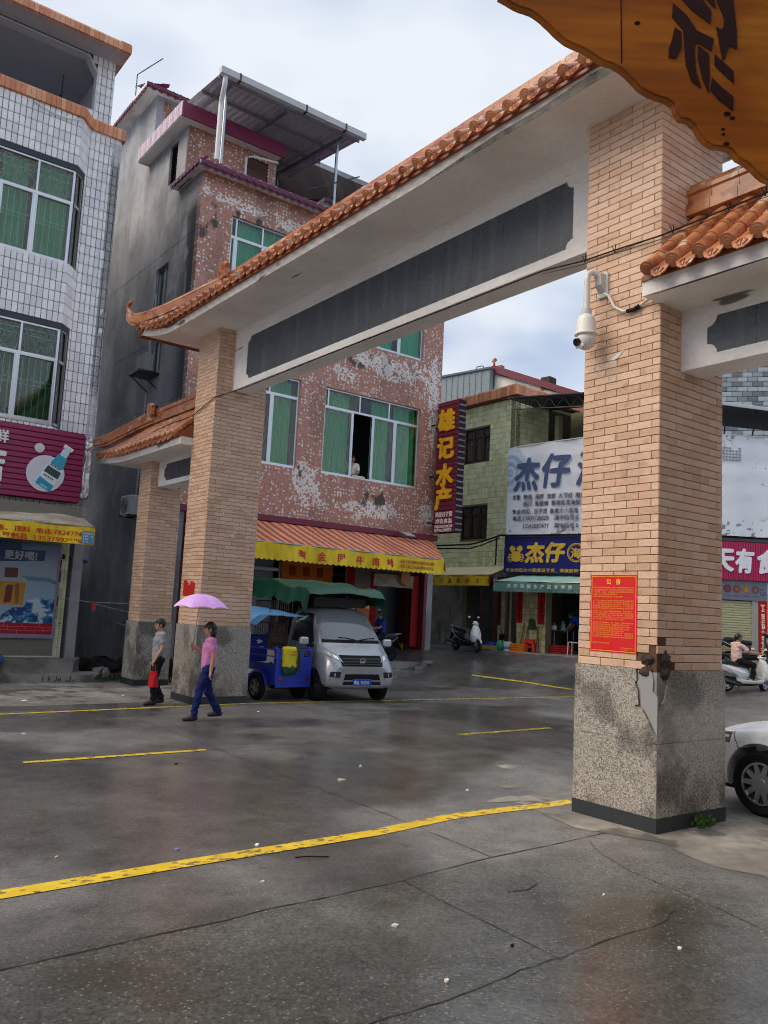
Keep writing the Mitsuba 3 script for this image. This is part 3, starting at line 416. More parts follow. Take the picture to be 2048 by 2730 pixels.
[56,33,1,23,3,10,5,17,10,23,7,27,5,31,5,36,6,39,9,42,14,44,20,44,24,43,27,39,29,35,28,29,24,22,28,18,30,15,30,8,29,5,23,0,14,-1,6,3,4,6,0,11,8,11,8,8,11,5,16,3,22,5,24,6,25,10,25,13,23,16,14,21,9,16,0,9,10,32,14,27,20,24,23,28,24,35,21,39,16,40,12,38,10,35],
[57,33,1,25,3,28,4,37,6,41,9,43,13,45,18,45,22,43,26,40,29,32,30,18,27,8,22,2,17,-1,11,-1,6,1,4,3,6,6,13,4,18,5,23,10,24,19,24,20,17,17,10,17,5,22,0,12,8,28,9,24,13,21,16,21,21,23,25,27,24,33,22,37,17,40,14,40,11,39,8,34],
[81,44,1,27,4,17,4,27,5,31,7,37,12,42,19,45,25,45,33,42,37,37,40,31,41,27,41,18,39,12,37,7,32,2,27,0,27,-2,32,-6,41,-6,42,-10,39,-11,33,-11,25,-8,19,-1,12,2,8,7,5,12,0,14,9,22,10,15,13,8,20,4,26,5,31,8,34,15,35,22,33,33,28,39,20,40,17,39,13,35,11,31],
[84,36,1,8,2,40,2,44,34,44,34,40,21,39,21,0,15,0,15,39],
[58,16,1,8,5,1,5,5,6,7,9,7,12,5,12,3,10,-1,7,-1,1,8,5,25,5,29,6,31,10,31,12,29,12,27,10,24,7,23],
[12289,60,1,5,4,9,4,11,7,13,20,0,16,-3],
[46,16,1,8,5,1,5,5,6,7,9,7,12,5,12,3,10,-1,7,-1],
[33,19,1,8,6,2,6,5,9,7,12,7,13,5,13,2,11,-1,8,-1,1,4,8,14,7,44,12,44,11,13],
[45,21,1,4,3,15,3,19,18,19,18,15]]
GLYPHS = {}
for _r in OUTLINES:
    _i, _poly = 2, []
    while _i < len(_r):
        _o, _k = _r[_i], _r[_i + 1]
        _c = np.array(_r[_i + 2:_i + 2 + 2 * _k], float).reshape(-1, 2) * 2
        _i += 2 + 2 * _k
        if _o:
            _poly.append([_c, []])
        else:
            _poly[-1][1].append(_c)
    GLYPHS[chr(_r[0])] = (_r[1] * 2, shapely.union_all([Polygon(a, h).buffer(0) for a, h in _poly]) if _poly else Polygon())


def text_poly(s, h, bold=0.0, gap=0.0, wide=1.0, slant=0.0):
    "a line of writing as a polygon, h = the em's height, starting at the origin; capitals and characters stand on 0"
    x, out, k = 0.0, [], h / 120.0
    for ch in s:
        if ch == ' ':
            x += 0.5 * h * wide + gap
            continue
        adv, g = GLYPHS[ch]
        if not g.is_empty:
            if bold:
                g = g.buffer(bold * 120).simplify(0.6)
            out.append(shapely.affinity.affine_transform(g, [k * wide, slant * k, 0, k, x, 0]))
        x += adv * k * wide + gap
    return shapely.union_all(out), x - gap


def write(parent, fr, s, u, z, h, col, n, depth=0.012, bold=0.0, gap=0.0, wide=1.0, width=None, name='lettering', bsdf='satin', slant=0.0, label=None, tilt=None):
    "lettering on a facade at local (u, z), lower left; width: fits the line to it"
    g, w = text_poly(s, h, bold, gap, wide, slant)
    if width:
        g = shapely.affinity.scale(g, width / w, 1, origin=(0, 0))
    g = shapely.affinity.translate(g, u, z)
    m = ext(g, n, n + depth)
    if tilt is not None:
        m.vertices = tilt(m.vertices)
    return put(parent, name, m, bsdf, col, fr=fr, label=label)


def marks(rng, u0, u1, z0, z1, rows, per, fill=0.85):
    "rows of small print too small to read: blocks with gaps"
    out, rh = [], (z1 - z0) / rows
    for r in range(rows):
        n = int(per * rng.uniform(0.6, 1.0)) if rng.random() < 0.3 else per
        cw = (u1 - u0) / per
        for i in range(n):
            if rng.random() < 0.93:
                a = u0 + i * cw
                zz = z1 - (r + 1) * rh + rh * 0.18
                for k in range(3):
                    zk = zz + k * rh * 0.2
                    out.append(sbox(a + cw * 0.1 * rng.random(), zk, a + cw * rng.uniform(0.6, 0.92), zk + rh * 0.11))
                out.append(sbox(a + cw * 0.35, zz, a + cw * 0.52, zz + rh * 0.55))
    return shapely.union_all(out)


# ---------------------------------------------------------------- materials
def two(d):
    return {'type': 'twosided', 'bsdf': d}


VC = {'type': 'mesh_attribute', 'name': 'vertex_color'}
FINISH = {'brick': dict(roughness=0.45, specular=0.45), 'matte': dict(roughness=0.8, specular=0.25), 'satin': dict(roughness=0.42, specular=0.5), 'gloss': dict(roughness=0.16, specular=0.5, clearcoat=0.6, clearcoat_gloss=0.9), 'metal': dict(roughness=0.32, metallic=0.9),
          'carpaint': dict(roughness=0.3, metallic=0.55, clearcoat=1.0, clearcoat_gloss=0.96)}
for _k in ('brick', 'matte', 'satin', 'gloss'):
    scene[_k] = two({'type': 'principled', 'base_color': VC, **FINISH[_k]})
scene['tinted'] = two({'type': 'principled', 'base_color': {'type': 'rgb', 'value': [0.012, 0.016, 0.018]}, 'roughness': 0.04, 'specular': 0.6})
scene['green_glass'] = {'type': 'thindielectric', 'int_ior': 1.5, 'specular_transmittance': {'type': 'rgb', 'value': [0.13, 0.58, 0.41]}}
scene['clear_glass'] = {'type': 'thindielectric', 'int_ior': 1.5, 'specular_transmittance': {'type': 'rgb', 'value': [0.8, 0.84, 0.84]}}

# ---- procedural materials (world position p in metres)
def wetness(x, y):
    w = fbm(x * 0.33 + 4, y * 0.25, 5.0, 4) + 0.20 * (fbm(x * 1.7, y * 1.2, 7.0, 4) - 0.5)
    return smoothstep(0.40, 0.56, w)


def near_slab(p):
    return smoothstep(-5.2, -5.0, p.x + 0.12 * (noise(p.y * 2.0, 3.0) - 0.5)) * smoothstep(7.3, 6.3, p.y - 0.12 * p.x)


def asphalt_col(p, n, uv):
    f = fbm(p.x * 0.35, p.y * 0.5, 1.0, 4)
    g = fbm(p.x * 4.1, p.y * 4.1, 4.0, 3)
    grit = noise(p.x * 120, p.y * 120, 2.0)
    near = near_slab(p)
    base = mix((0.098, 0.096, 0.094), (0.156, 0.153, 0.150), smoothstep(0.35, 0.65, f))
    base = mix(base, (0.104, 0.106, 0.097), 0.85 * near)
    base = base * (0.72 + 0.56 * g) * (0.72 + 0.56 * grit) * (1 + (0.25 + 0.35 * near) * (noise(p.x * 52, p.y * 52, 9.0) - 0.5))
    mossy = smoothstep(0.60, 0.72, fbm(p.x * 1.1, p.y * 0.8, 8.0, 3)) * near
    base = mix(base, (0.075, 0.066, 0.042), 0.55 * mossy)
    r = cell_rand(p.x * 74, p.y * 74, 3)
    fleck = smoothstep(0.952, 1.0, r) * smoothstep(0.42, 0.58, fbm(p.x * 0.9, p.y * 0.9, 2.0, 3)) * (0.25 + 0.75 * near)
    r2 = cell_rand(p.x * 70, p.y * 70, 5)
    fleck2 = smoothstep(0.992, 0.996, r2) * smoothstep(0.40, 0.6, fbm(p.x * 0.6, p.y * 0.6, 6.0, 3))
    base = mix(base, (0.34, 0.335, 0.31), dr.minimum(0.7 * fleck + 0.7 * fleck2, 1))  # pale aggregate, with glints of the wet ground painted in as flecks
    pit = smoothstep(0.64, 0.70, fbm(p.x * 7.0, p.y * 5.0, 12.0, 3))
    base = base * (1 - 0.15 * pit)
    return base * (1 - 0.40 * wetness(p.x, p.y))


def asphalt_rough(p, n, uv):
    return 0.50 - 0.36 * wetness(p.x, p.y) + 0.08 * noise(p.x * 40, p.y * 40, 1.0)


def asphalt_bump(p, n, uv):
    w = wetness(p.x, p.y)
    return (1.2 * noise(p.x * 130, p.y * 130, 1.0) + 1.8 * noise(p.x * 45, p.y * 45, 2.0)) * (1.0 - 0.72 * w) + 5.0 * fbm(p.x * 4, p.y * 3, 3.0, 2) + 1.4 * w


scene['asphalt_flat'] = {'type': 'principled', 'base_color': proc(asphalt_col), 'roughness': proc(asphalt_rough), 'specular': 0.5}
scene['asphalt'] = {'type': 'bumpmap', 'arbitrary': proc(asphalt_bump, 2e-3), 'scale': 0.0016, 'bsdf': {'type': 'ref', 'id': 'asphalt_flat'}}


def concrete_col(p, n, uv):
    f = fbm(p.x * 1.3, p.y * 1.3, p.z * 1.3, 4)
    g = fbm(p.x * 9, p.y * 9, p.z * 9, 3)
    st = smoothstep(0.55, 0.7, fbm(p.x * 2.3 + 7, p.y * 2.3, p.z * 0.7, 4))
    c = mix((0.16, 0.15, 0.135), (0.27, 0.255, 0.23), smoothstep(0.3, 0.7, f)) * (0.7 + 0.6 * g)
    return mix(c, (0.055, 0.052, 0.045), 0.75 * st)


scene['concrete'] = two({'type': 'principled', 'base_color': proc(concrete_col), 'roughness': 0.62, 'specular': 0.4})


def plaster_col(p, n, uv):
    f = fbm(p.x * 1.1, p.y * 1.1, p.z * 1.6, 4)
    vein = smoothstep(0.72, 0.77, fbm(p.x * 0.9 + 3, p.y * 5.0, p.z * 3.0, 4))
    g = smoothstep(0.66, 0.80, fbm(p.x * 0.6 + 11, p.y * 1.4, p.z * 2.4, 4))
    c = mix((0.68, 0.65, 0.63), (0.80, 0.78, 0.76), smoothstep(0.3, 0.65, f)) * (0.94 + 0.12 * noise(p.x * 30, p.y * 30, p.z * 30))
    c = mix(c, (0.36, 0.33, 0.30), 0.55 * g)
    return mix(c, (0.06, 0.055, 0.05), 0.8 * vein)


scene['plaster'] = two({'type': 'principled', 'base_color': proc(plaster_col), 'roughness': 0.8, 'specular': 0.2})


def terrazzo_col(p, n, uv):
    a = dr.select(dr.abs(n.x) > 0.5, p.y, p.x)
    d, e, r = voronoi(a * 80, p.z * 80)
    c = mix((0.50, 0.46, 0.40), (0.33, 0.30, 0.255), smoothstep(0.3, 0.9, r))
    c = mix(c, (0.16, 0.15, 0.135), smoothstep(0.66, 0.74, cell_rand(r * 911, 2.0)))
    c = mix(c, (0.20, 0.185, 0.165), smoothstep(0.16, 0.05, e - d))
    dirt = smoothstep(0.50, 0.68, fbm(a * 2.3 + 5, p.z * 2.3, 1.0, 4))
    rub = smoothstep(0.58, 0.66, fbm(a * 1.2 + 2.2, p.z * 3.4 + 4, 3.0, 3)) * smoothstep(0.52, 0.7, noise(a * 25, p.z * 8))
    return mix(c * (1 - 0.5 * dirt), (0.33, 0.30, 0.26), 0.5 * rub)


scene['terrazzo'] = two({'type': 'principled', 'base_color': proc(terrazzo_col), 'roughness': 0.3, 'specular': 0.5})


def granite_col(p, n, uv):
    g = noise(p.x * 90, p.y * 90, p.z * 90)
    h = fbm(p.x * 26, p.y * 26, p.z * 26, 3)
    c = mix((0.030, 0.038, 0.050), (0.075, 0.088, 0.108), h)
    c = mix(c, (0.22, 0.23, 0.25), smoothstep(0.80, 0.92, g))
    st = smoothstep(0.5, 0.7, fbm(p.x * 9, p.z * 1.1, 2.0, 3))
    return mix(c, (0.13, 0.135, 0.14), 0.3 * st)


scene['dark_granite'] = two({'type': 'principled', 'base_color': proc(granite_col), 'roughness': 0.4, 'specular': 0.5})


def mosaic_col(p, n, uv):
    ts = 0.055
    a = p.y / ts
    b = p.z / ts
    r = cell_rand(a, b, 1)
    fa, fb = a - dr.floor(a), b - dr.floor(b)
    edge = dr.maximum(dr.abs(fa - 0.5), dr.abs(fb - 0.5))
    c = mix((0.56, 0.275, 0.20), (0.46, 0.205, 0.15), cell_rand(a, b, 2))
    c = mix(c, (0.54, 0.33, 0.27), smoothstep(0.8, 0.85, cell_rand(a, b, 4)))
    lat = dr.select((cell_rand(dr.floor(a / 2), dr.floor(b / 2), 9) > 0.58) & (a / 2 - dr.floor(a / 2) < 0.5) & (b / 2 - dr.floor(b / 2) < 0.5), 1.0, 0.0)
    white = dr.maximum(lat * smoothstep(0.30, 0.31, r), smoothstep(0.965, 0.97, r))
    # places where the coloured tiles have come off, as on the photograph: under the cornice, under and beside the windows
    q = fbm(p.y * 1.15, p.z * 1.15 + 2.0, 3.0, 4)

    def blob(y0, z0, ry, rz):
        return dr.exp(-(dr.square((p.y - y0) / ry) + dr.square((p.z - z0) / rz)))
    bare = blob(13.4, 5.95, 0.5, 0.7) + 0.8 * blob(18.3, 5.7, 0.35, 0.8) + blob(16.3, 5.35, 1.7, 0.25) + blob(16.4, 10.2, 1.5, 0.4) + blob(18.5, 10.0, 0.3, 1.5) + 1.0 * blob(10.4, 14.0, 1.3, 0.22) + blob(13.0, 13.85, 1.6, 0.3) + 0.6 * blob(18.4, 8.4, 0.3, 1.0) + 0.7 * blob(14.6, 9.55, 0.5, 0.3)
    dark = 1.1 * blob(16.3, 5.72, 1.2, 0.28) + 0.9 * blob(15.2, 10.4, 0.5, 0.4) + 0.9 * blob(17.0, 10.3, 0.7, 0.45) + 0.8 * blob(9.6, 12.7, 0.3, 1.3) + 0.6 * blob(10.6, 13.7, 1.6, 0.12) + 0.7 * blob(13.3, 6.2, 0.25, 0.3)
    rag = 0.55 * q + 0.45 * fbm(p.y * 6, p.z * 6, 8.0, 3)
    off = smoothstep(0.46, 0.50, bare * 0.50 + rag - 0.30) * smoothstep(0.2, 0.3, r)
    white = dr.maximum(white, off)
    c = mix(c, (0.78, 0.73, 0.68), white)
    c = mix(c, (0.10, 0.06, 0.045), smoothstep(0.43, 0.47, edge) * (0.8 - 0.5 * white))
    soot = smoothstep(0.46, 0.72, dark * 0.50 + 1.9 * (fbm(p.y * 4.2, p.z * 2.2, 4.0, 5) - 0.5) + 0.12) * smoothstep(0.12, 0.4, dark)
    grime = smoothstep(0.52, 0.7, fbm(p.y * 1.6, p.z * 0.5, 6.0, 4))
    return mix(c * (1 - 0.25 * grime), (0.028, 0.025, 0.023), 0.92 * soot)


scene['mosaic'] = two({'type': 'principled', 'base_color': proc(mosaic_col), 'roughness': 0.4, 'specular': 0.4})


def render_col(p, n, uv):
    a = p.x + p.y
    f = fbm(a * 0.5, p.z * 0.4, 2.0, 4)
    s = fbm(a * 1.9, p.z * 0.75, 5.0, 4)
    d = fbm(a * 1.4, p.z * 1.2, 9.0, 4)
    c = mix((0.27, 0.275, 0.29), (0.44, 0.45, 0.475), smoothstep(0.28, 0.7, f)) * (0.62 + 0.46 * d + 0.30 * fbm(a * 6, p.z * 5, 3.0, 4))
    c = mix(c, (0.42, 0.43, 0.44), 0.6 * smoothstep(0.60, 0.72, fbm(a * 1.9 + 3, p.z * 1.3, 1.0, 4)))
    edge = dr.exp(-dr.square((p.x + 22.0) / 1.15)) * smoothstep(14.2, 13.4, p.z) * smoothstep(6.5, 8.0, p.z)
    streak = smoothstep(0.42, 0.56, s + 0.22 * edge - 0.06)
    return mix(c, (0.022, 0.022, 0.023), 0.9 * streak * dr.minimum(0.16 + edge, 1))


scene['cement_render'] = two({'type': 'principled', 'base_color': proc(render_col), 'roughness': 0.85, 'specular': 0.2})


def wood_col(p, n, uv):
    a = uv.x
    b = uv.y
    w = fbm(a * 2.2, b * 16, 2.0, 4)
    g = noise(a * 9, b * 130, 1.0)
    kn = fbm(a * 3.5 + 4, b * 5.5, 6.0, 4)
    c = mix((0.52, 0.165, 0.016), (0.36, 0.095, 0.010), smoothstep(0.35, 0.68, w))
    c = mix(c, (0.60, 0.23, 0.022), 0.5 * smoothstep(0.56, 0.72, kn))
    c = mix(c, (0.10, 0.022, 0.006), 0.55 * smoothstep(0.62, 0.78, fbm(a * 1.6, b * 3.0, 9.0, 3)))
    return c * (0.88 + 0.24 * g)


scene['varnished_wood'] = two({'type': 'principled', 'base_color': proc(wood_col), 'roughness': 0.38, 'specular': 0.4})


def road_paint(p, n, uv):
    f = fbm(p.x * 26, p.y * 14, 2.0, 4)
    w = smoothstep(0.58 - 0.36 * dr.minimum(smoothstep(9.0, 10.0, p.y) * smoothstep(-13.0, -12.0, p.x) + smoothstep(18.6, 19.2, p.y), 1), 0.68, f + 0.16 * (fbm(p.x * 2, p.y * 0.8, 5.0, 3) - 0.5))
    c = mix((0.60, 0.40, 0.02), (0.72, 0.52, 0.04), noise(p.x * 9, p.y * 9, 3.0))
    return mix(c, (0.13, 0.105, 0.06), 0.85 * w)


scene['yellow_paint'] = two({'type': 'principled', 'base_color': proc(road_paint), 'roughness': 0.36, 'specular': 0.5})


def clay_col(p, n, uv):
    f = fbm(p.x * 7, p.y * 7, p.z * 7, 4)
    g = fbm(p.x * 1.7, p.y * 2.2, p.z * 2.2, 3)
    c = mix((0.36, 0.125, 0.05), (0.48, 0.20, 0.085), smoothstep(0.3, 0.7, g))
    c = mix(c, (0.22, 0.065, 0.03), 0.8 * smoothstep(0.50, 0.66, f))
    lime = smoothstep(0.66, 0.72, fbm(p.x * 5 + 3, p.y * 5, p.z * 5, 4))
    return mix(c, (0.58, 0.50, 0.38), 0.7 * lime)


scene['glazed_clay'] = two({'type': 'principled', 'base_color': proc(clay_col), 'roughness': 0.22, 'specular': 0.6})


def stripes_col(p, n, uv):
    s = uv.x / 0.30
    f = s - dr.floor(s)
    c = mix((0.56, 0.31, 0.17), (0.42, 0.08, 0.055), smoothstep(0.30, 0.34, f) * smoothstep(0.86, 0.82, f))
    return c * (0.75 + 0.5 * fbm(uv.x * 3, uv.y * 2, 1.0, 3))


scene['striped_canvas'] = two({'type': 'principled', 'base_color': proc(stripes_col), 'roughness': 0.55, 'specular': 0.4})


def canvas_col(p, n, uv):
    f = fbm(p.x * 3, p.y * 3, p.z * 6, 4)
    return mix((0.30, 0.26, 0.20), (0.44, 0.39, 0.31), smoothstep(0.3, 0.7, f)) * (0.85 + 0.3 * noise(p.x * 40, p.y * 14, p.z * 14))


scene['old_canvas'] = two({'type': 'principled', 'base_color': proc(canvas_col), 'roughness': 0.7, 'specular': 0.25})


def yellow_cloth(p, n, uv):
    f = fbm(p.x * 4, p.y * 4, p.z * 6, 4)
    return mix((0.78, 0.54, 0.02), (0.90, 0.66, 0.03), f) * (0.82 + 0.3 * noise(p.x * 11, p.y * 11, p.z * 3))


scene['yellow_valance'] = two({'type': 'principled', 'base_color': proc(yellow_cloth), 'roughness': 0.55, 'specular': 0.3})


def banner_col(p, n, uv):
    "a pale printed sheet: ink-wash sketches low down, a blue bloom at its left end"
    u, v = uv.x, uv.y
    c = mix((0.70, 0.75, 0.82), (0.78, 0.82, 0.87), fbm(u * 1.2, v * 1.2, 1.0, 3))
    ink = smoothstep(0.60, 0.66, fbm(u * 5.5, v * 7.0, 4.0, 5)) * smoothstep(0.85, 0.55, v + 0.35 * fbm(u * 1.5, 3.0, 1.0, 2)) * smoothstep(0.42, 0.6, fbm(u * 1.0, v * 1.3, 8.0, 3))
    c = mix(c, (0.10, 0.11, 0.14), 0.75 * ink)
    dx, dy = u - 0.15, (v - 2.25) / 1.5
    rr = dr.sqrt(dx * dx + dy * dy)
    bloom = smoothstep(0.75, 0.35, rr + 0.35 * (fbm(u * 5, v * 3, 2.0, 3) - 0.5))
    ring = 0.5 + 0.5 * dr.sin(rr * 34 + 6 * fbm(u * 3, v * 3, 5.0, 3))
    c = mix(c, mix((0.10, 0.20, 0.38), (0.42, 0.55, 0.72), ring), 0.7 * bloom)
    return c


scene['printed_banner'] = two({'type': 'principled', 'base_color': proc(banner_col), 'roughness': 0.5, 'specular': 0.35})


def sketch_col(p, n, uv):
    "the same sheet further along: fish and plants in thin ink"
    u, v = uv.x, uv.y
    c = mix((0.68, 0.74, 0.81), (0.77, 0.81, 0.86), fbm(u * 1.2, v * 1.2, 1.0, 3))
    f = fbm(u * 2.6, v * 2.6, 4.0, 4)
    line = smoothstep(0.030, 0.012, dr.abs(f - 0.5)) * smoothstep(0.46, 0.56, fbm(u * 0.8, v * 1.0, 9.0, 2))
    ink = smoothstep(0.62, 0.68, fbm(u * 6, v * 8, 2.0, 4)) * smoothstep(0.75, 0.3, v)
    return mix(c, (0.09, 0.10, 0.12), dr.minimum(0.8 * line + 0.8 * ink, 0.85))


scene['sketched_banner'] = two({'type': 'principled', 'base_color': proc(sketch_col), 'roughness': 0.5, 'specular': 0.35})


def water_print(p, n, uv):
    "printed waterscape: pale sky, a far shore, a breaking wave of blue and white"
    u, v = uv.x, uv.y
    c = mix((0.30, 0.40, 0.52), (0.035, 0.12, 0.30), smoothstep(1.5, 2.3, v + 0.25 * fbm(u * 2, v * 2, 1.0, 3)))
    shore = smoothstep(0.07, 0.03, dr.abs(v - 1.02 - 0.12 * fbm(u * 5, 1.0, 2.0, 3)))
    c = mix(c, (0.06, 0.20, 0.32), 0.8 * shore)
    c = mix(c, (0.26, 0.42, 0.55), smoothstep(0.96, 0.86, v))
    h = 0.62 - 0.5 * dr.square(u - 1.15) + 0.25 * (fbm(u * 6, v * 6, 3.0, 3) - 0.5)
    wave = smoothstep(h + 0.02, h - 0.02, v)
    t = fbm(u * 7 + 2 * fbm(u * 3, v * 3, 1.0, 3), v * 9, 5.0, 4)
    w = mix((0.012, 0.05, 0.19), (0.04, 0.22, 0.42), smoothstep(0.40, 0.52, t))
    w = mix(w, (0.50, 0.60, 0.66), smoothstep(0.54, 0.64, t))
    return mix(c, w, wave)


scene['printed_water'] = two({'type': 'principled', 'base_color': proc(water_print), 'roughness': 0.35, 'specular': 0.4})


def foil_bump(p, n, uv):
    return fbm(p.x * 9, p.y * 9, p.z * 9, 4)


scene['foil'] = {'type': 'bumpmap', 'arbitrary': proc(foil_bump, 3e-3), 'scale': 0.12, 'bsdf': two({'type': 'principled', 'base_color': {'type': 'rgb', 'value': [0.72, 0.72, 0.74]}, 'roughness': 0.2, 'metallic': 0.85})}


# ---------------------------------------------------------------- the ground
def rise(x, y):
    t = np.clip((y - 0.75 * (x + 12) - 21) / 6.0, 0, 1)
    return 0.85 * t * t * (3 - 2 * t)


def ground_at(px, py, off=0.0):
    "where the photograph's pixel (2048 wide) meets the ground"
    d = FW * FOC + RT * (px - 1024) - UP * (py - 1365)
    t = 0.0
    for k in range(4000):
        t += 0.02 / FOC
        q = EYE + d * t
        if q[2] <= rise(q[0], q[1]) + off:
            return q
    return q


def sheet(poly, dz, step=0.5):
    "a plan polygon laid over the ground"
    x0, y0, x1, y1 = poly.bounds
    m = ext(poly, 0, 0.01, 'z')
    v, f = trimesh.remesh.subdivide_to_size(*(lambda t: (t.vertices, t.faces))(trimesh.Trimesh(m.vertices, m.faces[np.asarray(m.face_normals[:, 2] > 0.5)], process=True)), max_edge=step, max_iter=12)
    v = v.copy()
    v[:, 2] = rise(v[:, 0], v[:, 1]) + dz
    return trimesh.Trimesh(v, f, process=True)


gx = np.unique(np.concatenate([np.linspace(-260, -40, 12), np.arange(-40, 8, 0.5), np.linspace(8, 220, 12)]))
gy = np.unique(np.concatenate([np.linspace(-160, -8, 10), np.arange(-8, 40, 0.5), np.linspace(40, 300, 14)]))
X, Y = np.meshgrid(gx, gy, indexing='ij')
V = np.stack([X, Y, rise(X, Y)], -1).reshape(-1, 3)
i, j = np.meshgrid(np.arange(len(gx) - 1), np.arange(len(gy) - 1), indexing='ij')
q = np.stack([i * len(gy) + j, (i + 1) * len(gy) + j, (i + 1) * len(gy) + j + 1, i * len(gy) + j + 1], -1).reshape(-1, 4)
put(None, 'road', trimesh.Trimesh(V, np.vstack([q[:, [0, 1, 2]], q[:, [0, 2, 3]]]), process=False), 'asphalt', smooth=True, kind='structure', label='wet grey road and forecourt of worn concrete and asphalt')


def ribbon(pts, w, dz, jitter=0.0, seed=1, step=0.12, taper=True):
    p = LineString(pts)
    n = max(3, int(p.length / step))
    c = np.array([p.interpolate(t, True).coords[0] for t in np.linspace(0, 1, n)])
    rng = np.random.default_rng(seed)
    if jitter:
        k = np.convolve(rng.normal(0, 1, n + 4), np.ones(3) / 3, 'same')[2:-2]
        c = c + jitter * k[:, None] * np.array([[1, 0.3]])
    t = np.gradient(c, axis=0)
    t /= np.linalg.norm(t, axis=1, keepdims=True) + 1e-9
    nn = np.stack([-t[:, 1], t[:, 0]], 1)
    ww = w * (0.5 if not jitter else 0.5 * (0.4 + rng.random(n)))
    ww = np.broadcast_to(ww, (n,))[:, None]
    v = np.vstack([c + nn * ww, c - nn * ww])
    v = np.column_stack([v, rise(v[:, 0], v[:, 1]) + dz])
    f = []
    for a in range(n - 1):
        f += [[a, n + a, n + a + 1], [a, n + a + 1, a + 1]]
    return trimesh.Trimesh(v, f, process=False)


k = 0
for nm, pts, w, jit in (
        ('crack', [(-4.93, 0.2), (-4.94, 1.45), (-4.955, 1.66), (-4.98, 2.08), (-5.0, 2.54), (-5.03, 3.03), (-5.08, 3.99), (-5.09, 4.18), (-5.2, 5.23), (-5.25, 6.33), (-5.28, 6.85)], 0.012, 0.012),
        ('joint', [(-13.93, 5.5), (-12.7, 5.48), (-9.77, 5.42), (-8.62, 5.36), (-6.83, 5.33), (-5.96, 5.28), (-5.2, 5.23)], 0.010, 0.008),
        ('joint', [(-5.09, 4.18), (-4.6, 4.14), (-4.13, 4.13), (-3.47, 4.1)], 0.008, 0.003),
        ('crack', [(-3.44, 2.4), (-3.42, 3.2), (-3.47, 3.44), (-3.5, 3.83), (-3.5, 4.14), (-3.51, 4.37), (-3.53, 4.87), (-3.53, 5.24), (-3.64, 5.51)], 0.008, 0.018),
        ('crack', [(-3.53, 5.24), (-3.36, 5.47), (-3.2, 5.61), (-3.04, 5.66), (-2.4, 5.9)], 0.006, 0.01),
        ('crack', [(-5.13, 6.42), (-4.85, 6.19), (-4.36, 5.99), (-3.92, 5.91), (-3.54, 5.83), (-3.06, 5.7), (-2.5, 5.6)], 0.007, 0.008),
        ('crack', [(-4.5, 4.7), (-4.45, 4.95), (-4.52, 5.05)], 0.01, 0.012),
        ('joint', [(-10.8, 3.0), (-10.75, 20.0)], 0.012, 0.006), ('joint', [(-16.2, 9.9), (-6.5, 10.2)], 0.014, 0.006), ('joint', [(-15.9, 15.2), (-4, 15.6)], 0.02, 0.008)):
    k += 1
    put('road', nm, ribbon(pts, w, 0.004, jit, k), 'matte', (0.036, 0.034, 0.032))

pale = Polygon([(-6.6, 7.0), (-6.1, 6.86), (-5.49, 6.72), (-5.1, 6.9), (-4.83, 7.02), (-4.5, 6.85), (-4.16, 6.78), (-3.73, 6.9), (-3.2, 6.6), (-2.4, 6.3), (-1.2, 6.2), (0.5, 6.2), (0.5, 8.6), (-6.0, 8.8), (-6.45, 8.2)])
RNGe = np.random.default_rng(3)
c = np.array([pale.exterior.interpolate(t, True).coords[0] for t in np.linspace(0, 1, 160)[:-1]])
c += 0.07 * (meshkit.fbm(np.column_stack([c * 3.0, c[:, :1] * 0]), 3, 4)[:, None] - 0.5) * np.array([[2.0, 2.6]]) + RNGe.normal(0, 0.006, c.shape)
put(None, 'concrete_apron', sheet(Polygon(c).buffer(0), 0.004, 0.4), 'concrete', kind='structure', label='dry pale concrete round the foot of the near brick pillar')
for cx, cy, rx, ry, s in ((-7.25, 7.6, 0.10, 0.16, 1), (-8.2, 8.5, 0.12, 0.18, 2), (-6.75, 7.0, 0.10, 0.30, 5), (-6.65, 7.55, 0.16, 0.5, 9)):
    a = np.linspace(0, 2 * np.pi, 40, endpoint=False)
    r = 0.7 + 0.6 * meshkit.fbm(np.stack([np.cos(a) * 2, np.sin(a) * 2, a * 0 + s], 1), 3, s)
    put('road', 'patch', sheet(Polygon(np.stack([cx + rx * r * np.cos(a), cy + ry * r * np.sin(a)], 1)), 0.005, 0.3), 'concrete', label='pale mortar patch on the wet road')

NL = [(-6.0, -3.0), (-6.05, -0.5), (-6.13, 1.57), (-6.207, 2.98), (-6.272, 4.9), (-6.3, 5.0), (-6.427, 5.9), (-6.40, 6.6), (-6.356, 7.27), (-6.345, 7.62)]
put('road', 'line', ribbon(NL, 0.175, 0.006, 0, step=0.25), 'yellow_paint', label='thick yellow line along the near edge of the road')
put('road', 'line', ribbon([(-15.0, -2.0), (-15.07, 3.57), (-15.31, 6.04), (-15.55, 8.36), (-15.4, 12.0), (-15.15, 16.0), (-15.0, 18.6)], 0.11, 0.006, 0), 'yellow_paint', label='thin yellow line along the far edge of the road')
for y0, y1 in ((2.85, 5.26), (9.9, 12.3)):
    put('road', 'line', ribbon([(-10.72, y0), (-10.8, y1)], 0.11, 0.006, 0), 'yellow_paint', label='short yellow dash in the middle of the road')
put('road', 'line', ribbon([ground_at(1258, 1801)[:2], ground_at(1390, 1818)[:2], ground_at(1528, 1840)[:2]], 0.12, 0.012, 0), 'yellow_paint')
put(None, 'pavement', sheet(Polygon([(-15.95, -8), (-16.0, 3.4), (-16.15, 6.4), (-16.7, 8.9), (-20.2, 8.6), (-20.2, -8)]), 0.004, 1.0), 'concrete', kind='structure', label='dirty concrete roadside strip in front of the white tiled building')
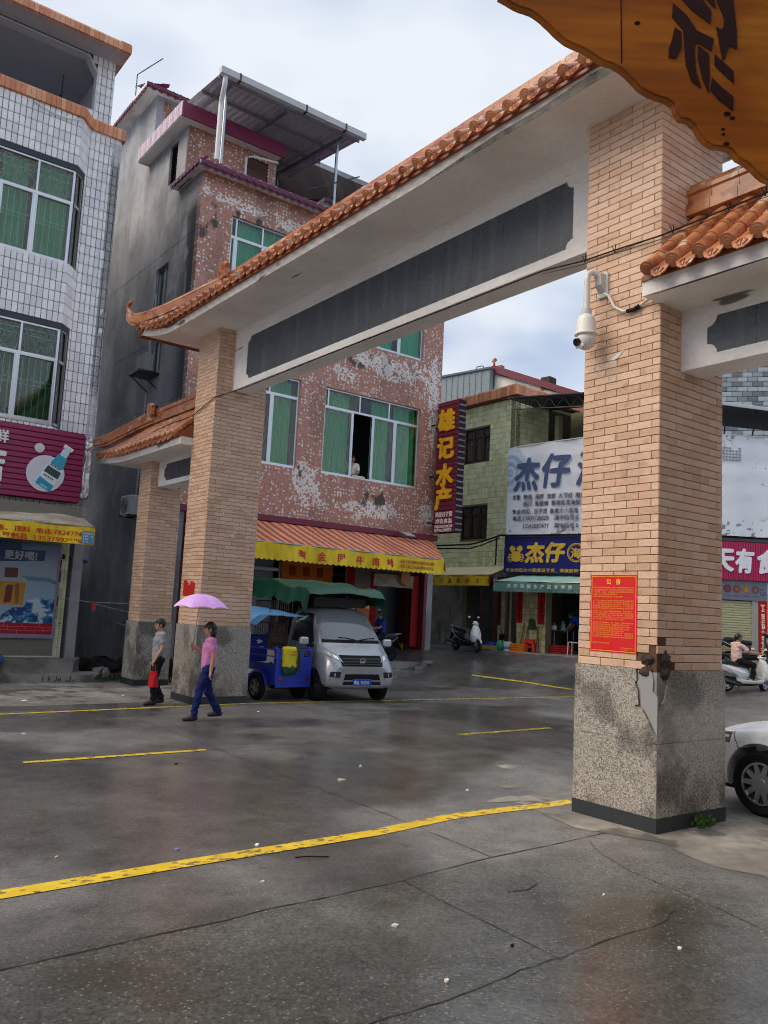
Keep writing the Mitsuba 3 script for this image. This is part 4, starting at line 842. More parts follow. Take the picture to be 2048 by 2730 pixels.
# loose bits lying on the road
for (x, y), c, r in (((-6.40, 3.65), '#e8e8e8', 0.028), ((-6.57, 3.01), '#8a86b8', 0.03), ((-5.54, 3.23), '#d8d8d2', 0.03), ((-8.36, 5.86), '#b9b6a8', 0.07), ((-6.79, 2.12), '#b9a27c', 0.028), ((-4.39, 3.55), '#c6c8c2', 0.045), ((-3.77, 3.99), '#20201e', 0.02),
                     ((-7.3, 6.9), '#dddddd', 0.03), ((-9.0, 6.6), '#cfcfcf', 0.03), ((-16.9, 4.4), '#f0f0f0', 0.09), ((-17.4, 6.5), '#e2e2dc', 0.06), ((-12.9, 3.4), '#cfcfc6', 0.05), ((-3.6, 3.3), '#d6cfc0', 0.02), ((-2.9, 3.3), '#e6e6e0', 0.018), ((-10.0, 4.48), '#161514', 0.04), ((-3.2, 4.9), '#d8d6cc', 0.025), ((-4.1, 5.3), '#cfcdc4', 0.02), ((-14.3, 8.0), '#d8d8d4', 0.04)):
    a = np.linspace(0, 2 * np.pi, 9, endpoint=False)
    rr = 0.6 * r * (0.6 + 0.7 * RNGe.random(9))
    z = rise(x, y)
    top = np.column_stack([x + rr * np.cos(a), y + rr * np.sin(a), z + 0.006 + 0.012 * RNGe.random(9)])
    m = hull(np.vstack([top, top * [1, 1, 0] + [0, 0, z + 0.001]]))
    k = put(None, 'litter', m, 'matte', c, cat='litter', label='small scrap of litter lying on the wet road', group='scraps of litter on the road')
put(None, 'twig', tube([(-5.93, 3.74, .012), (-5.9, 3.83, .016), (-5.86, 3.92, .012), (-5.83, 4.0, .01)], 0.006, 5), 'matte', '#2a211a', cat='twig', label='thin dark twig lying beside the thick yellow line')

# ---------------------------------------------------------------- the gateway
def put_uv(parent, name, mesh, bsdf, uv, smooth=False, **tags):
    m = ms(mesh)
    k = uniq(f'{parent}__{name}' if parent else name)
    scene[k] = mikit.ply(m, bsdf, smooth=smooth, uv=np.asarray(uv))
    t = {a: b for a, b in tags.items() if b}
    if t:
        labels[k] = t
    return k


GATE = thing('gateway', 'tall gateway of tan brick pillars with white beams and an orange tiled roof', 'gateway')
GCX = -10.835                                     # mirror line of the gateway
BRICK = ['#d0ae94', '#caa78b', '#d5b59c', '#cdaa90', '#d2b198', '#c3a084']
bricks = []


def face_frames(x0, x1, y0, y1):
    return (Frame((x0, y0, 0), 0), x1 - x0), (Frame((x1, y0, 0), 90), y1 - y0), (Frame((x1, y1, 0), 180), x1 - x0), (Frame((x0, y1, 0), 270), y1 - y0)


def brick_pillar(x0, x1, y0, y1, zg, zt, seed, cut=None, label=None):
    core = put(GATE, 'pillar', bx(x0 + .012, x1 - .012, y0 + .012, y1 - .012, 0.2, zt), 'matte', '#5d463a', label=label)
    for i, (fr, w) in enumerate(face_frames(x0 + .012, x1 - .012, y0 + .012, y1 - .012)):
        fr2 = fr
        grid_tiles(fr2, -.010, w + .010, zg, zt, 0.30, 0.0824, 0.0, 0.012, 0.0075, 0.002, bricks, len(BRICK), bond=0.5, seed=seed + i, clip=None if cut is None else cut(i))
    return core


# outline of the broken corner of the near pillar
def cut_near(i):
    def ok(u, z):
        if i == 0:
            return not (z < 1.67 and u > 0.74) and not (z < 1.8 and u > 0.82) and not (z < 1.86 and u > 0.93)
        if i == 1:
            return not (z < 1.70 and u < 0.14) and not (z < 1.86 and u < 0.08)
        return True
    return ok


PX0, PX1, PY0, PY1 = -6.015, -5.02, 7.257, 8.43
near_pillar = brick_pillar(PX0, PX1, PY0, PY1, 1.562, 7.76, 1, cut_near, 'near brick pillar with a red notice and a broken corner above its stone base')
far_pillar = brick_pillar(2 * GCX - PX1, 2 * GCX - PX0, PY0, PY1, 1.562, 7.76, 11, None, 'far brick pillar on the other side of the road')
side_pillar = brick_pillar(-20.04, -19.32, 7.44, 8.24, 1.5, 5.36, 21, None, 'short brick pillar of the side passage')
side_pillar2 = brick_pillar(-2.35, -1.63, 7.44, 8.24, 1.5, 5.36, 31)
pieces(GATE, 'brick', bricks, 'brick', BRICK, 300, 'brickwork')

# stone bases: slabs of speckled terrazzo over a rough core, a dark plinth below
for b, (x0, x1, y0, y1, near) in enumerate(((-6.03, -4.998, 7.235, 8.452, 1), (2 * GCX + 4.998, 2 * GCX + 6.03, 7.235, 8.452, 0), (-20.07, -19.29, 7.41, 8.27, 0), (-2.38, -1.6, 7.41, 8.27, 0))):
    top = 1.562 if b < 2 else 1.5
    core = put(GATE, 'base', bx(x0 + .025, x1 - .025, y0 + .025, y1 - .025, 0, top - .02), 'concrete', label='speckled stone base of the near pillar, cracked at its upper corner' if near else None)
    for fi, (fr, w) in enumerate(face_frames(x0, x1, y0, y1)):
        lo = sbox(0 if fi % 2 == 0 else .024, .147, w if fi % 2 == 0 else w - .024, .852)
        up = sbox(0 if fi % 2 == 0 else .024, .856, w if fi % 2 == 0 else w - .024, top)
        if near and fi == 0:
            up = up.difference(Polygon([(0.775, 1.6), (0.79, 1.45), (0.765, 1.43), (0.80, 1.36), (0.815, 1.21), (0.75, 1.20), (0.86, 1.165), (0.93, 1.07), (1.0, 0.955), (1.05, 0.93), (1.05, 1.6)]))
        if near and fi == 1:
            up = up.difference(Polygon([(-.01, 1.6), (0.20, 1.6), (0.17, 1.40), (0.12, 1.27), (0.02, 1.16), (-.01, 1.16)]))
        for s in (lo, up):
            put(core, 'slab', ext(s, -.024, 0.0), 'terrazzo', fr=fr)
        put(core, 'plinth', ext(sbox(-.004 if fi % 2 == 0 else 0, 0, w + (.004 if fi % 2 == 0 else 0), .145), -.02, .004), 'satin', '#2c3136', fr=fr)
    if near:
        put(core, 'mortar_patch', ext(Polygon([(0.80, 1.55), (0.81, 1.47), (0.79, 1.43), (0.83, 1.36), (0.84, 1.20), (0.90, 1.14), (0.96, 1.04), (1.02, 0.94), (1.028, 0.94), (1.028, 1.30), (0.97, 1.36), (0.98, 1.47), (0.95, 1.55)]), -.024, -.008), 'matte', '#96979a', fr=Frame((x0, y0, 0), 0), label='pale grey mortar where the slab has split')
        lump = trimesh.creation.icosphere(subdivisions=4, radius=1.0)
        lump.apply_scale((0.18, 0.155, 0.26))
        lump.vertices += (meshkit.fbm(lump.vertices * 14, 4, 3)[:, None] - 0.5) * lump.vertex_normals * 0.10
        lump.apply_translation((x1 - .17, y0 + .16, 1.60))
        put(core, 'rubble', lump, 'matte', '#3f362f', label='rough dark rubble in the broken corner')
for (x, z, w, h) in ((-5.86, 4.0, .10, .05), (-5.6, 1.9 + 1.0, .03, .05)):
    pass

# beams with dark granite panels
def notched(x0, x1, z0, z1, r=0.11):
    p = sbox(x0, z0, x1, z1)
    for cx in (x0, x1):
        for cz in (z0, z1):
            p = p.difference(Point(cx, cz).buffer(r, 6))
    return p


def beam(x0, x1, z0, z1, px0, px1, pz0, pz1, label):
    b = put(GATE, 'beam', bx(x0, x1, 7.65, 8.03, z0, z1), 'plaster', label=label)
    hole = notched(px0, px1, pz0, pz1)
    put(b, 'surround', ext(sbox(x0, z0, x1, z1).difference(hole), -.018, 0), 'plaster', fr=Frame((0, 7.632, 0), 0))
    n = max(1, round((px1 - px0) / 0.6))
    for i in range(n):
        a, c = px0 + (px1 - px0) * i / n, px0 + (px1 - px0) * (i + 1) / n
        put(b, 'panel', ext(hole.intersection(sbox(a + .002, pz0, c - .002, pz1)), -.018, -.010), 'dark_granite', fr=Frame((0, 7.632, 0), 0))
    return b


main_beam = beam(-15.66, -6.01, 6.465, 7.76, -15.1, -6.55, 6.6, 7.5, 'long white beam with a dark granite panel over the road')
left_beam = beam(-19.33, -16.64, 4.75, 5.38, -19.0, -16.9, 4.86, 5.27, 'short white beam over the far side passage')
right_beam = beam(-5.03, -2.34, 4.70, 5.38, -4.72, -2.6, 4.82, 5.22, 'short white beam over the near side passage')


def eave_slab(x0, x1, ye, zb, h, up, name, label, ragged=False):
    "soffit slab with curled ends; ye = front edge, mirrored about the gate's middle plane"
    n = 61
    xs = np.linspace(x0, x1, n)
    ys = [ye, 2 * 7.843 - ye]
    z = np.array([zb + up(x) for x in xs])
    v, f = [], []
    for i in range(n):
        for (y, dz) in ((ys[0], 0), (ys[1], 0), (ys[1], h), (ys[0], h)):
            v.append([xs[i], y, z[i] + dz])
    for i in range(n - 1):
        for j in range(4):
            a, b, c, d = 4 * i + j, 4 * i + (j + 1) % 4, 4 * i + 4 + (j + 1) % 4, 4 * i + 4 + j
            f += [[a, b, c], [a, c, d]]
    f += [[0, 2, 1], [0, 3, 2], [4 * n - 4, 4 * n - 3, 4 * n - 2], [4 * n - 4, 4 * n - 2, 4 * n - 1]]
    return put(GATE, name, trimesh.Trimesh(v, f, process=False), 'plaster', label=label)


CLAY = ['#c4703a', '#b8602e', '#cc7d45', '#a9552c', '#c98a55']


def barrel(pts, r, seg_r):
    "one barrel tile: half tube, slightly tapered"
    p = np.asarray(pts, float)
    t = tube(p, [r, seg_r], 12)
    return t


def tiled_roof(tag, x0, x1, ye, ze, yr, zr, hip, up, sep, label):
    """front slope of a tiled roof between x0 and x1: eave line (ye, ze), ridge (yr, zr); hip(x) = the y where the slope ends; up(x) = lift of the eave"""
    rf = put(GATE, 'roof', trimesh.Trimesh(), 'glazed_clay') if False else None
    n = 81
    xs = np.linspace(x0, x1, n)
    v, f = [], []
    for x in xs:
        yh = hip(x)
        t = (yh - ye) / (yr - ye)
        zt = ze + t * (zr - ze)
        z0 = ze + up(x)
        v += [[x, ye + .03, z0 - .0], [x, (ye + yh) / 2, 0.5 * z0 + 0.5 * zt - .03], [x, yh, zt - .02 + 0.3 * up(x)], [x, 2 * yr - yh, zt - .02 + 0.3 * up(x)], [x, 2 * yr - ye, z0 - .02], [x, 2 * yr - ye, z0 - .05], [x, ye + .03, z0 - .04]]
    for i in range(n - 1):
        for j in range(7):
            a, b = 7 * i + j, 7 * i + (j + 1) % 7
            f += [[a, b, b + 7], [a, b + 7, a + 7]]
    f += [[0, j, j + 1] for j in range(1, 6)] + [[7 * n - 7, 7 * n - 6 + j, 7 * n - 7 + j] for j in range(1, 6)]
    rf = put(GATE, 'roof', trimesh.Trimesh(v, f, process=False), 'satin', '#7d4428', label=label)  # sheet coloured darker than the tiles: shade between the rows put into it
    cnt = int(round((x1 - x0) / 0.285))
    step = (x1 - x0) / cnt
    for i in range(cnt):
        x = x0 + (i + 0.5) * step
        yh = hip(x)
        if yh - ye < 0.12:
            yh = ye + 0.12
        t = (yh - ye) / (yr - ye)
        a = np.array([x, ye - .07, ze + up(x) + .035])
        c = np.array([x, yh, ze + t * (zr - ze) + .03 + 0.3 * up(x)])
        L = np.linalg.norm(c - a)
        m = max(1, int(round(L / 0.27)))
        segs = []
        for s in range(m):
            p, q = a + (c - a) * s / m, a + (c - a) * ((s + 1) / m + (0.03 if s < m - 1 else 0))
            segs.append(tube([p, p + (q - p) * .12, p + (q - p) * .121, q], [.078, .078, .072, .066], 12))
        if sep(x):
            for s in segs:
                put(rf, 'barrel_tile', s, 'glazed_clay', smooth=40)
        else:
            put(rf, 'barrel_row', segs, 'glazed_clay', smooth=40)
        d = (c - a) / L
        # round end with a raised pattern
        e0 = a - d * .012
        rings = [tube([e0 + d * .012, e0 - d * .004], [.078, .076], 16), tube([e0, e0 - d * .012], [.055, .05], 12), tube([e0, e0 - d * .018], [.026, .02], 10)]
        put(rf, 'end_disc', rings, 'glazed_clay', smooth=30)
        if i < cnt - 1:
            xd = x + step / 2
            zz = ze + up(xd)
            fan = []
            ang = np.linspace(np.pi, 2 * np.pi, 13)
            pts = [(-.105, 0.03)] + [(0.105 * np.cos(q), 0.118 * np.sin(q) * (1 + .12 * (k % 2))) for k, q in enumerate(ang)] + [(.105, 0.03), (0.0, -.01)]
            pl = ext(Polygon(pts).buffer(0), 0, .016)
            rib = [tube([(-.02 * k2, .022, -.01), (-.055 * k2, .024, -.05), (-.02 * k2, .022, -.095)], .006, 5) for k2 in (-1, 0.2, 1)]
            al = math.radians(24)
            R = np.array([[1, 0, 0], [0, math.cos(al), -math.sin(al)], [0, math.sin(al), math.cos(al)]])
            w = trimesh.util.concatenate([pl] + rib)
            w.vertices = w.vertices @ R.T * [1, -1, 1] + [xd, ye - .055, zz + .005]
            put(rf, 'drip_tile', w, 'glazed_clay')
            # the channel tiles between two barrels, stepped
            if sep(x):
                for s in range(m):
                    p, q = a + (c - a) * s / m, a + (c - a) * (s + 1) / m
                    w = .105
                    put(rf, 'channel_tile', hull([[xd - w, p[1], p[2] - .035 + .012], [xd + w, p[1], p[2] - .035 + .012], [xd - w, q[1], q[2] - .045], [xd + w, q[1], q[2] - .045], [xd - w, p[1], p[2] - .06], [xd + w, p[1], p[2] - .06], [xd - w, q[1], q[2] - .07], [xd + w, q[1], q[2] - .07]]), 'glazed_clay')
    return rf


def ridge(rf, x0, x1, y, z0, z1, bl=0.33):
    n = int(round((x1 - x0) / bl))
    st = (x1 - x0) / n
    for i in range(n):
        a, b = x0 + i * st + .003, x0 + (i + 1) * st - .003
        h = z1 - z0
        prof = Polygon([(-.15, z0), (-.15, z0 + .3 * h), (-.11, z0 + .33 * h), (-.11, z0 + .58 * h), (-.135, z0 + .62 * h), (-.135, z0 + .74 * h), (-.09, z0 + .78 * h), (-.07, z1 - .02), (0, z1), (.07, z1 - .02), (.09, z0 + .78 * h), (.135, z0 + .74 * h), (.135, z0 + .62 * h), (.11, z0 + .58 * h), (.11, z0 + .33 * h), (.15, z0 + .3 * h), (.15, z0)])
        m = ext(prof, a, b, 'x')
        m.apply_translation((0, y, 0))
        put(rf, 'ridge_tile', m, 'glazed_clay')


def hip_ridge(rf, pts, r0, r1):
    p = np.asarray(pts, float)
    t = np.linspace(0, 1, len(p))
    s = np.linspace(0, 1, 40)
    q = np.stack([np.interp(s, t, p[:, k]) for k in range(3)], 1)
    for _ in range(6):
        q[1:-1] = (q[:-2] + 2 * q[1:-1] + q[2:]) / 4
    side = np.gradient(q[:, :2], axis=0)
    side = np.column_stack([-side[:, 1], side[:, 0]]) / (np.linalg.norm(side, axis=1, keepdims=True) + 1e-9)
    band, n = [], len(q)
    drop = np.interp(s, [0, .55, .72, .80], [.30, .27, .17, .0])
    for (wa, za), (wb, zb) in (((.085, 0.0), (.085, .45)), ((.11, .45), (.11, .75)), ((.085, .75), (.10, 1.0))):
        ring = []
        for w_, zf in ((wa, za), (wb, zb), (-wb, zb), (-wa, za)):
            ring.append(np.column_stack([q[:, :2] + side * w_ * (r0 / .095) * np.interp(s, [0, .8, 1], [1, .6, .4])[:, None], q[:, 2] - drop * zf]))
        ring = np.stack(ring, 1).reshape(-1, 3)
        f = []
        for i in range(n - 1):
            if drop[i] > .02:
                for j in range(4):
                    a, b = 4 * i + j, 4 * i + (j + 1) % 4
                    f += [[a, b, b + 4], [a, b + 4, a + 4]]
        band.append(trimesh.Trimesh(ring, f, process=False))
    put(rf, 'hip_ridge', [tube(q, np.linspace(r0, r1, 40), 10)] + band, 'glazed_clay', smooth=40)


def scroll(rf, x, y, z, s=1.0):
    m = [tube([(x, y - .05, z), (x, y + .05, z)], .17 * s, 16), tube([(x, y - .065, z), (x, y + .065, z)], .10 * s, 14), bx(x - .1 * s, x + .2 * s, y - .045, y + .045, z - .2 * s, z), tube([(x + .1 * s, y, z + .1 * s), (x + .22 * s, y, z + .02)], .07 * s, 10)]
    put(rf, 'ridge_ornament', m, 'glazed_clay', smooth=40)


def up_main(x):
    t = max(0.0, (abs(x - GCX) - 5.7) / 2.0)
    return 0.36 * min(t, 1.2) ** 1.7


XL, XR = -18.55, 2 * GCX + 18.55
eave_slab(XL, XR, 6.62, 7.76, 0.155, up_main, 'eave', 'white concrete eave with a stained soffit over the road')
hipM = lambda x: 7.843 - max(0.0, abs(x - GCX) - 5.66) * 1.25 / 2.1
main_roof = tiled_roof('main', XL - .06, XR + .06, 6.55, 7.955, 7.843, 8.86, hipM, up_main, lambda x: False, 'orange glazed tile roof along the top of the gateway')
ridge(main_roof, -16.45, -5.2, 7.843, 8.82, 9.40)
for sgn in (1, -1):
    mir = lambda p: [((x if sgn > 0 else 2 * GCX - x), y, z) for x, y, z in p]
    for yy in (1, -1):
        fl = lambda p: [(x, y if yy > 0 else 2 * 7.843 - y, z) for x, y, z in p]
        hip_ridge(main_roof, fl(mir([(-16.4, 7.8, 9.3), (-16.75, 7.66, 9.2), (-17.1, 7.45, 9.08), (-17.6, 7.1, 8.83), (-18.0, 6.8, 8.65), (-18.4, 6.58, 8.56), (-18.75, 6.45, 8.58), (-18.95, 6.42, 8.72), (-18.98, 6.41, 8.88), (-18.88, 6.42, 8.97), (-18.78, 6.42, 8.92)])), .095, .04)
    scroll(main_roof, -16.5 if sgn > 0 else 2 * GCX + 16.5, 7.6, 9.38)


def wing(sgn, label):
    m = (lambda x: x) if sgn > 0 else (lambda x: 2 * GCX - x)
    xa, xb = sorted((m(-16.62), m(-21.85)))
    inner = m(-16.62)

    def upw(x):
        t = max(0.0, (abs(x - inner) - 3.2) / 2.0)
        return 0.16 * min(t, 1.2) ** 1.6
    eave_slab(xa, xb, 6.98, 5.36, 0.165, upw, 'eave', None)
    hw = lambda x: 7.843 - max(0.0, abs(x - inner) - 3.5) * 0.9 / 1.8
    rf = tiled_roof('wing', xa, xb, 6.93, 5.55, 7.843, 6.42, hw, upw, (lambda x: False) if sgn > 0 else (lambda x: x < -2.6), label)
    ra, rb = sorted((m(-16.62), m(-20.1)))
    ridge(rf, ra, rb, 7.843, 6.46, 6.86)
    for yy in (1, -1):
        hip_ridge(rf, [(m(x), y if yy > 0 else 2 * 7.843 - y, z) for x, y, z in [(-20.05, 7.8, 6.78), (-20.5, 7.6, 6.66), (-21.0, 7.3, 6.42), (-21.5, 7.05, 6.22), (-21.9, 6.88, 6.13), (-22.25, 6.8, 6.16), (-22.5, 6.78, 6.3)]], .085, .035)
    scroll(rf, m(-20.15), 7.6, 6.82, 0.85)


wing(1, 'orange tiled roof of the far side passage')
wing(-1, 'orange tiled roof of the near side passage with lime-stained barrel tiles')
put(GATE, 'edge_repair', ext(Polygon([(-8.3, 7.755), (-7.6, 7.80), (-6.9, 7.835), (-6.2, 7.83), (-5.5, 7.88), (-5.0, 7.85), (-4.4, 7.9), (-4.4, 7.755)]), 0.0, .006), 'concrete', fr=Frame((0, 6.62, 0), 0), label='bare grey strip where the paint of the eave has come off')

# paper scraps and marks left on the bricks
for x, y, z, w, h, face in ((-5.6, 0, 4.92, .09, .045, 0), (-15.655, 7.75, 4.02, .10, .03, 1), (-15.655, 8.05, 3.2, .12, .03, 1), (-15.655, 7.65, 2.95, .02, .12, 1)):
    pass
paper = put(GATE, 'paper_scrap', ext(Polygon([(0, 0), (.12, .05), (.2, .075), (.11, .0), (.05, -.02)]), .002, .006), 'matte', '#dcdcdc', fr=Frame((-5.66, PY0 - .001, 4.88), 0))
for y, z, w, h in ((7.62, 4.75, .13, .02), (7.8, 3.9, .10, .018), (8.1, 3.95, .13, .016), (7.75, 3.72, .014, .10), (7.62, 3.8, .015, .10)):
    put(GATE, 'paper_scrap', bx(-15.652, -15.648, y, y + w, z, z + h), 'matte', '#cfc9c0')
wire = put(GATE, 'bracket_wire', [tube([(-15.645, 7.86, 3.42), (-15.6, 7.86, 3.45), (-15.58, 7.93, 3.52)], .012, 6), rbx(-15.648, -15.6, 7.83, 7.9, 3.36, 3.44)], 'satin', '#b9bcc0', smooth=30, label='small clamp fixed to the far pillar')

# notice on the near pillar
NF = Frame((-5.852, PY0 - .001, 1.705), 0)
notice = thing('notice', 'red notice with yellow writing stuck on the near brick pillar', 'notice')
put(notice, 'sheet', ext(sbox(0, 0, .592, .81), 0, .004), 'satin', '#cf1512', fr=NF)
put(notice, 'border', ext(sbox(.012, .012, .58, .798).difference(sbox(.018, .018, .574, .792)), .004, .006), 'satin', '#e2a32c', fr=NF)
write(notice, NF, '公告', .205, .715, .062, '#efc440', .004, .003, .016, gap=.06, name='heading')
rg = np.random.default_rng(5)
pr = shapely.union_all([marks(rg, .035, .555, .57, .69, 5, 27), marks(rg, .035, .555, .45, .55, 5, 27), marks(rg, .035, .555, .335, .44, 5, 27), marks(rg, .035, .555, .15, .32, 8, 27), marks(rg, .035, .26, .085, .105, 1, 10), marks(rg, .40, .555, .03, .062, 2, 9)])
put(notice, 'small_print', ext(pr, .004, .006), 'satin', '#dc8f2e', fr=NF)
# red scrap of a poster on the far pillar, cut across
np_ = thing('torn_poster', 'torn red poster low on the far brick pillar', 'poster')
put(np_, 'sheet', ext(Polygon([(0, 0), (.55, 0), (.55, .26), (.36, .30), (.3, .2), (.1, .33), (0, .3)]), 0, .005), 'satin', '#b5261a', fr=Frame((-16.5, PY0 - .001, 2.15), 0))

# ---------------------------------------------------------------- facade helpers
def bars(items, d0, d1):
    "frame bars in local (u, z): list of (u0, u1, z0, z1)"
    return [rbx(a, b, d0, d1, c, d, .006) for a, b, c, d in items]


def curtain(u0, u1, z0, z1, n, amp=.035, wave=.13, seed=0):
    rng = np.random.default_rng(seed)
    k = max(4, int((u1 - u0) / wave * 8))
    us = np.linspace(u0, u1, k)
    ph = np.cumsum(rng.uniform(.5, 1.1, k))
    y = n + amp * np.sin(ph) * rng.uniform(.6, 1.2, k)
    v = np.vstack([np.column_stack([us, y, np.full(k, z0)]), np.column_stack([us, n + (y - n) * .7, np.full(k, z1)])])
    f = []
    for i in range(k - 1):
        f += [[i, i + 1, k + i + 1], [i, k + i + 1, k + i]]
    return trimesh.Trimesh(v, f, process=False)


def leaf(u0, u1, n, z0, z1, seed):
    "a pane that hangs a little out of true"
    m = pane(u0, u1, n, z0, z1)
    m.vertices[:, 1] += np.random.default_rng(seed).uniform(-.012, .012, 3) @ np.stack([[-1, 1, 1, -1], [-1, -1, 1, 1], [0, 0, 0, 0]])
    return m


def room(parent, fr, u0, u1, z0, z1, n0, n1, col='#6b6660', name='room'):
    "five faces of a room behind an opening"
    t = .05
    put(parent, name, [bx(u0 - t, u1 + t, n1 - t, n1, z0 - t, z1 + t), bx(u0 - t, u0, n1, n0, z0 - t, z1 + t), bx(u1, u1 + t, n1, n0, z0 - t, z1 + t), bx(u0, u1, n1, n0, z0 - t, z0), bx(u0, u1, n1, n0, z1, z1 + t)], 'matte', col, fr=fr)


def window(parent, fr, u0, u1, z0, z1, n, tr, cols, top, glass='green_glass', fcol='#c9ced3', cur='#cfe0d4', skip=(), grille=False, seed=0, rm=True, fw=.055, label=None, sill=True):
    """a window: cols = the uprights below the transom tr, top = those above it; skip = indexes of the lower panes left open"""
    w = uniq(f'{parent}__window')
    fb = [(u0, u1, z0, z0 + fw * 1.2), (u0, u1, z1 - fw, z1), (u0, u0 + fw, z0, z1), (u1 - fw, u1, z0, z1)]
    lo = [u0] + list(cols) + [u1]
    if tr:
        fb += [(u0, u1, tr - fw * .7, tr + fw * .7)]
        fb += [(t - fw / 2, t + fw / 2, tr, z1) for t in top]
    fb += [(t - fw * .6, t + fw * .6, z0, tr or z1) for t in cols]
    for i in range(len(lo) - 1):                                        # sliding leaves have a frame of their own
        if i not in skip:
            a, b, c, d = lo[i] + fw * .6, lo[i + 1] - fw * .6, z0 + fw, (tr or z1) - fw * .6
            fb += [(a, a + .035, c, d), (b - .035, b, c, d), (a, b, c, c + .04), (a, b, d - .03, d)]
    scene[w + '__frame'] = shape(fr(trimesh.util.concatenate(bars(fb, n - .05, n + .03))), 'metal', fcol)
    COUNT[w + '__frame'] = 1
    if label:
        labels[w] = {'label': label}
    for i in range(len(lo) - 1):
        if i not in skip:
            put(w, 'pane', leaf(lo[i] + .01, lo[i + 1] - .01, n - .01, z0 + .02, (tr or z1) - .01, seed * 7 + i), glass, fr=fr)
    if tr:
        tt = [u0] + list(top) + [u1]
        for i in range(len(tt) - 1):
            put(w, 'pane', leaf(tt[i] + .01, tt[i + 1] - .01, n - .01, tr + .01, z1 - .02, seed * 11 + i), glass, fr=fr)
    if cur:
        rng = np.random.default_rng(seed)
        for i in range(len(lo) - 1):
            if i not in skip:
                gap = rng.choice([.0, .0, .05, .16]) * (lo[i + 1] - lo[i])
                put(w, 'curtain', curtain(lo[i] + .03, lo[i + 1] - .03 - gap, z0 + .03, z1 - .04, n - .17, seed=seed + i), 'matte', cur, fr=fr, smooth=60)
    if grille:
        g = []
        for t in np.arange(u0 + .13, u1, .15):
            g.append(bx(t - .008, t + .008, n - .085, n - .07, z0, tr))
        for zz in (z0 + .55 * (tr - z0), z0 + .62 * (tr - z0), tr + .62 * (z1 - tr), tr + .8 * (z1 - tr)):
            g.append(bx(u0, u1, n - .085, n - .07, zz - .007, zz + .007))
        for c in np.arange(u0 + .3, u1, .42):
            for s in (.34, .2):
                a = np.linspace(0, np.pi, 9)
                g.append(tube(np.column_stack([c + s * .75 * np.cos(a), a * 0 + n - .08, tr + s * 1.4 * np.sin(a)]), .008, 4))
        put(w, 'grille', g, 'metal', '#c8ccd0', fr=fr)
    if rm:
        room(parent, fr, u0 - .2, u1 + .2, z0 - .5, z1 + .15, n - .2, n - 2.6)
    if sill:
        put(w, 'sill', bx(u0 - .02, u1 + .02, n - .06, n + .06, z0 - .03, z0 + .003), 'matte', '#b9b4ac', fr=fr)
    return w


def wall_sheet(parent, name, fr, outline, holes, n0, n1, bsdf, col=None, label=None):
    p = outline if isinstance(outline, Polygon) else sbox(outline[0], outline[2], outline[1], outline[3])
    for h in holes:
        p = p.difference(sbox(h[0], h[2], h[1], h[3]) if not isinstance(h, Polygon) else h)
    return put(parent, name, ext(p, n0, n1), bsdf, col, fr=fr, label=label)


def awning(parent, fr, u0, u1, zb, nb, zf, nf, vh, bsdf, col, vb, vcol, scallop=.17, sag=.05, du0=0.0, du1=0.0, seed=0):
    "a sloping canvas from the wall (zb, nb) to its front bar (zf, nf) with a hanging valance; du0, du1 = how far the front is shorter at its ends"
    nu, nn = max(10, int((u1 - u0) / .12)), 9
    v, uv = [], []
    for i in range(nu):
        s = i / (nu - 1)
        for j in range(nn):
            t = j / (nn - 1)
            a0, a1 = u0 + du0 * t, u1 - du1 * t
            u = a0 + (a1 - a0) * s
            z = zb + (zf - zb) * t - sag * math.sin(math.pi * t) * (0.6 + 0.4 * math.sin(s * 23 + seed)) + .012 * math.sin(s * 61 + 3 * t)
            v.append([u, nb + (nf - nb) * t, z])
            uv.append([u, t])
    f = []
    for i in range(nu - 1):
        for j in range(nn - 1):
            a = i * nn + j
            f += [[a, a + 1, a + nn + 1], [a, a + nn + 1, a + nn]]
    m = fr(trimesh.Trimesh(v, f, process=False))
    k = uniq(f'{parent}__canvas')
    if col is None:
        scene[k] = mikit.ply(m, bsdf, smooth=True, uv=np.array(uv))
    else:
        scene[k] = shape(m, bsdf, col, True)
    a0, a1 = u0 + du0, u1 - du1
    us = np.linspace(a0, a1, max(8, int((a1 - a0) / .025)))
    edge = us * 0 + zf - vh - (.045 * np.abs(np.sin(np.pi * (us - a0) / scallop)) if scallop else 0)
    v = np.vstack([np.column_stack([us, nf + .004 + .02 * np.sin(us * 5 + seed), us * 0 + zf]), np.column_stack([us, nf + .02 + .05 * np.sin(us * 4 + 1 + seed), edge])])
    n = len(us)
    f = []
    for i in range(n - 1):
        f += [[i, i + 1, n + i + 1], [i, n + i + 1, n + i]]
    put(parent, 'valance', trimesh.Trimesh(v, f, process=False), vb, vcol, fr=fr, smooth=True if vcol is not None else False)
    put(parent, 'front_bar', [cyl((a0, nf, zf), (a1, nf, zf), .022, 8)] + [cyl((u, nb, zb - .35), (u, nf, zf), .014, 6) for u in (a0 + .1, (a0 + a1) / 2, a1 - .1)], 'metal', '#a9a9a6', fr=fr)


FX = lambda x: Frame((x, 0, 0), 90)                # facades that look towards +x: u = y

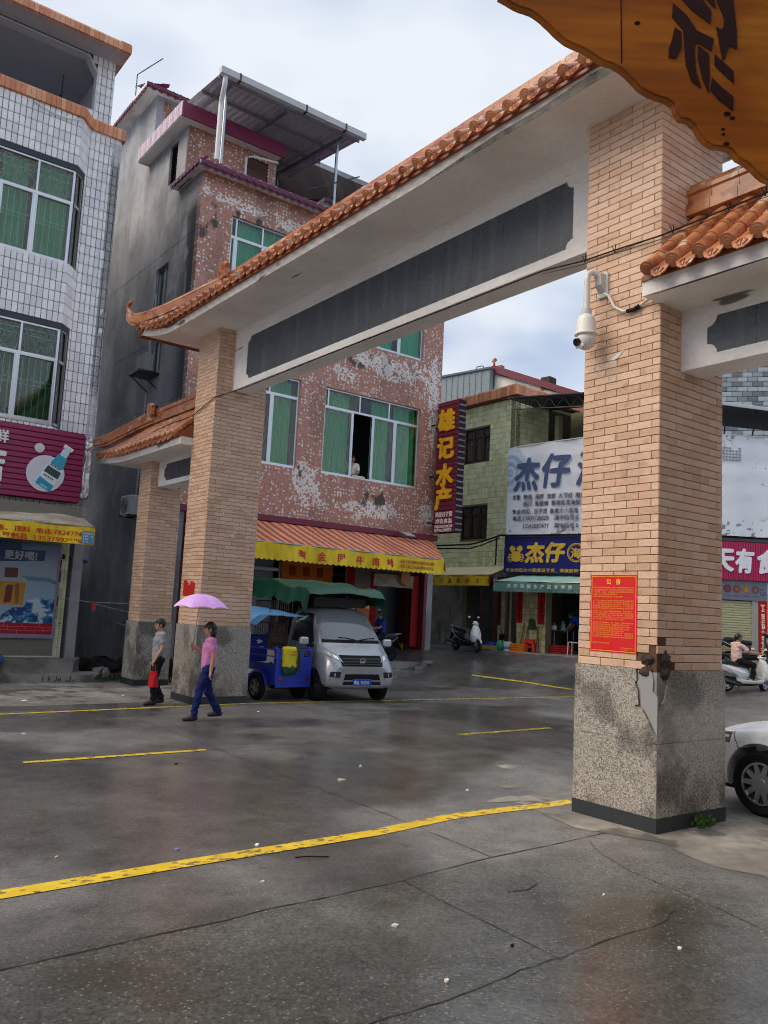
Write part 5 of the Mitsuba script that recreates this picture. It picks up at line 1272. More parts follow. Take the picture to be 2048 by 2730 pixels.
# ---------------------------------------------------------------- the white tiled building on the left
WB = thing('tiled_building', 'white tiled building with green windows and orange coping at the left edge', 'building')
WT = ['#f0efee', '#e7e7e7', '#f4f3f1', '#dddfe2']
bay, flat = FX(-21.6), FX(-22.0)
ch = Frame((-21.6, 5.65, 0), 138.8)
CHL = 0.5315
w_up, w_lo = (2.9, 5.62, 10.5, 13.07), (2.9, 5.62, 6.28, 8.78)
holes = [w_up, w_lo]
wall_sheet(WB, 'wall', bay, (-8, 5.65, 4.0, 14.56), holes, -.26, -.014, 'matte', '#464b53')
wall_sheet(WB, 'wall', ch, (0, CHL, 4.0, 14.56), [(-.1, .42, 10.5, 13.07), (-.1, .42, 6.28, 8.78)], -.2, -.014, 'matte', '#464b53')
wall_sheet(WB, 'wall', flat, (6.0, 6.85, 3.0, 14.56), [], -.25, -.014, 'matte', '#464b53')
put(WB, 'wall', [bx(-32, -22.0, 6.6, 6.845, 0, 14.56), bx(-32, -31.8, -8, 6.8, 0, 17), bx(-32, -21.7, -8.2, -8, 0, 17)], 'cement_render', label='bare rendered side wall along the dark alley')
tl = []
grid_tiles(bay, -1.2, 5.65, 4.1, 14.56, .14, .27, -.014, .014, .017, .003, tl, 4, [(h[0] - .01, h[1] + .1, h[2] - .01, h[3] + .01) for h in holes], seed=3)
grid_tiles(ch, 0, CHL, 4.1, 14.56, .1329, .27, -.014, .014, .017, .003, tl, 4, [(-.1, .43, 10.49, 13.08), (-.1, .43, 6.27, 8.79)], seed=4)
grid_tiles(flat, 6.0, 6.85, 4.1, 14.56, .1329, .27, -.014, .014, .017, .003, tl, 4, seed=5)
# top storey: an open loggia with cut corners
Pl = sbox(-8, 14.5, 6.49, 17.0).difference(Polygon([(-1.0, 15.07), (6.06, 15.07), (6.06, 16.23), (5.77, 16.66), (-1.0, 16.66)]))
put(WB, 'wall', ext(Pl, -.26, -.014), 'matte', '#4a505a', fr=flat)
grid_tiles(flat, -1.0, 6.49, 14.6, 17.0, .14, .27, -.014, .014, .017, .003, tl, 4, seed=6, clip=lambda u, z: not (15.1 < z < 16.68 and u < 6.06 and not (u > 5.8 and z > 16.24 + (6.06 - u) * 1.45)))
pieces(WB, 'tile', tl, 'satin', WT, 300, 'tiling')
put(WB, 'loggia', [bx(-26, -22.26, -8, 6.48, 16.72, 17.0), bx(-26.2, -26, -8, 6.48, 14.5, 17), bx(-26, -22.26, 6.28, 6.48, 14.5, 16.72), bx(-26, -22.0, -8, 6.48, 14.5, 14.62), bx(-26.0, -25.98, 3.0, 3.9, 14.6, 16.4)], 'matte', '#cfccd2', label='grey inside of the open top storey')
put(WB, 'reveal', ext(Polygon([(-1.0, 15.07), (6.06, 15.07), (6.06, 16.23), (5.77, 16.66), (-1.0, 16.66)]).difference(Polygon([(-.9, 15.11), (6.02, 15.11), (6.02, 16.2), (5.74, 16.62), (-.9, 16.62)])), -.3, .0), 'matte', '#c5c9cf', fr=flat)
put(WB, 'loggia_pipe', [tube([(-23.5, 5.5, 16.7), (-23.5, 5.52, 15.2)], .012, 5), tube([(-23.5, 5.5, 16.1), (-23.4, 4.7, 15.1)], .01, 5)], 'matte', '#3a3a3e')
eavew = put(WB, 'eave', [bx(-31, -21.35, -8, 6.62, 16.7, 16.82)], 'matte', '#b9bdc4')
OR = ['#dd9a72', '#d48b62', '#e2a67f', '#c97f57']


def coping(parent, pts, z0, z1, w, seed, name='coping_tile'):
    "tiles laid along a plan polyline; each with a face and a rounded top"
    it = []
    rng = np.random.default_rng(seed)
    for (x0, y0), (x1, y1) in zip(pts[:-1], pts[1:]):
        L = math.hypot(x1 - x0, y1 - y0)
        fr = Frame((x0, y0, 0), math.degrees(math.atan2(y1 - y0, x1 - x0)))
        n = max(1, int(round(L / .125)))
        for i in range(n):
            a, b = i * L / n + .004, (i + 1) * L / n - .004
            c = OR[int(rng.integers(4))]
            put(parent, name, fr(hull([[u, nn, zz] for u in (a, b) for nn, zz in ((0, z0), (0, z1 - .06), (-.03, z1), (-w, z1), (-w, z0))])), 'satin', c)


cop = put(WB, 'coping', [bx(-22.3, -21.62, -8, 5.6, 14.56, 14.82), bx(-22.3, -22.0, 5.6, 6.9, 14.56, 14.82)], 'matte', '#6a4a3c')
coping(cop, [(-21.53, 2.2), (-21.53, 5.68)], 14.56, 14.86, .3, 1)
coping(cop, [(-21.53, 5.68), (-21.94, 6.06), (-21.94, 6.93)], 14.56, 14.88, .3, 2)
coping(eavew, [(-21.28, 2.6), (-21.28, 6.66), (-22.6, 6.66)], 16.70, 16.95, .3, 3)
window(WB, bay, *w_up, -.07, 12.18, [3.86, 4.69], [3.7, 4.71], cur='#9fb8a8', grille=True, seed=10, label='upper green window of the white building')
window(WB, bay, *w_lo, -.07, 7.97, [3.86, 4.66], [3.7, 4.70], cur='#4d6a58', grille=True, seed=20, label='lower green window of the white building')
for z0, z1, tr in ((10.5, 13.07, 12.18), (6.28, 8.78, 7.97)):
    window(WB, ch, .0, .42, z0, z1, -.06, tr, [], [], cur='#5d7a68', rm=False, fw=.035, sill=False)
put(WB, 'torn_membrane', [tube([(-21.56, y, 14.5 - .14 * math.sin((y - 4.4) * 2.4)) for y in np.linspace(4.4, 5.6, 9)], .018, 5), tube([(-21.95, y, 14.42 - .1 * (y - 6.4)) for y in np.linspace(6.4, 6.85, 4)], .014, 5)], 'matte', '#d9dcdd', label='loose white plastic strip under the coping')
# shop front on the ground floor
put(WB, 'wall', [bx(-22.3, -21.98, -8, 6.28, .5, 4.3), bx(-22.3, -21.0, -8, 6.4, 3.9, 4.2)], 'matte', '#7d7a70')
colm = put(WB, 'column', bx(-22.3, -22.0, 6.22, 6.48, .42, 4.3), 'matte', '#8f9478', label='pale tiled corner column with peeling stickers')
ct = []
grid_tiles(flat, 6.22, 6.48, .45, 3.9, .087, .24, 0, .012, .006, .003, ct, 3, seed=8)
grid_tiles(flat, 4.0, 6.22, .45, .92, .14, .22, 0, .012, .006, .003, ct, 3, seed=9)
pieces(colm, 'tile', ct, 'satin', ['#c9cdb0', '#b9bf96', '#d4d6c2'], 300, 'tiling')
for y, z, w, h, c in ((6.25, 2.7, .06, .22, '#7a2f22'), (6.24, 2.35, .08, .3, '#39486a'), (6.24, 1.75, .07, .25, '#8e3a2b'), (6.3, 2.95, .08, .12, '#2d3c2b'), (6.38, 1.3, .04, .03, '#1e1e1e'), (6.37, 1.24, .03, .025, '#1e1e1e')):
    put(colm, 'sticker', bx(-21.986, -21.982, y, y + w, z, z + h), 'matte', c)
for y in (4.95, 5.2, 5.42):
    put(colm, 'sticker', bx(-21.986, -21.982, y, y + .2, .72, .87), 'matte', '#b3b52c', label='yellow-green sticker low on the tiles')
plat = thing('shop_steps', 'worn concrete steps in front of the white building', 'steps')
put(plat, 'platform', hull([(x, y, z) for x, y in ((-24, -8), (-20.9, -8), (-20.9, 6.5), (-22.2, 7.05), (-24, 6.9)) for z in (0.0, .44)]), 'concrete')
put(plat, 'step', hull([(x, y, z) for x, y in ((-21.3, -8), (-20.25, -8), (-20.25, 6.5), (-20.6, 7.2), (-21.3, 7.1)) for z in (0.0, .17)]), 'concrete')
put(plat, 'broken_edge', [hull(RNGe.normal(0, .09, (14, 3)) + [-20.5 - .2 * k, 6.9 + .12 * k, .1 + .05 * (k % 2)]) for k in range(5)], 'concrete')

# maroon shop sign with slats
SG = FX(-21.2)
shop_sign = thing('slat_sign', 'maroon slatted shop sign with a white bottle disc over the left shop', 'sign')
put(shop_sign, 'backing', bx(-4, 6.36, -.3, -.012, 4.34, 6.1), 'matte', '#53142f', fr=SG)
for i in range(13):
    z = 4.34 + 1.76 * i / 13
    put(shop_sign, 'slat', hull([(u, n, zz) for u in (-4, 6.365) for n, zz in ((-.02, z), (.012, z + .01), (.0, z + .118), (-.02, z + .125))]), 'satin', '#8a2250', fr=SG)
disc = put(shop_sign, 'disc', [ext(Point(5.485, 4.97).buffer(.45, 32), .012, .035), ext(Point(5.29, 5.58).buffer(.115, 20), .012, .035)], 'satin', '#d6d6de', fr=SG)
B = lambda pts: shapely.affinity.translate(shapely.affinity.rotate(Polygon(pts), -27, origin=(0, 0)), 5.44, 4.62)
rb = lambda a: B([(-a, .0), (a, 0), (a, .58), (a * .45, .86), (.085, 1.12), (-.085, 1.12), (-a * .45, .86), (-a, .58)])
for nm, pg, dd, c in (('bottle', rb(.20), .046, '#d9e6ea'), ('bottle', B([(-.12, 1.13), (.12, 1.13), (.12, 1.22), (-.12, 1.22)]), .05, '#e8eaee'), ('label', B([(-.2, .0), (.2, .0), (.2, .17), (-.2, .2)]), .05, '#2a93b4'), ('label', B([(-.17, .62), (.17, .62), (.12, .92), (-.12, .92)]), .05, '#3ba0bd'), ('label', B([(-.19, .36), (.19, .36), (.18, .54), (-.18, .54)]), .05, '#31494a'), ('label', B([(-.09, .95), (.09, .95), (.085, 1.08), (-.085, 1.08)]), .05, '#bfe3ea'), ('label', B([(-.1, .02), (.1, .02), (.1, .06), (-.1, .06)]), .054, '#7fd0df')):
    put(disc, nm, ext(pg, .012, dd), 'satin', c, fr=SG)
mk = shapely.union_all([B([(x - .02, z), (x + .015, z), (x + .02, z + .045), (x - .01, z + .04)]) for z in (.27, .575) for x in np.arange(-.13, .14, .055)])
put(disc, 'label', ext(mk, .05, .055), 'satin', '#41565a', fr=SG)
write(shop_sign, SG, '鲜', 4.24, 5.6, .34, '#e9e4ea', .012, .03, .02)
write(shop_sign, SG, '店', 3.72, 4.72, .86, '#e6e6ea', .012, .035, .035)
write(shop_sign, SG, '002', 4.22, 4.47, .17, '#e9e6ea', .012, .02, .01)
fo = rbx(-.30, .02, 6.38, 6.6, 4.45, 6.08, .05)
fo = fo.subdivide().subdivide().subdivide()
fo.vertices += (meshkit.fbm(fo.vertices * 6, 3, 8)[:, None] - .5) * .09
put(None, 'wrapped_box', Frame((-21.2, 0, 0), 0)(trimesh.Trimesh(np.column_stack([fo.vertices[:, 0], -fo.vertices[:, 1], fo.vertices[:, 2]]), fo.faces[:, ::-1])), 'foil', smooth=30, cat='box', label='crumpled silver foil wrapped box at the end of the maroon sign')

shop_awning = thing('shop_awning', 'faded beige awning with a dirty yellow valance under the maroon sign', 'awning')
awning(shop_awning, flat, -3, 6.5, 4.24, .35, 3.66, 2.0, .42, 'old_canvas', None, 'yellow_valance', None, scallop=0, sag=.10, du1=.06, seed=2)
va = Frame((-19.965, 0, 0), 90)
write(shop_awning, va, '电话:7824774', 5.08, 3.42, .135, '#c02a1c', .02, .004, .02, width=1.05)
write(shop_awning, va, '13537992586', 5.02, 3.26, .125, '#c02a1c', .02, .004, .02, width=1.12)
write(shop_awning, va, '零售、顶料', 4.05, 3.42, .135, '#c02a1c', .02, .004, .02, width=.92)
write(shop_awning, va, '送、豆制品', 4.0, 3.26, .135, '#c02a1c', .02, .004, .02, width=.92)
put(shop_awning, 'printed_patch', ext(sbox(6.13, 3.26, 6.4, 3.56), .02, .024), 'satin', '#5f8fb0', fr=va)
put(shop_awning, 'printed_lines', ext(marks(np.random.default_rng(4), 6.15, 6.38, 3.28, 3.54, 4, 5), .024, .027), 'satin', '#dddddd', fr=va, kind='stuff')

poster = thing('drinks_poster', 'large blue drinks poster with a golden bottle and a breaking wave', 'poster')
PF = FX(-21.93)
m = ext(sbox(3.9, 1.3, 6.22, 3.27), 0, .012)
put_uv(poster, 'print', PF(m), 'printed_water', np.column_stack([m.vertices[:, 0] - 3.9 - 1.0 + .15, m.vertices[:, 2] - 1.3]))
put(poster, 'red_band', ext(sbox(3.9, 1.03, 6.22, 1.3), 0, .014), 'satin', '#a3102c', fr=PF)
put(poster, 'band_lines', [bx(3.9, 6.22, .014, .017, z - .006, z + .006) for z in (1.12, 1.21)] + [bx(u, u + .012, .014, .017, z, z + .09) for z, o in ((1.03, 0), (1.12, .2), (1.21, .1)) for u in np.arange(4.1 + o, 6.2, .42)], 'satin', '#d66a6a', fr=PF)
put(poster, 'frame', [bx(6.2, 6.25, 0, .03, 1.0, 3.27), bx(3.9, 6.25, 0, .035, .93, 1.03)], 'satin', '#8d7f9d', fr=PF)
bt = lambda pts, c, d=.02: put(poster, 'bottle_print', ext(Polygon(pts).buffer(.02), .012, d), 'satin', c, fr=PF)
bt([(4.3, 1.70), (5.44, 1.70), (5.5, 1.78), (5.5, 2.30), (5.46, 2.38), (5.3, 2.44), (4.3, 2.44)], '#9aa6b2')
bt([(4.3, 1.76), (5.42, 1.76), (5.45, 2.28), (4.3, 2.28)], '#b8862f', .024)
bt([(5.02, 1.8), (5.14, 1.82), (5.16, 2.2), (5.04, 2.2)], '#6b2f1c', .028)
bt([(4.98, 2.42), (5.24, 2.42), (5.24, 2.62), (4.98, 2.62)], '#5f3322', .024)
for k in range(5):
    bt([(4.4 + .22 * k, 1.8), (4.44 + .22 * k, 1.8), (4.42 + .22 * k, 2.24), (4.36 + .22 * k, 2.24)], '#c79a45' if k % 2 else '#8a5a20', .027)
put(poster, 'slogan_board', ext(Polygon([(4.8, 2.78), (5.86, 2.86), (5.88, 3.12), (5.3, 3.1), (5.28, 3.3), (4.2, 3.3), (4.2, 2.98), (4.8, 3.0)]), .012, .018), 'satin', '#2c4d78', fr=PF)
write(poster, PF, '更好喝!', 4.9, 2.87, .24, '#aab4be', .018, .004, .03)
write(poster, PF, '水', 4.3, 3.03, .22, '#aab4be', .018, .004, .03)
pole = thing('flag_stand', 'thin white pole in a blue plastic foot on the left steps', 'stand')
put(pole, 'pole', cyl((-20.95, 4.62, .55), (-20.93, 4.66, 2.0), .016, 8), 'satin', '#c9cdd2', smooth=40)
put(pole, 'foot', hull([(-20.95 + a * sx, 4.62 + b * sy, z) for a, b, z in ((.2, .26, .44), (.2, .26, .54), (.12, .16, .62)) for sx in (-1, 1) for sy in (-1, 1)]), 'satin', '#3c4c86')

# alley between the two buildings
al = thing('air_conditioner', 'grey air conditioner unit on brackets on the dark alley wall', 'air conditioner')
for z, x, nm in ((4.55, -24.9, al),):
    put(nm, 'case', rbx(x - .42, x + .42, 8.86, 9.16, z, z + .6, .02), 'satin', '#c3c6c6')
    put(nm, 'fan_grille', [tube([(x - .1 + r * math.cos(a), 8.85, z + .3 + r * math.sin(a)) for a in np.linspace(0, 2 * np.pi, 25)], .008, 5) for r in (.24, .17, .1)] + [bx(x - .34, x + .14, 8.845, 8.86, z + .295, z + .305)], 'satin', '#5c6062')
    put(nm, 'bracket', [bx(x - .35, x - .31, 8.8, 9.26, z - .05, z), bx(x + .31, x + .35, 8.8, 9.26, z - .05, z), bx(x - .35, x + .35, 8.84, 8.88, z - .05, z - .01)], 'metal', '#4a4a4a')
    put(nm, 'pipe', tube([(x + .2, 9.2, z + .6), (x + .3, 9.22, z + 1.0), (x + .22, 9.24, z + 1.6)], .02, 6), 'satin', '#c9c9c4')
ac2 = thing('air_conditioner', 'dark air conditioner on a bracket high on the alley wall by the roof curl', 'air conditioner')
put(ac2, 'case', rbx(-24.9, -24.2, 8.8, 9.1, 8.95, 9.5, .02), 'satin', '#8f9294')
put(ac2, 'bracket', [bx(-25.0, -24.1, 8.6, 9.26, 8.86, 8.93), tube([(-24.9, 9.24, 8.45), (-24.9, 8.65, 8.88)], .02, 5), tube([(-24.2, 9.24, 8.45), (-24.2, 8.65, 8.88)], .02, 5)], 'metal', '#3e3e42')
ac3 = thing('air_conditioner', 'small grey air conditioner under the awning end in the alley', 'air conditioner')
put(ac3, 'case', rbx(-23.6, -22.9, 6.95, 7.25, 3.0, 3.5, .02), 'satin', '#8b8d92')
put(ac3, 'bracket', bx(-23.6, -22.9, 6.86, 7.25, 2.92, 2.99), 'metal', '#444444')
pipes = thing('drain_pipe', 'thin white pipes running down the dark alley wall', 'pipe')
for pts in ([(-24.9, 9.2, 12.2), (-24.95, 9.2, 10.6), (-24.9, 9.2, 9.6)], [(-24.75, 9.2, 11.6), (-24.72, 9.2, 10.4)], [(-24.9, 9.2, 8.4), (-24.95, 9.2, 6.0), (-25.0, 9.2, 5.2)], [(-23.8, 9.2, 5.4), (-23.85, 9.2, 3.8), (-24.3, 9.2, 3.8)], [(-25.6, 9.18, 7.2), (-25.65, 9.15, 7.6), (-25.4, 9.1, 7.75)]):
    put(pipes, 'pipe', tube(pts, .028, 7), 'satin', '#b9bbbd', smooth=50)
put(pipes, 'pipe', tube([(-25.5, 9.15, 1.25), (-22.3, 9.2, 1.05)], .035, 7), 'satin', '#8d8f92', smooth=50)
rope = thing('clothes_line', 'thin line with a pink cloth across the alley mouth', 'line')
put(rope, 'line', [tube([(-22.0, 6.5, 1.95), (-22.0, 7.2, 1.88), (-22.0, 8.2, 1.9), (-22.0, 9.26, 2.0)], .008, 4), tube([(-22.0, 7.2, 1.85), (-22.0, 8.2, 1.66), (-22.0, 9.26, 1.5)], .006, 4)], 'matte', '#b8b8ba')
put(rope, 'cloth', hull([(-22.0 + dx, 7.2 + dy, z) for dx in (-.02, .02) for dy, z in ((-.06, 1.9), (.05, 1.9), (.09, 1.7), (.0, 1.64))]), 'matte', '#b04a50', label='pink cloth pegged on the line')
put(None, 'alley_wall', bx(-30.2, -30, 6.8, 9.3, 0, 3.2), 'cement_render', cat='wall', label='low dark wall closing the alley between the two buildings')
rg = np.random.default_rng(8)
bag = thing('rubbish_heap', 'dark heap of rubbish at the foot of the alley with a red bag', 'rubbish')
put(bag, 'sack', [hull(rg.normal(0, .16, (20, 3)) * [1, 1, .8] + [-22.6 - .35 * k, 7.6 + .5 * (k % 3), .12]) for k in range(6)], 'matte', '#2a2524')
put(bag, 'red_bag', hull(rg.normal(0, .1, (20, 3)) + [-21.4, 8.75, .75]), 'satin', '#a3252c')
put(bag, 'box', rbx(-22.0, -21.2, 8.5, 9.1, 0, .62, .02), 'matte', '#231d1c')

# ---------------------------------------------------------------- the red mosaic building
PB = thing('mosaic_building', 'four storey building with peeling red mosaic front, dark rendered side and purple tiled eaves', 'building')
fx = FX(-22.0)
W3, W2 = (13.98, 17.92, 6.27, 9.08), (10.2, 13.05, 6.27, 9.08)
U3, U2 = (13.98, 17.92, 10.8, 13.6), (10.3, 13.05, 10.8, 13.6)
wall_sheet(PB, 'front_wall', fx, (9.27, 18.82, 4.73, 14.6), [W3, W2, U3, U2], -.25, 0, 'mosaic', label='peeling red and white mosaic front with sooty stains')
put(PB, 'side_wall', ext(sbox(-34, 0, -22.002, 14.9).difference(sbox(-25.09, 9.0, -24.1, 12.5)).difference(sbox(-25.05, 6.6, -24.0, 7.95)).union(sbox(-34, 14.8, -23.41, 16.7)).union(sbox(-34, 16.6, -26.4, 19.3)).difference(sbox(-24.75, 15.2, -24.12, 16.55)), 0, .25), 'cement_render', fr=Frame((0, 9.52, 0), 0), label='dark rendered side wall streaked with black mould')
put(PB, 'rear_wall', [bx(-34, -22.01, 18.57, 18.815, 0, 19.3), bx(-34.2, -34, 9.3, 18.8, 0, 19.3), bx(-34, -22.25, 9.5, 18.6, 14.5, 14.7), bx(-34, -26.4, 9.5, 18.6, 19.1, 19.3)], 'cement_render')
put(PB, 'front_wall', bx(-22.2, -22.004, 18.56, 18.83, 4.73, 14.6), 'mosaic') if False else None
window(PB, fx, *W3, -.10, 8.47, [15.14, 15.95, 16.89], [14.14, 15.39, 16.61], skip=(1,), seed=31, cur='#9fd0b8', label='wide green window with one leaf slid open')
window(PB, fx, *W2, -.10, 8.5, [11.0, 12.1], [11.3, 12.0], seed=41, cur='#9fd0b8', label='green window beside the far pillar')
window(PB, fx, *U3, -.10, 12.95, [15.1, 16.0, 16.88], [15.4, 16.6], seed=51, cur='#b5e3cf')
window(PB, fx, *U2, -.10, 12.98, [10.5, 11.45, 12.3], [10.5, 11.4, 12.3], seed=61, cur='#b5e3cf')
sf = Frame((0, 9.27, 0), 0)
window(PB, sf, -25.09, -24.1, 9.0, 12.5, -.12, 0, [-24.55], [], seed=71, cur='#32463c', label='tall narrow side window over the alley', fcol='#8f9498')
window(PB, sf, -25.05, -24.0, 6.6, 7.95, -.12, 0, [-24.5], [], seed=72, cur=None, glass='tinted', fcol='#6d7074')
lv = uniq(f'{PB}__louvre_window')
put(lv, 'frame', bars([(-24.75, -24.7, 15.2, 16.55), (-24.17, -24.12, 15.2, 16.55), (-24.75, -24.12, 15.2, 15.25), (-24.75, -24.12, 16.5, 16.55)], -.16, -.04), 'metal', '#7b8084', fr=sf)
for i in range(9):
    z = 15.27 + i * .14
    put(lv, 'slat', hull([(u, n, zz) for u in (-24.7, -24.17) for n, zz in ((-.14, z + .09), (-.05, z), (-.145, z + .095), (-.055, z + .005))]), 'tinted', fr=sf)
room(PB, sf, -24.9, -24.0, 15.1, 16.6, -.2, -1.5, '#2a2a2c')
put(PB, 'scaffold_line', [bx(-33.5, -22.3, 9.262, 9.272, z, z + .05) for z in (7.9, 10.1, 12.9)], 'cement_render', label='faint floor line across the dark side wall')
# maroon band and purple wavy eaves
put(PB, 'band', [bx(-22.15, -21.86, 9.27, 18.83, 4.55, 4.73)], 'satin', '#6d1733', label='maroon band above the shop awning')


def wavy_eave(fr, u0, u1, z0, z1, n0, n1, rows=2, name='eave'):
    "purple roman tiles: a sloping sheet with rolls, its lower edge wavy, over a waved fascia"
    e = put(PB, name, ext(sbox(u0, z0, u1, z0 + .10), n0 - .02, n1 - .02), 'plaster', fr=fr)
    pit = .26
    nU = max(6, int((u1 - u0) / .043))
    us = np.linspace(u0, u1, nU)
    for r in range(rows):
        t0, t1 = r / rows, (r + 1) / rows
        za, zb = z1 + (z0 + .06 - z1) * t0, z1 + (z0 + .06 - z1) * t1
        na, nb = n0 + (n1 - n0) * t0, n0 + (n1 - n0) * t1
        w = .035 * np.sin(2 * np.pi * us / pit)
        v = np.vstack([np.column_stack([us, us * 0 + na, za + w]), np.column_stack([us, us * 0 + nb + .02, zb + w + .025]), np.column_stack([us, us * 0 + nb + .02, zb + w - .02])])
        f = []
        for i in range(nU - 1):
            for k in (0, 1):
                f += [[k * nU + i, k * nU + i + 1, (k + 1) * nU + i + 1], [k * nU + i, (k + 1) * nU + i + 1, (k + 1) * nU + i]]
        put(e, 'tile_row', trimesh.Trimesh(v, f, process=False), 'gloss', '#71305a' if r % 2 else '#7d3a66', fr=fr, smooth=True)
    for k, (zt, dn) in enumerate(((z0 + .03, .0), (z0 - .06, -.035))):
        w = .03 * np.sin(2 * np.pi * us / pit + 1.1 * k)
        v = np.vstack([np.column_stack([us, us * 0 + n1 + .02 + dn, zt + .07 + 0 * us]), np.column_stack([us, us * 0 + n1 + .02 + dn, zt - .04 + w])])
        f = []
        for i in range(nU - 1):
            f += [[i, i + 1, nU + i + 1], [i, nU + i + 1, nU + i]]
        put(e, 'fascia', trimesh.Trimesh(v, f, process=False), 'satin', '#5a1c36', fr=fr)
    return e


wavy_eave(fx, 9.05, 18.95, 14.66, 15.02, -.05, .34)
wavy_eave(sf, -23.75, -21.68, 14.66, 15.02, -.05, .28)
put(PB, 'parapet', bx(-22.2, -21.98, 9.27, 18.8, 14.6, 15.0), 'mosaic')
# set-back upper storey with its own slab, stair head behind with roman tiles
p2 = FX(-23.4)
wall_sheet(PB, 'upper_wall', p2, (9.3, 12.4, 14.7, 16.75), [(11.3, 12.1, 14.7, 16.5)], -.2, 0, 'mosaic')
put(PB, 'upper_wall', [bx(-30, -24.6, 12.3, 12.5, 14.7, 18.8)], 'mosaic')
put(PB, 'upper_slab', bx(-26.6, -23.0, 8.9, 12.4, 16.72, 16.86), 'plaster')
put(PB, 'upper_slab', [bx(-26.6, -22.98, 8.86, 8.9, 16.66, 17.15), bx(-26.62, -26.58, 8.9, 9.5, 16.66, 17.15)], 'plaster')
sl = put(PB, 'slab_edge', bx(-23.0, -22.94, 8.86, 12.45, 16.66, 17.12), 'satin', '#7a2748')
cw = []
for i in range(24):
    put(sl, 'tile', bx(-26.55 + .15 * i, -26.42 + .15 * i, 8.835, 8.862, 16.68, 17.14), 'satin', ['#c9b6c4', '#bda6b8', '#d4c4cf'][i % 3])
door = put(PB, 'roof_door', [bx(-23.55, -23.45, 11.3, 12.1, 14.7, 16.5)], 'satin', '#4a2a1e', label='brown door on the roof terrace')
put(PB, 'roof_pipe', tube([(-23.2, 11.2, 14.9), (-23.2, 11.2, 16.3), (-23.1, 11.4, 16.36), (-22.9, 12.2, 16.36)], .04, 7), 'satin', '#dfe0e2', smooth=50)
put(PB, 'stair_head', [bx(-30, -26.5, 9.3, 12.4, 16.6, 19.2)], 'mosaic')
sh = Frame((0, 9.3, 0), 0)
wavy_eave(sh, -30.2, -26.2, 19.2, 19.6, -.3, .5, 3)
wavy_eave(FX(-26.4), 8.75, 13.0, 19.2, 19.75, -.9, .35, 4)
wavy_eave(FX(-23.6), 14.2, 19.2, 15.9, 16.5, -1.0, .45, 4)
put(PB, 'upper_wall', bx(-30, -23.6, 13.9, 18.6, 14.7, 15.95), 'mosaic')
put(PB, 'aerial', [tube([(-27.9, 9.0, 19.2), (-27.9, 9.0, 20.6), (-26.3, 9.3, 20.5)], .02, 5)], 'metal', '#3c3c40', smooth=40)
# sheet metal canopy over the roof terrace
cn = thing('metal_canopy', 'corrugated metal canopy on posts over the roof terrace', 'canopy')
k, nY = 34, 120
xs = [-21.45, -26.2]
ys = np.linspace(9.36, 14.46, nY)
w = .018 * np.sign(np.sin(2 * np.pi * ys / .22)) * np.minimum(1, 3 * np.abs(np.sin(2 * np.pi * ys / .22)))
v = np.vstack([np.column_stack([ys * 0 + xs[0], ys, 17.5 + w]), np.column_stack([ys * 0 + xs[1], ys, 18.05 + w])])
f = []
for i in range(nY - 1):
    f += [[i, i + 1, nY + i + 1], [i, nY + i + 1, nY + i]]
put(cn, 'sheet', trimesh.Trimesh(v, f, process=False), 'satin', '#a6a9b6')
for t in (.04, .3, .55, .8):
    x, z = xs[0] + (xs[1] - xs[0]) * t, 17.5 + .55 * t
    put(cn, 'purlin', bx(x - .03, x + .03, 9.36, 14.46, z - .10, z - .022), 'satin', '#80828e')
for y in (9.75, 11.7, 13.82):
    put(cn, 'rafter', hull([(x, y + dy, z) for x, z in ((-21.6, 17.40), (-21.6, 17.3), (-26.2, 17.93), (-26.2, 17.83)) for dy in (-.03, .03)]), 'satin', '#5c5e6a')
put(cn, 'gutter', [bx(-21.46, -21.28, 9.3, 14.5, 17.4, 17.43), bx(-21.30, -21.28, 9.3, 14.5, 17.4, 17.6), bx(-21.46, -21.28, 9.29, 9.31, 17.4, 17.6), bx(-21.46, -21.28, 14.49, 14.51, 17.4, 17.6)], 'satin', '#c3c7c9')
for y in (9.9, 12.2, 13.7):
    put(cn, 'strap', bx(-21.47, -21.27, y - .03, y + .03, 17.38, 17.615), 'metal', '#5b5450')
for y in (9.78, 13.82):
    put(cn, 'post', cyl((-21.95, y, 15.0), (-21.95, y, 17.4), .05, 10), 'metal', '#b4bac2', smooth=40)
put(cn, 'post', cyl((-26.0, 13.82, 14.7), (-26.0, 13.82, 17.9), .05, 10), 'metal', '#8b9098', smooth=40)
put(cn, 'downpipe', tube([(-21.42, 9.48, 17.4), (-21.42, 9.48, 17.25), (-21.5, 9.5, 17.1), (-21.75, 9.56, 16.85), (-21.82, 9.58, 16.7), (-21.82, 9.58, 15.0)], .075, 12), 'satin', '#e6e7e8', smooth=50)
put(cn, 'wire', [tube([(-21.95, 9.9, 16.6), (-22.0, 11.0, 15.5), (-21.9, 13.8, 15.35)], .01, 4), tube([(-21.7, 12.6, 15.1), (-21.7, 14.6, 16.3)], .022, 5), tube([(-22.0, 13.2, 17.3), (-22.0, 13.2, 15.8)], .008, 4)], 'matte', '#4a4a4e')
put(None, 'blue_bucket', [cyl((-22.6, 11.9, 14.75), (-22.6, 11.9, 15.25), .13, 14, .16)], 'satin', '#1d5fae', smooth=40, cat='bucket', label='blue bucket on the roof terrace under the metal canopy')

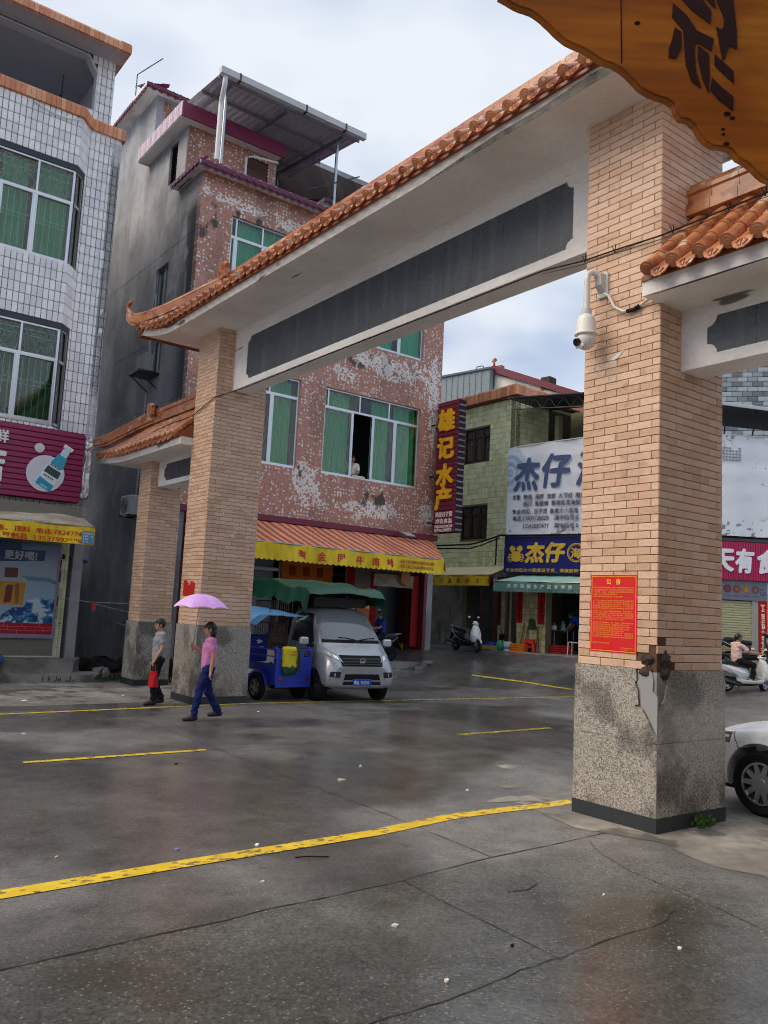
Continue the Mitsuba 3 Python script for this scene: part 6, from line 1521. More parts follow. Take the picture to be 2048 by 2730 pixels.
# ground floor: shop, columns, entrance with red couplets
gf = FX(-22.9)
put(PB, 'shop_floor', bx(-28, -21.9, 9.5, 18.6, .0, .46), 'concrete')
put(PB, 'shop_ceiling', bx(-28, -22.15, 9.5, 18.6, 4.45, 4.55), 'matte', '#5a5550')
put(PB, 'shop_back', [bx(-28, -27.8, 9.5, 18.6, .4, 4.5), bx(-28, -23.5, 15.4, 15.6, .4, 4.5)], 'matte', '#4a4646')
for y0, y1, c in ((9.27, 10.2, '#57202c'), (15.45, 16.15, '#8b857c'), (18.45, 18.82, '#6b2a30')):
    put(PB, 'column', bx(-22.5, -22.02, y0, y1, .45, 4.55), 'satin', c)
put(PB, 'shutter', [bx(-22.75, -22.7, 11.5, 12.9, .46, 4.3)] + [bx(-22.70, -22.685, 11.5, 12.9, z, z + .05) for z in np.arange(.5, 4.2, .1)], 'satin', '#6d7278', label='grey roller shutter of the meat stall')
put(PB, 'steel_post', [cyl((-22.5, 13.0, .46), (-22.5, 13.0, 4.4), .05, 8), bx(-22.6, -22.5, 11.2, 15.4, 3.1, 3.2)], 'metal', '#83878a', smooth=40)
for y0, y1, z0, z1 in ((16.32, 16.62, .9, 3.3), (18.12, 18.42, .9, 3.3)):
    put(PB, 'couplet', bx(-22.3, -22.28, y0, y1, z0, z1), 'matte', '#8a1a1c', label='red paper couplet beside the dark doorway')
put(PB, 'couplet', bx(-22.0, -21.985, 15.2, 15.5, 2.2, 4.2), 'matte', '#a31c1a')
put(PB, 'door', [bx(-23.2, -23.1, 16.7, 18.1, .46, 3.5)], 'satin', '#2c3438', label='dark grey doorway under the awning')
put(PB, 'door_lamp', trimesh.creation.icosphere(subdivisions=2, radius=.05).apply_translation((-22.6, 17.0, 2.05)), 'satin', '#f2f2f2', smooth=True)
put(PB, 'entrance_wall', [bx(-23.1, -22.5, 16.15, 16.7, .46, 4.5), bx(-23.1, -22.5, 18.1, 18.5, .46, 4.5), bx(-23.1, -22.6, 16.7, 18.1, 3.5, 4.5)], 'matte', '#4f1d20')
fq = thing('stall_flag', 'orange scalloped cloth hanging inside the meat stall', 'cloth')
v = [[-22.4, y, z + (.05 * abs(math.sin(y * 18)) if z < 3 else 0)] for z in (3.45, 2.85) for y in np.linspace(13.0, 14.9, 40)]
f = []
for i in range(39):
    f += [[i, i + 1, 41 + i], [i, 41 + i, 40 + i]]
put(fq, 'cloth', trimesh.Trimesh(v, f, process=False), 'matte', '#c0661a')
put(fq, 'print', [bx(-22.395, -22.385, y, y + .22, 3.0, 3.3) for y in (13.3, 13.8, 14.3)], 'matte', '#8a3a12')
inner_awn = thing('small_awning', 'small dirty beige awning under the striped awning with an orange bag', 'awning')
awning(inner_awn, FX(-22), 15.6, 17.2, 3.55, .05, 3.2, .9, .38, 'old_canvas', None, 'old_canvas', None, scallop=0, sag=.03, seed=5)
put(inner_awn, 'hanging_bag', [hull([(-21.0 + dx, 16.75 + dy, z) for dx in (-.06, .06) for dy, z in ((-.12, 3.5), (.12, 3.5), (.22, 2.95), (-.2, 3.0), (.05, 2.88))])], 'satin', '#b06f20', label='orange cloth bag hanging from the small awning')
pst = thing('stall_poster', 'orange poster with yellow writing beside the meat stall entrance', 'poster')
put(pst, 'sheet', bx(-21.98, -21.965, 15.62, 16.12, 1.55, 2.75), 'satin', '#b5501b')
write(pst, FX(-21.965), '牛肉档', 15.64, 2.1, .16, '#f0c22c', .002, .004, .03)

# striped awning of the meat stall
AW = thing('striped_awning', 'red and orange striped awning with a yellow scalloped valance of red writing', 'awning')
awning(AW, fx, 9.6, 18.75, 4.56, .02, 3.74, 2.2, .44, 'striped_canvas', None, 'yellow_valance', None, scallop=.17, sag=.03, du0=.5, du1=1.4, seed=3)
va = FX(-19.78)
z0 = 3.38
u = 11.93
for chh, uu in zip('淘金园牛肉档', (11.95, 12.62, 13.28, 13.95, 14.52, 15.05)):
    write(AW, va, chh, uu, 3.375, .27, '#c1281a', .025, .004, .025)
write(AW, va, '电话:13924396310短号86528周', 15.56, 3.525, .115, '#9c3a17', .03, .004, .018, width=1.36)
write(AW, va, '电话:13411320840短号:6517业', 15.56, 3.375, .115, '#9c3a17', .04, .004, .018, width=1.33)
# side flap: the valance carried round the corner to the wall
pts = [(-19.8, 17.36, 3.74), (-20.6, 17.75, 3.95), (-21.4, 18.1, 4.1)]
v = []
for i, (x, y, z) in enumerate(pts):
    v += [[x, y, z], [x + .05, y + .05, z - .40 + .1 * i]]
put(AW, 'side_flap', trimesh.Trimesh(v, [[0, 2, 1], [1, 2, 3], [2, 4, 3], [3, 4, 5]], process=False), 'yellow_valance', label='folded yellow end of the valance')
put(AW, 'solar_lamp', [hull([(-21.6 + .3 * k, 17.0 + .12 * j, 4.62 + .04 - .12 * k + dz) for k in (0, 1) for j in (0, 3) for dz in (0, .03)]), tube([(-21.8, 17.1, 4.7), (-21.5, 17.1, 4.62)], .02, 5)], 'satin', '#9aa3ad', label='small solar lamp lying on the awning')

# standing platform and its broken steps
st2 = thing('stall_steps', 'broken concrete steps running out beside the silver van', 'steps')
put(st2, 'platform', hull([(x, y, z) for x, y in ((-22.2, 9.3), (-20.75, 9.3), (-20.75, 17.2), (-21.2, 18.2), (-22.2, 18.8)) for z in (0.0, .47)]), 'concrete')
put(st2, 'step', hull([(x, y, z) for x, y in ((-21.2, 9.3), (-20.1, 9.3), (-20.1, 17.0), (-20.4, 18.0), (-21.2, 18.2)) for z in (0.0, .24)]), 'concrete')
put(st2, 'broken_edge', [hull(RNGe.normal(0, .10, (14, 3)) * [1, 1.6, .7] + [-20.4 - .12 * k, 17.0 + .28 * k, .30 + .06 * (k % 3)]) for k in range(6)], 'concrete')

# tall sign at right angles to the front
VS = thing('vertical_sign', 'tall maroon slatted sign with four big yellow characters on the corner of the red building', 'sign')
vf = Frame((0, 18.55, 0), 0)
put(VS, 'box', bx(-21.8, -20.74, 18.56, 18.9, 4.8, 9.36), 'matte', '#3a2026')
for i in range(30):
    z = 4.8 + 4.56 * i / 30
    put(VS, 'slat', hull([(u, n, zz) for u in (-21.8, -20.74) for n, zz in ((-.012, z), (.016, z + .008), (.006, z + .136), (-.012, z + .145))]), 'satin', '#6d1a30', fr=vf)
sd = FX(-20.74)
for i in range(22):
    z = 4.85 + 4.5 * i / 22
    put(VS, 'side_grid', bx(18.58, 18.88, 0.0, .02, z, z + .06), 'metal', '#6c727c', fr=sd)
for chh, z in zip('雄记水产', (8.38, 7.42, 6.46, 5.66)):
    write(VS, vf, chh, -21.72, z, .80, '#e8ac14', .016, .05, .042, width=.86 if chh != '水' else .88)
write(VS, vf, '承接日子货', -21.7, 5.34, .19, '#e6dcd6', .016, .02, .02, width=.88)
write(VS, vf, '冷冻食品', -21.68, 5.11, .19, '#e6dcd6', .016, .02, .02, width=.86)
write(VS, vf, '手机13432541198', -21.72, 4.955, .12, '#e6dcd6', .016, .02, .02, width=.92)
write(VS, vf, '短号611198夏生', -21.72, 4.83, .12, '#e6dcd6', .016, .02, .02, width=.9)
put(VS, 'arm', [bx(-22.4, -21.8, 18.66, 18.72, z, z + .06) for z in (8.5, 6.7, 5.1)] + [bx(-22.5, -21.8, 18.42, 18.46, z, z + .05) for z in (8.55, 6.72, 5.12)], 'metal', '#3a2a2a')

# ---------------------------------------------------------------- the yellow tiled building on the corner
GB = thing('corner_building', 'pale yellow-green tiled corner building with orange coping and two brown windows', 'building')
gl = Frame((0, 22.55, 0), 0)
g1, g2 = (-24.77, -23.3, 8.13, 9.51), (-24.82, -23.31, 5.04, 6.37)
put(GB, 'wall', ext(sbox(-36, .4, -21.93, 10.5).difference(sbox(g1[0], g1[2], g1[1], g1[3])).difference(sbox(g2[0], g2[2], g2[1], g2[3])).difference(sbox(-24.3, .4, -22.75, 3.45)), -.25, -.012), 'matte', '#74765a', fr=gl)
gr_ = FX(-21.93)
put(GB, 'wall', ext(sbox(22.55, .4, 24.4, 10.5), -.25, -.012), 'matte', '#74765a', fr=gr_)
gt = []
grid_tiles(gl, -29.5, -21.93, 3.5, 10.4, .172, .212, -.012, .012, .012, .003, gt, 4, [g1, g2], seed=1)
grid_tiles(gl, -24.3, -21.93, .8, 3.5, .172, .212, -.012, .012, .012, .003, gt, 4, [(-24.3, -22.75, .4, 3.45)], seed=2)
grid_tiles(gr_, 22.55, 24.4, 8.0, 10.4, .172, .212, -.012, .012, .012, .003, gt, 4, seed=3)
pieces(GB, 'tile', gt, 'satin', ['#eceebe', '#e2e5b2', '#f2f3cc', '#d8dba6'], 300, 'tiling')
cg = put(GB, 'coping', [bx(-36, -21.8, 22.35, 22.9, 10.42, 10.6), bx(-22.4, -21.7, 22.4, 30, 10.42, 10.6)], 'matte', '#7a4a35')
coping(cg, [(-27.0, 22.25), (-21.65, 22.25)], 10.46, 10.86, .5, 11)
coping(cg, [(-21.65, 22.25), (-21.65, 27.5)], 10.46, 10.86, .5, 12)
for h, lb in ((g1, 'upper brown window of the corner building'), (g2, 'lower brown window of the corner building')):
    w = window(GB, gl, *h, -.10, h[3] - .36, [h[0] + .5, h[0] + 1.02], [h[0] + .5, h[0] + 1.02], glass='clear_glass', fcol='#4b3a33', cur='#5d4030', seed=int(h[2] * 10), label=lb)
put(GB, 'rear_wall', [bx(-36, -22, 30, 30.2, 0, 10.5), bx(-36, -35.8, 22.6, 30, 0, 10.5), bx(-36, -22, 22.8, 30, 10.3, 10.42)], 'matte', '#8c8a78')
# recessed balcony behind the banner
put(GB, 'balcony_wall', [bx(-21.5, -17.6, 25.2, 25.4, 8.0, 10.2), bx(-21.95, -17.8, 24.3, 25.4, 7.9, 8.02)], 'matte', '#8d8b72')
put(GB, 'balcony_door', bx(-20.4, -19.6, 25.15, 25.2, 8.02, 9.75), 'satin', '#2f2521', label='dark door at the back of the balcony')
put(GB, 'balcony_post', [bx(-20.9, -20.7, 23.6, 23.8, 8.0, 9.7), bx(-18.6, -18.4, 24.0, 24.2, 8.0, 9.6)], 'satin', '#a8a684')

# ---------------------------------------------------------------- row of shops: left part turned 18 degrees, right part 55
RL = Frame((-21.6, 21.6, 0), 18)
RR = Frame((-16.5, 23.25, 0), 55)
SR = thing('shop_row', 'low row of shops under the long printed banner', 'building')
FL = .88
for fr, u0, u1, nm in ((RL, .2, 5.4, 'l'), (RR, -.1, 7.5, 'r')):
    put(SR, 'upper_wall', bx(u0, u1, -.6, -.3, 3.6, 8.0), 'matte', '#77745f', fr=fr)
    put(SR, 'ceiling', bx(u0, u1, -5, -.3, 3.5, 3.6), 'matte', '#6d6a66', fr=fr)
    put(SR, 'back_wall', bx(u0, u1, -5.2, -5, .4, 3.6), 'matte', '#5e5a5e', fr=fr)
    put(SR, 'floor', bx(u0, u1, -5, .9, .4, FL), 'concrete', fr=fr)
    put(SR, 'ledge', bx(u0, u1, -.3, .02, 4.90, 5.0), 'satin', '#3f3a44', fr=fr)
put(SR, 'side_wall', [bx(.25, .4, -5, -.3, .4, 3.6)], 'matte', '#8a8672', fr=RL)
# tiled pier between the two shops with red couplets
pier = put(SR, 'pier', bx(.75, 1.86, -.5, -.01, FL, 3.5), 'matte', '#6d6a50', fr=RL)
pt_ = []
grid_tiles(RL, .75, 1.86, FL, 3.5, .16, .21, -.01, .01, .012, .003, pt_, 3, seed=4)
pieces(pier, 'tile', pt_, 'satin', ['#b3a878', '#a89c6c', '#beb489'], 300, 'tiling')
rg = np.random.default_rng(21)


def couplet(fr, u, z0, z1, n, w=.26, c='#a8191c'):
    k = thing('couplet', 'red couplet', 'banner')
    put(k, 'paper', bx(u, u + w, n, n + .006, z0, z1), 'matte', c, fr=fr)
    st = [sbox(u + w * .2 + w * .3 * rg.random(), z, u + w * .75, z + .02 + .03 * rg.random()) for z in np.arange(z0 + .12, z1 - .1, .06) if rg.random() < .8]
    st += [sbox(u + w * .42, z, u + w * .55, z + .14) for z in np.arange(z0 + .1, z1 - .2, .24)]
    put(k, 'brush_marks', ext(shapely.union_all(st), n + .006, n + .009), 'matte', '#5a0f12' if c != '#b3161f' else '#e3cdb0', fr=fr)
    return k


for fr, u, z0, z1, n, t in ((RL, .72, 1.88, 3.05, .005, 'red paper couplet on the left edge of the tiled pier'), (RL, 1.56, 1.86, 3.05, .005, 'red paper couplet on the right edge of the tiled pier'), (gl, -22.62, 1.75, 3.35, .03, 'red paper couplet beside the glass office door')):
    labels[couplet(fr, u, z0, z1, n)]['label'] = t
# office front in the corner building: dark glass door with brown frame
put(GB, 'office_room', [bx(-24.3, -22.75, 25.5, 25.6, .8, 3.5), bx(-24.4, -24.3, 22.7, 25.6, .8, 3.5), bx(-22.75, -22.7, 22.8, 25.6, .8, 3.5), bx(-24.3, -22.75, 22.8, 25.6, 3.45, 3.55), bx(-24.3, -22.75, 22.3, 25.6, .7, .86)], 'matte', '#77776f')
dr_ = thing('office_door', 'glass shop door in a dark red-brown frame under the yellow awning', 'door')
of = RL
put(dr_, 'frame', [bx(a, a + .09, -.35, -.27, FL, 3.5) for a in (-.9, -.35, -.26, .22, .62)] + [bx(-.9, .7, -.36, -.28, 3.3, 3.5)], 'satin', '#40211c', fr=of)
for a, b in ((-.82, -.35), (-.18, .22), (.30, .62)):
    put(dr_, 'pane', pane(a, b, -.31, FL, 3.3), 'clear_glass', fr=of)
put(GB, 'mould_wall', ext(sbox(-27.6, .4, -24.5, 3.5), -.2, .0), 'concrete', fr=gl, label='stained grey wall with black mould left of the couplet')

# the big banner: a wavy sheet on a frame, two lengths
BN = thing('banner', 'long white banner with grey-blue characters and ink fish across the row of shops', 'banner')


def banner(fr, u0, u1, z0, z1a, z1b, bs, seed, name):
    nu, nz = int((u1 - u0) / .1), 24
    v, uv = [], []
    for i in range(nu + 1):
        for k in range(nz + 1):
            u, t = u0 + (u1 - u0) * i / nu, k / nz
            zt = z1a + (z1b - z1a) * (i / nu) ** .6
            z = z0 + (zt - z0) * t
            n = .02 * math.sin(z * 9 + .4 * math.sin(u * 3)) * t + .03 * math.sin(u * 4.2 + seed)
            v.append([u, .05 + n, z])
            uv.append([u - u0, z - z0])
    f = []
    for i in range(nu):
        for k in range(nz):
            a = i * (nz + 1) + k
            f += [[a, a + nz + 1, a + nz + 2], [a, a + nz + 2, a + 1]]
    put_uv(BN, name, fr(trimesh.Trimesh(v, f, process=False)), bs, uv, smooth=True)


banner(RL, .25, 5.35, 5.02, 8.15, 8.45, 'printed_banner', 0, 'sheet')
banner(RR, 0.0, 7.5, 5.07, 8.42, 8.42, 'sketched_banner', 2, 'sheet')
put(BN, 'edge_rope', [tube([RL.pt(.25 + 5.1 * t, .06, 8.17 + .30 * t ** .6) for t in np.linspace(0, 1, 14)], .02, 5), tube([RR.pt(7.5 * t, .06, 8.44) for t in (0, .5, 1)], .02, 5)], 'matte', '#e2e2e2')
inkc = '#41557d'
write(BN, RL, '杰', .50, 6.72, 1.22, inkc, .095, .01, .035, slant=.14, width=.98)
write(BN, RL, '仔', 1.54, 6.8, 1.26, inkc, .095, .01, .035, slant=.14, width=1.08)
write(BN, RL, '海', 2.85, 6.8, 1.26, inkc, .095, .01, .035, slant=.14, width=1.08)
for s, u, z, w in (('主营:', .49, 6.29, .34), ('鲍鱼 海虾 龙虾 九节虾 脆肉鲩', .92, 6.29, 2.5), ('扇贝 象拔蚌 等等各类海鲜产品', .92, 6.04, 2.5), ('专业供应: 日子货 各类大小宴席 代办', .49, 5.76, 2.95), ('电话:13809725520', .52, 5.52, 1.4), ('湾中短号:6', 2.12, 5.52, .9), ('13542687477', .9, 5.24, 1.02), ('湾中短号:6', 2.12, 5.24, .9)):
    write(BN, RL, s, u, z, .2, '#3c4152', .095, .006, .016, width=w)
g = np.random.default_rng(9)
put(BN, 'print', ext(marks(g, 2.45, 3.1, 7.55, 8.05, 5, 6), .1, .104), 'matte', '#5c6068', fr=RR)

# blue sign
BS = thing('blue_sign', 'dark blue ribbed sign with a yellow crab and yellow characters', 'sign')
put(BS, 'panel', bx(.24, 4.6, .06, .12, 3.62, 4.92), 'satin', '#15195f', fr=RL)
for u in np.arange(.28, 4.55, .075):
    put(BS, 'rib', bx(u, u + .03, .12, .136, 3.63, 4.91), 'satin', '#1d2377', fr=RL)
yl = '#d8b23c'
cr = [Point(.72, 4.22).buffer(.19), sbox(.55, 4.2, .89, 4.32)]
for s in (-1, 1):
    cr += [Point(.72 + s * .14, 4.5).buffer(.11).difference(Polygon([(.72 + s * .14, 4.5), (.72 + s * .02, 4.66), (.72 + s * .10, 4.66)])), LineString([(.72 + s * .12, 4.3), (.72 + s * .16, 4.45)]).buffer(.03)]
    for k, a in enumerate((30, 0, -28, -52)):
        c0 = (.72 + s * .17 * math.cos(math.radians(a)), 4.2 + .15 * math.sin(math.radians(a)))
        cr.append(LineString([c0, (c0[0] + s * .10, c0[1] + .03 - .02 * k), (c0[0] + s * .14, c0[1] - .05)]).buffer(.018))
put(BS, 'crab', ext(shapely.union_all(cr), .14, .16), 'satin', yl, fr=RL)
write(BS, RL, '杰', 1.06, 4.08, .72, yl, .14, .02, .05, slant=.12, width=.72)
write(BS, RL, '仔', 1.80, 4.10, .72, yl, .14, .02, .05, slant=.12, width=.74)
put(BS, 'ring', ext(Point(2.98, 4.36).buffer(.33, 32).difference(Point(2.98, 4.36).buffer(.30, 32)).union(Point(2.98, 4.36).buffer(.275, 32).difference(Point(2.98, 4.36).buffer(.26, 32))), .14, .16), 'satin', yl, fr=RL)
write(BS, RL, '海', 2.78, 4.2, .38, yl, .14, .02, .03)
write(BS, RL, '专业供应大小宴席日子货、承接厨师一条龙服务', .33, 3.685, .14, yl, .14, .01, .014, width=3.6)

# crimson sign, food board, shutter
CS = thing('crimson_sign', 'crimson ribbed sign with white brush characters at the right edge', 'sign')
put(CS, 'panel', bx(1.0, 7.0, .06, .12, 3.62, 4.87), 'satin', '#8f1040', fr=RR)
for u in np.arange(1.02, 6.9, .082):
    put(CS, 'rib', bx(u, u + .045, .12, .138, 3.63, 4.86), 'satin', '#b5205a', fr=RR)
write(CS, RR, '天', 1.98, 3.98, .80, '#e4e6ee', .14, .025, .045, slant=.1, width=.82)
write(CS, RR, '有', 2.84, 3.95, .80, '#e4e6ee', .14, .025, .045, slant=.1, width=.62)
write(CS, RR, '食', 3.55, 3.95, .80, '#e4e6ee', .14, .025, .045, slant=.1, width=.7)
fb = thing('food_board', 'grey board with four pictures of dishes under the crimson sign', 'board')
put(fb, 'board', bx(1.2, 3.95, .0, .05, 2.98, 3.61), 'satin', '#6d6d80', fr=RR)
for i, (c, d) in enumerate((('#5a2a2c', '#7d3b30'), ('#6b4130', '#8a5a3c'), ('#8f6527', '#a97a30'), ('#5d4446', '#7a5d58'))):
    u = 2.5 + .31 * i
    put(fb, 'picture', [(ext(Point(u + .14, 3.34).buffer(.13, 5).intersection(sbox(u, 3.18, u + .28, 3.5)), .05, .056), c), (ext(Point(u + .15, 3.33).buffer(.07, 4), .056, .06), d), (ext(sbox(u + .03, 3.10, u + .25, 3.13), .05, .054), '#4c4f68')], 'satin', fr=RR)
put(fb, 'print', ext(marks(g, 3.72, 3.92, 3.15, 3.4, 3, 3), .05, .054), 'satin', '#34365a', fr=RR)
sh_ = thing('roller_shutter', 'cream roller shutter behind the man on the scooter', 'shutter')
for i in range(26):
    z = FL + .08 * i
    put(sh_, 'slat', hull([(u, n, zz) for u in (1.0, 3.48) for n, zz in ((-.05, z), (-.02, z + .012), (-.02, z + .06), (-.05, z + .078))]), 'satin', '#b3b18c', fr=RR)
put(SR, 'frame_post', bx(3.48, 3.68, -.1, .02, FL, 3.0), 'satin', '#9c9a93', fr=RR)
k = couplet(RR, 3.69, .9, 2.97, .03, .27, '#b3161f')
labels[k]['label'] = 'long red strip with pale writing right of the shutter'
tt = []
put(SR, 'front_wall', bx(3.95, 7.5, -.3, -.012, FL, 3.6), 'matte', '#6d6a50', fr=RR)
grid_tiles(RR, 3.97, 5.2, FL, 3.6, .2, .21, -.012, .012, .012, .003, tt, 2, seed=6)
pieces(SR, 'tile', tt, 'satin', ['#b9bb92', '#c4c6a0'], 300, 'tiling')

# awnings of the row
ya = thing('office_awning', 'beige awning with a yellow valance over the corner office', 'awning')
yf = Frame((0, 22.55, 0), 0)
awning(ya, yf, -26.2, -22.05, 3.95, .02, 3.56, 1.0, .36, 'satin', '#efe0b4', 'yellow_valance', None, scallop=.12, sag=.02, seed=4, du0=.15)
vf2 = Frame((0, 21.53, 0), 0)
for chh, x in zip('杰仔海鲜办公室', (-25.0, -24.5, -24.0, -23.5, -23.0, -22.45, -21.85)):
    write(ya, vf2, chh, x - .25, 3.27, .2, '#b5321c', .035, .004, .02)
put(ya, 'printed_patch', ext(sbox(-21.78 + .0, 3.28, -21.58, 3.46), .03, .035), 'satin', '#7a94b8', fr=vf2)
ta = thing('teal_awning', 'grey-green canopy with a printed valance under the blue sign', 'awning')
awning(ta, RL, .9, 5.2, 3.58, -.1, 3.28, 1.2, .32, 'matte', '#8fb5ae', 'matte', '#5d8079', scallop=.1, sag=.02, seed=1, du0=-.5)
vt = Frame(RL.pt(0, 1.27, 0), 18)
for i, chh in enumerate('杰仔海鲜水产批发零售'):
    write(ta, vt, chh, .98 + .245 * i, 3.06, .15, '#c9d6cf', .03, .004, .02)
# sheet roofs with a light truss
rfL = thing('sheet_roof', 'dark sheet roof on a light steel truss above the banner, left part', 'roof')
put(rfL, 'sheet', hull([RL.pt(u, n, z) for u, n, z in ((.3, .5, 10.02), (6.0, .5, 9.75), (6.0, -3.0, 10.3), (.3, -3.0, 10.3), (.3, .5, 9.98), (6.0, .5, 9.7))]), 'satin', '#3a3a40')
tr_ = [tube([RL.pt(.6, .4, 9.55), RL.pt(5.5, .4, 9.28)], .02, 5), tube([RL.pt(.6, .4, 9.95), RL.pt(5.5, .4, 9.68)], .02, 5)]
for i in range(9):
    a = .6 + .54 * i
    tr_ += [tube([RL.pt(a, .4, 9.55 - .055 * (a - .6)), RL.pt(a + .27, .4, 9.93 - .055 * (a - .33))], .013, 4), tube([RL.pt(a + .27, .4, 9.93 - .055 * (a - .33)), RL.pt(a + .54, .4, 9.55 - .055 * (a - .06))], .013, 4)]
put(rfL, 'truss', tr_, 'metal', '#70727a')
rfR = thing('sheet_roof', 'dark sheet roof with a pale edge above the banner at the right edge', 'roof')
put(rfR, 'sheet', hull([RR.pt(u, n, z) for u, n, z in ((-.2, .5, 9.55), (7.5, .5, 9.0), (7.5, -4.0, 9.6), (-.2, -4.0, 10.0), (-.2, .5, 9.5), (7.5, .5, 8.95))]), 'satin', '#33333a')
put(rfR, 'edge', hull([RR.pt(u, n, z) for u, n, z in ((-.2, .52, 9.62), (7.5, .52, 9.07), (-.2, .52, 9.5), (7.5, .52, 8.95), (-.2, .56, 9.6), (7.5, .56, 9.05), (-.2, .56, 9.5), (7.5, .56, 8.95))]), 'satin', '#b5b9c0')
put(rfR, 'brace', [tube([RR.pt(1.5 + i, .3, 9.2), RR.pt(2.4 + i, -2, 8.5)], .03, 5) for i in range(4)], 'metal', '#505058')

# far buildings that show over the roofs
gf_ = Frame((-28.2, 30, 0), 8)
fbk = thing('grey_shed', 'grey-blue metal clad building behind the tall sign', 'building')
put(fbk, 'wall', bx(-14, -2.25, .2, .5, 5, 14.85), 'satin', '#7d8c96', fr=gf_)
for i in range(29):
    put(fbk, 'rib', bx(-14 + .4 * i, -13.95 + .4 * i, .5, .53, 5, 14.8), 'satin', '#75838d', fr=gf_)
put(fbk, 'roof', hull([(u, n, z) for u, n, z in ((-14, .6, 15.0), (-2.2, .6, 14.75), (-2.2, .6, 14.85), (-14, .6, 15.1), (-14, -6, 15.3), (-2.2, -6, 15.0))]), 'satin', '#56646e', fr=gf_)
fwh = thing('gabled_house', 'white house with a maroon roof edge behind the corner building', 'building')
put(fwh, 'wall', ext(Polygon([(-2.3, 8), (-2.3, 14.6), (3.2, 12.35), (6, 11.2), (6, 8)]), -.3, 0), 'plaster', fr=gf_)
put(fwh, 'roof', ext(Polygon([(-3.6, 14.55), (-2.3, 14.68), (3.2, 12.38), (6, 11.2), (6, 11.5), (3.2, 12.68), (-2.2, 15.02), (-3.6, 14.82)]), -2.0, .2), 'satin', '#6b2a3a', fr=gf_)
put(fwh, 'finial', [hull(rg.normal(0, .10, (12, 3)) + [-2.3, 0, 15.15]), hull(rg.normal(0, .08, (12, 3)) + [-2.33, 0, 15.38]), bx(-2.6, -1.8, -.15, .15, 14.8, 14.98)], 'satin', '#9c5a33', fr=gf_)
put(fwh, 'chimney', rbx(.55, 1.1, -.6, 0.0, 13.2, 13.95, .03), 'matte', '#4a3f3c', fr=gf_)
put(fwh, 'rail', [tube([(-3.6, 0, 14.8), (-3.5, 0, 15.2), (-3.1, 0, 15.2), (-3.0, 0, 14.85)], .03, 5), tube([(-3.6, 0, 15.0), (-3.05, 0, 15.05)], .02, 4)], 'metal', '#46424a', fr=gf_)
fst = thing('stone_block', 'grey weathered block wall rising behind the shops at the right edge', 'building')
sf_ = Frame((-19.0, 33.5, 0), 40)
put(fst, 'wall', bx(-1.7, 20, -6, -.03, 4, 14.5), 'matte', '#4a5055', fr=sf_)
sb = []
grid_tiles(sf_, -1.7, 4, 9.5, 14.5, .42, .22, -.03, .04, .02, .008, sb, 4, bond=.5, seed=9)
pieces(fst, 'stone', sb, 'matte', ['#8e9aa3', '#7d8992', '#a3adb5', '#6c767e'], 300, 'stonework')
fto = thing('orange_topped_house', 'narrow house end with an orange coping beside the near pillar', 'building')
of_ = Frame((-23.5, 38, 0), 30)
put(fto, 'wall', [bx(5.2, 9.0, -3, 0, 5, 16.2)] + [bx(5.2, 9.0, 0, .02, z, z + .1) for z in np.arange(9, 16, .35)], 'matte', '#c9ccd2', fr=of_)
put(fto, 'coping', bx(5.0, 9.2, -3.2, .2, 16.2, 16.9), 'satin', '#cf6a30', fr=of_)

# overhead cable between the corner buildings
cb = thing('black_cable', 'thick black cable sagging from the striped awning to the blue sign', 'cable')
put(cb, 'cable', [tube([(-22.0, 18.9, 4.4), (-21.7, 20.2, 4.55), RL.pt(-.6, .3, 4.75), RL.pt(.1, .2, 4.98), RL.pt(2.0, .2, 4.97), RL.pt(5, .2, 5.0)], .035, 6), tube([(-22.0, 18.9, 4.3), (-21.7, 20.2, 4.4), RL.pt(-.6, .3, 4.62), RL.pt(.1, .22, 4.9)], .025, 5), tube([RL.pt(-.05, .2, 4.9), RL.pt(-.05, .2, 3.9)], .03, 5)], 'matte', '#1c1c1e', smooth=50)

# ---------------------------------------------------------------- vehicles (local x forward, y left, z up)
class Place:
    def __init__(s, x, y, z, deg, scale=1.0):
        a = math.radians(deg)
        s.R = np.array([[math.cos(a), -math.sin(a), 0], [math.sin(a), math.cos(a), 0], [0, 0, 1.0]])
        s.o, s.k = np.array([x, y, z], float), scale

    def __call__(s, mesh):
        m = ms(mesh).copy()
        m.vertices = (m.vertices * s.k) @ s.R.T + s.o
        return m

    def pt(s, p):
        return s.R @ (np.array(p, float) * s.k) + s.o


def loft(stations, off=0.0, n=2):
    "stations: (x, zb, zbelt, zt, wb, wm, wt)"
    rings = []
    for x, zb, zm, zt, wb, wm, wt in stations:
        zb, zt, wb, wm, wt = zb - off, zt + off, wb + off, wm + off, wt + off
        h = [(0, zb), (wb, zb), (wm, zb + .14), (wm, zm), (wt, zt - .06), (wt * .6, zt), (0, zt + .012)]
        p = np.array(h + [(-a, b) for a, b in h[-2:0:-1]])
        for _ in range(n):
            q = np.roll(p, -1, 0)
            p = np.stack([.75 * p + .25 * q, .25 * p + .75 * q], 1).reshape(-1, 2)
        rings.append(np.column_stack([np.full(len(p), x), p]))
    k = len(rings[0])
    v = np.vstack(rings + [rings[0].mean(0)[None] + [[off, 0, 0]], rings[-1].mean(0)[None] - [[off, 0, 0]]])
    f = []
    for i in range(len(rings) - 1):
        for j in range(k):
            a, b = i * k + j, i * k + (j + 1) % k
            f += [[a, a + k, b + k], [a, b + k, b]]
    e = len(rings) * k
    for j in range(k):
        f += [[e, j, (j + 1) % k], [e + 1, (len(rings) - 1) * k + (j + 1) % k, (len(rings) - 1) * k + j]]
    m = trimesh.Trimesh(v, f, process=True)
    trimesh.repair.fix_normals(m)
    return m


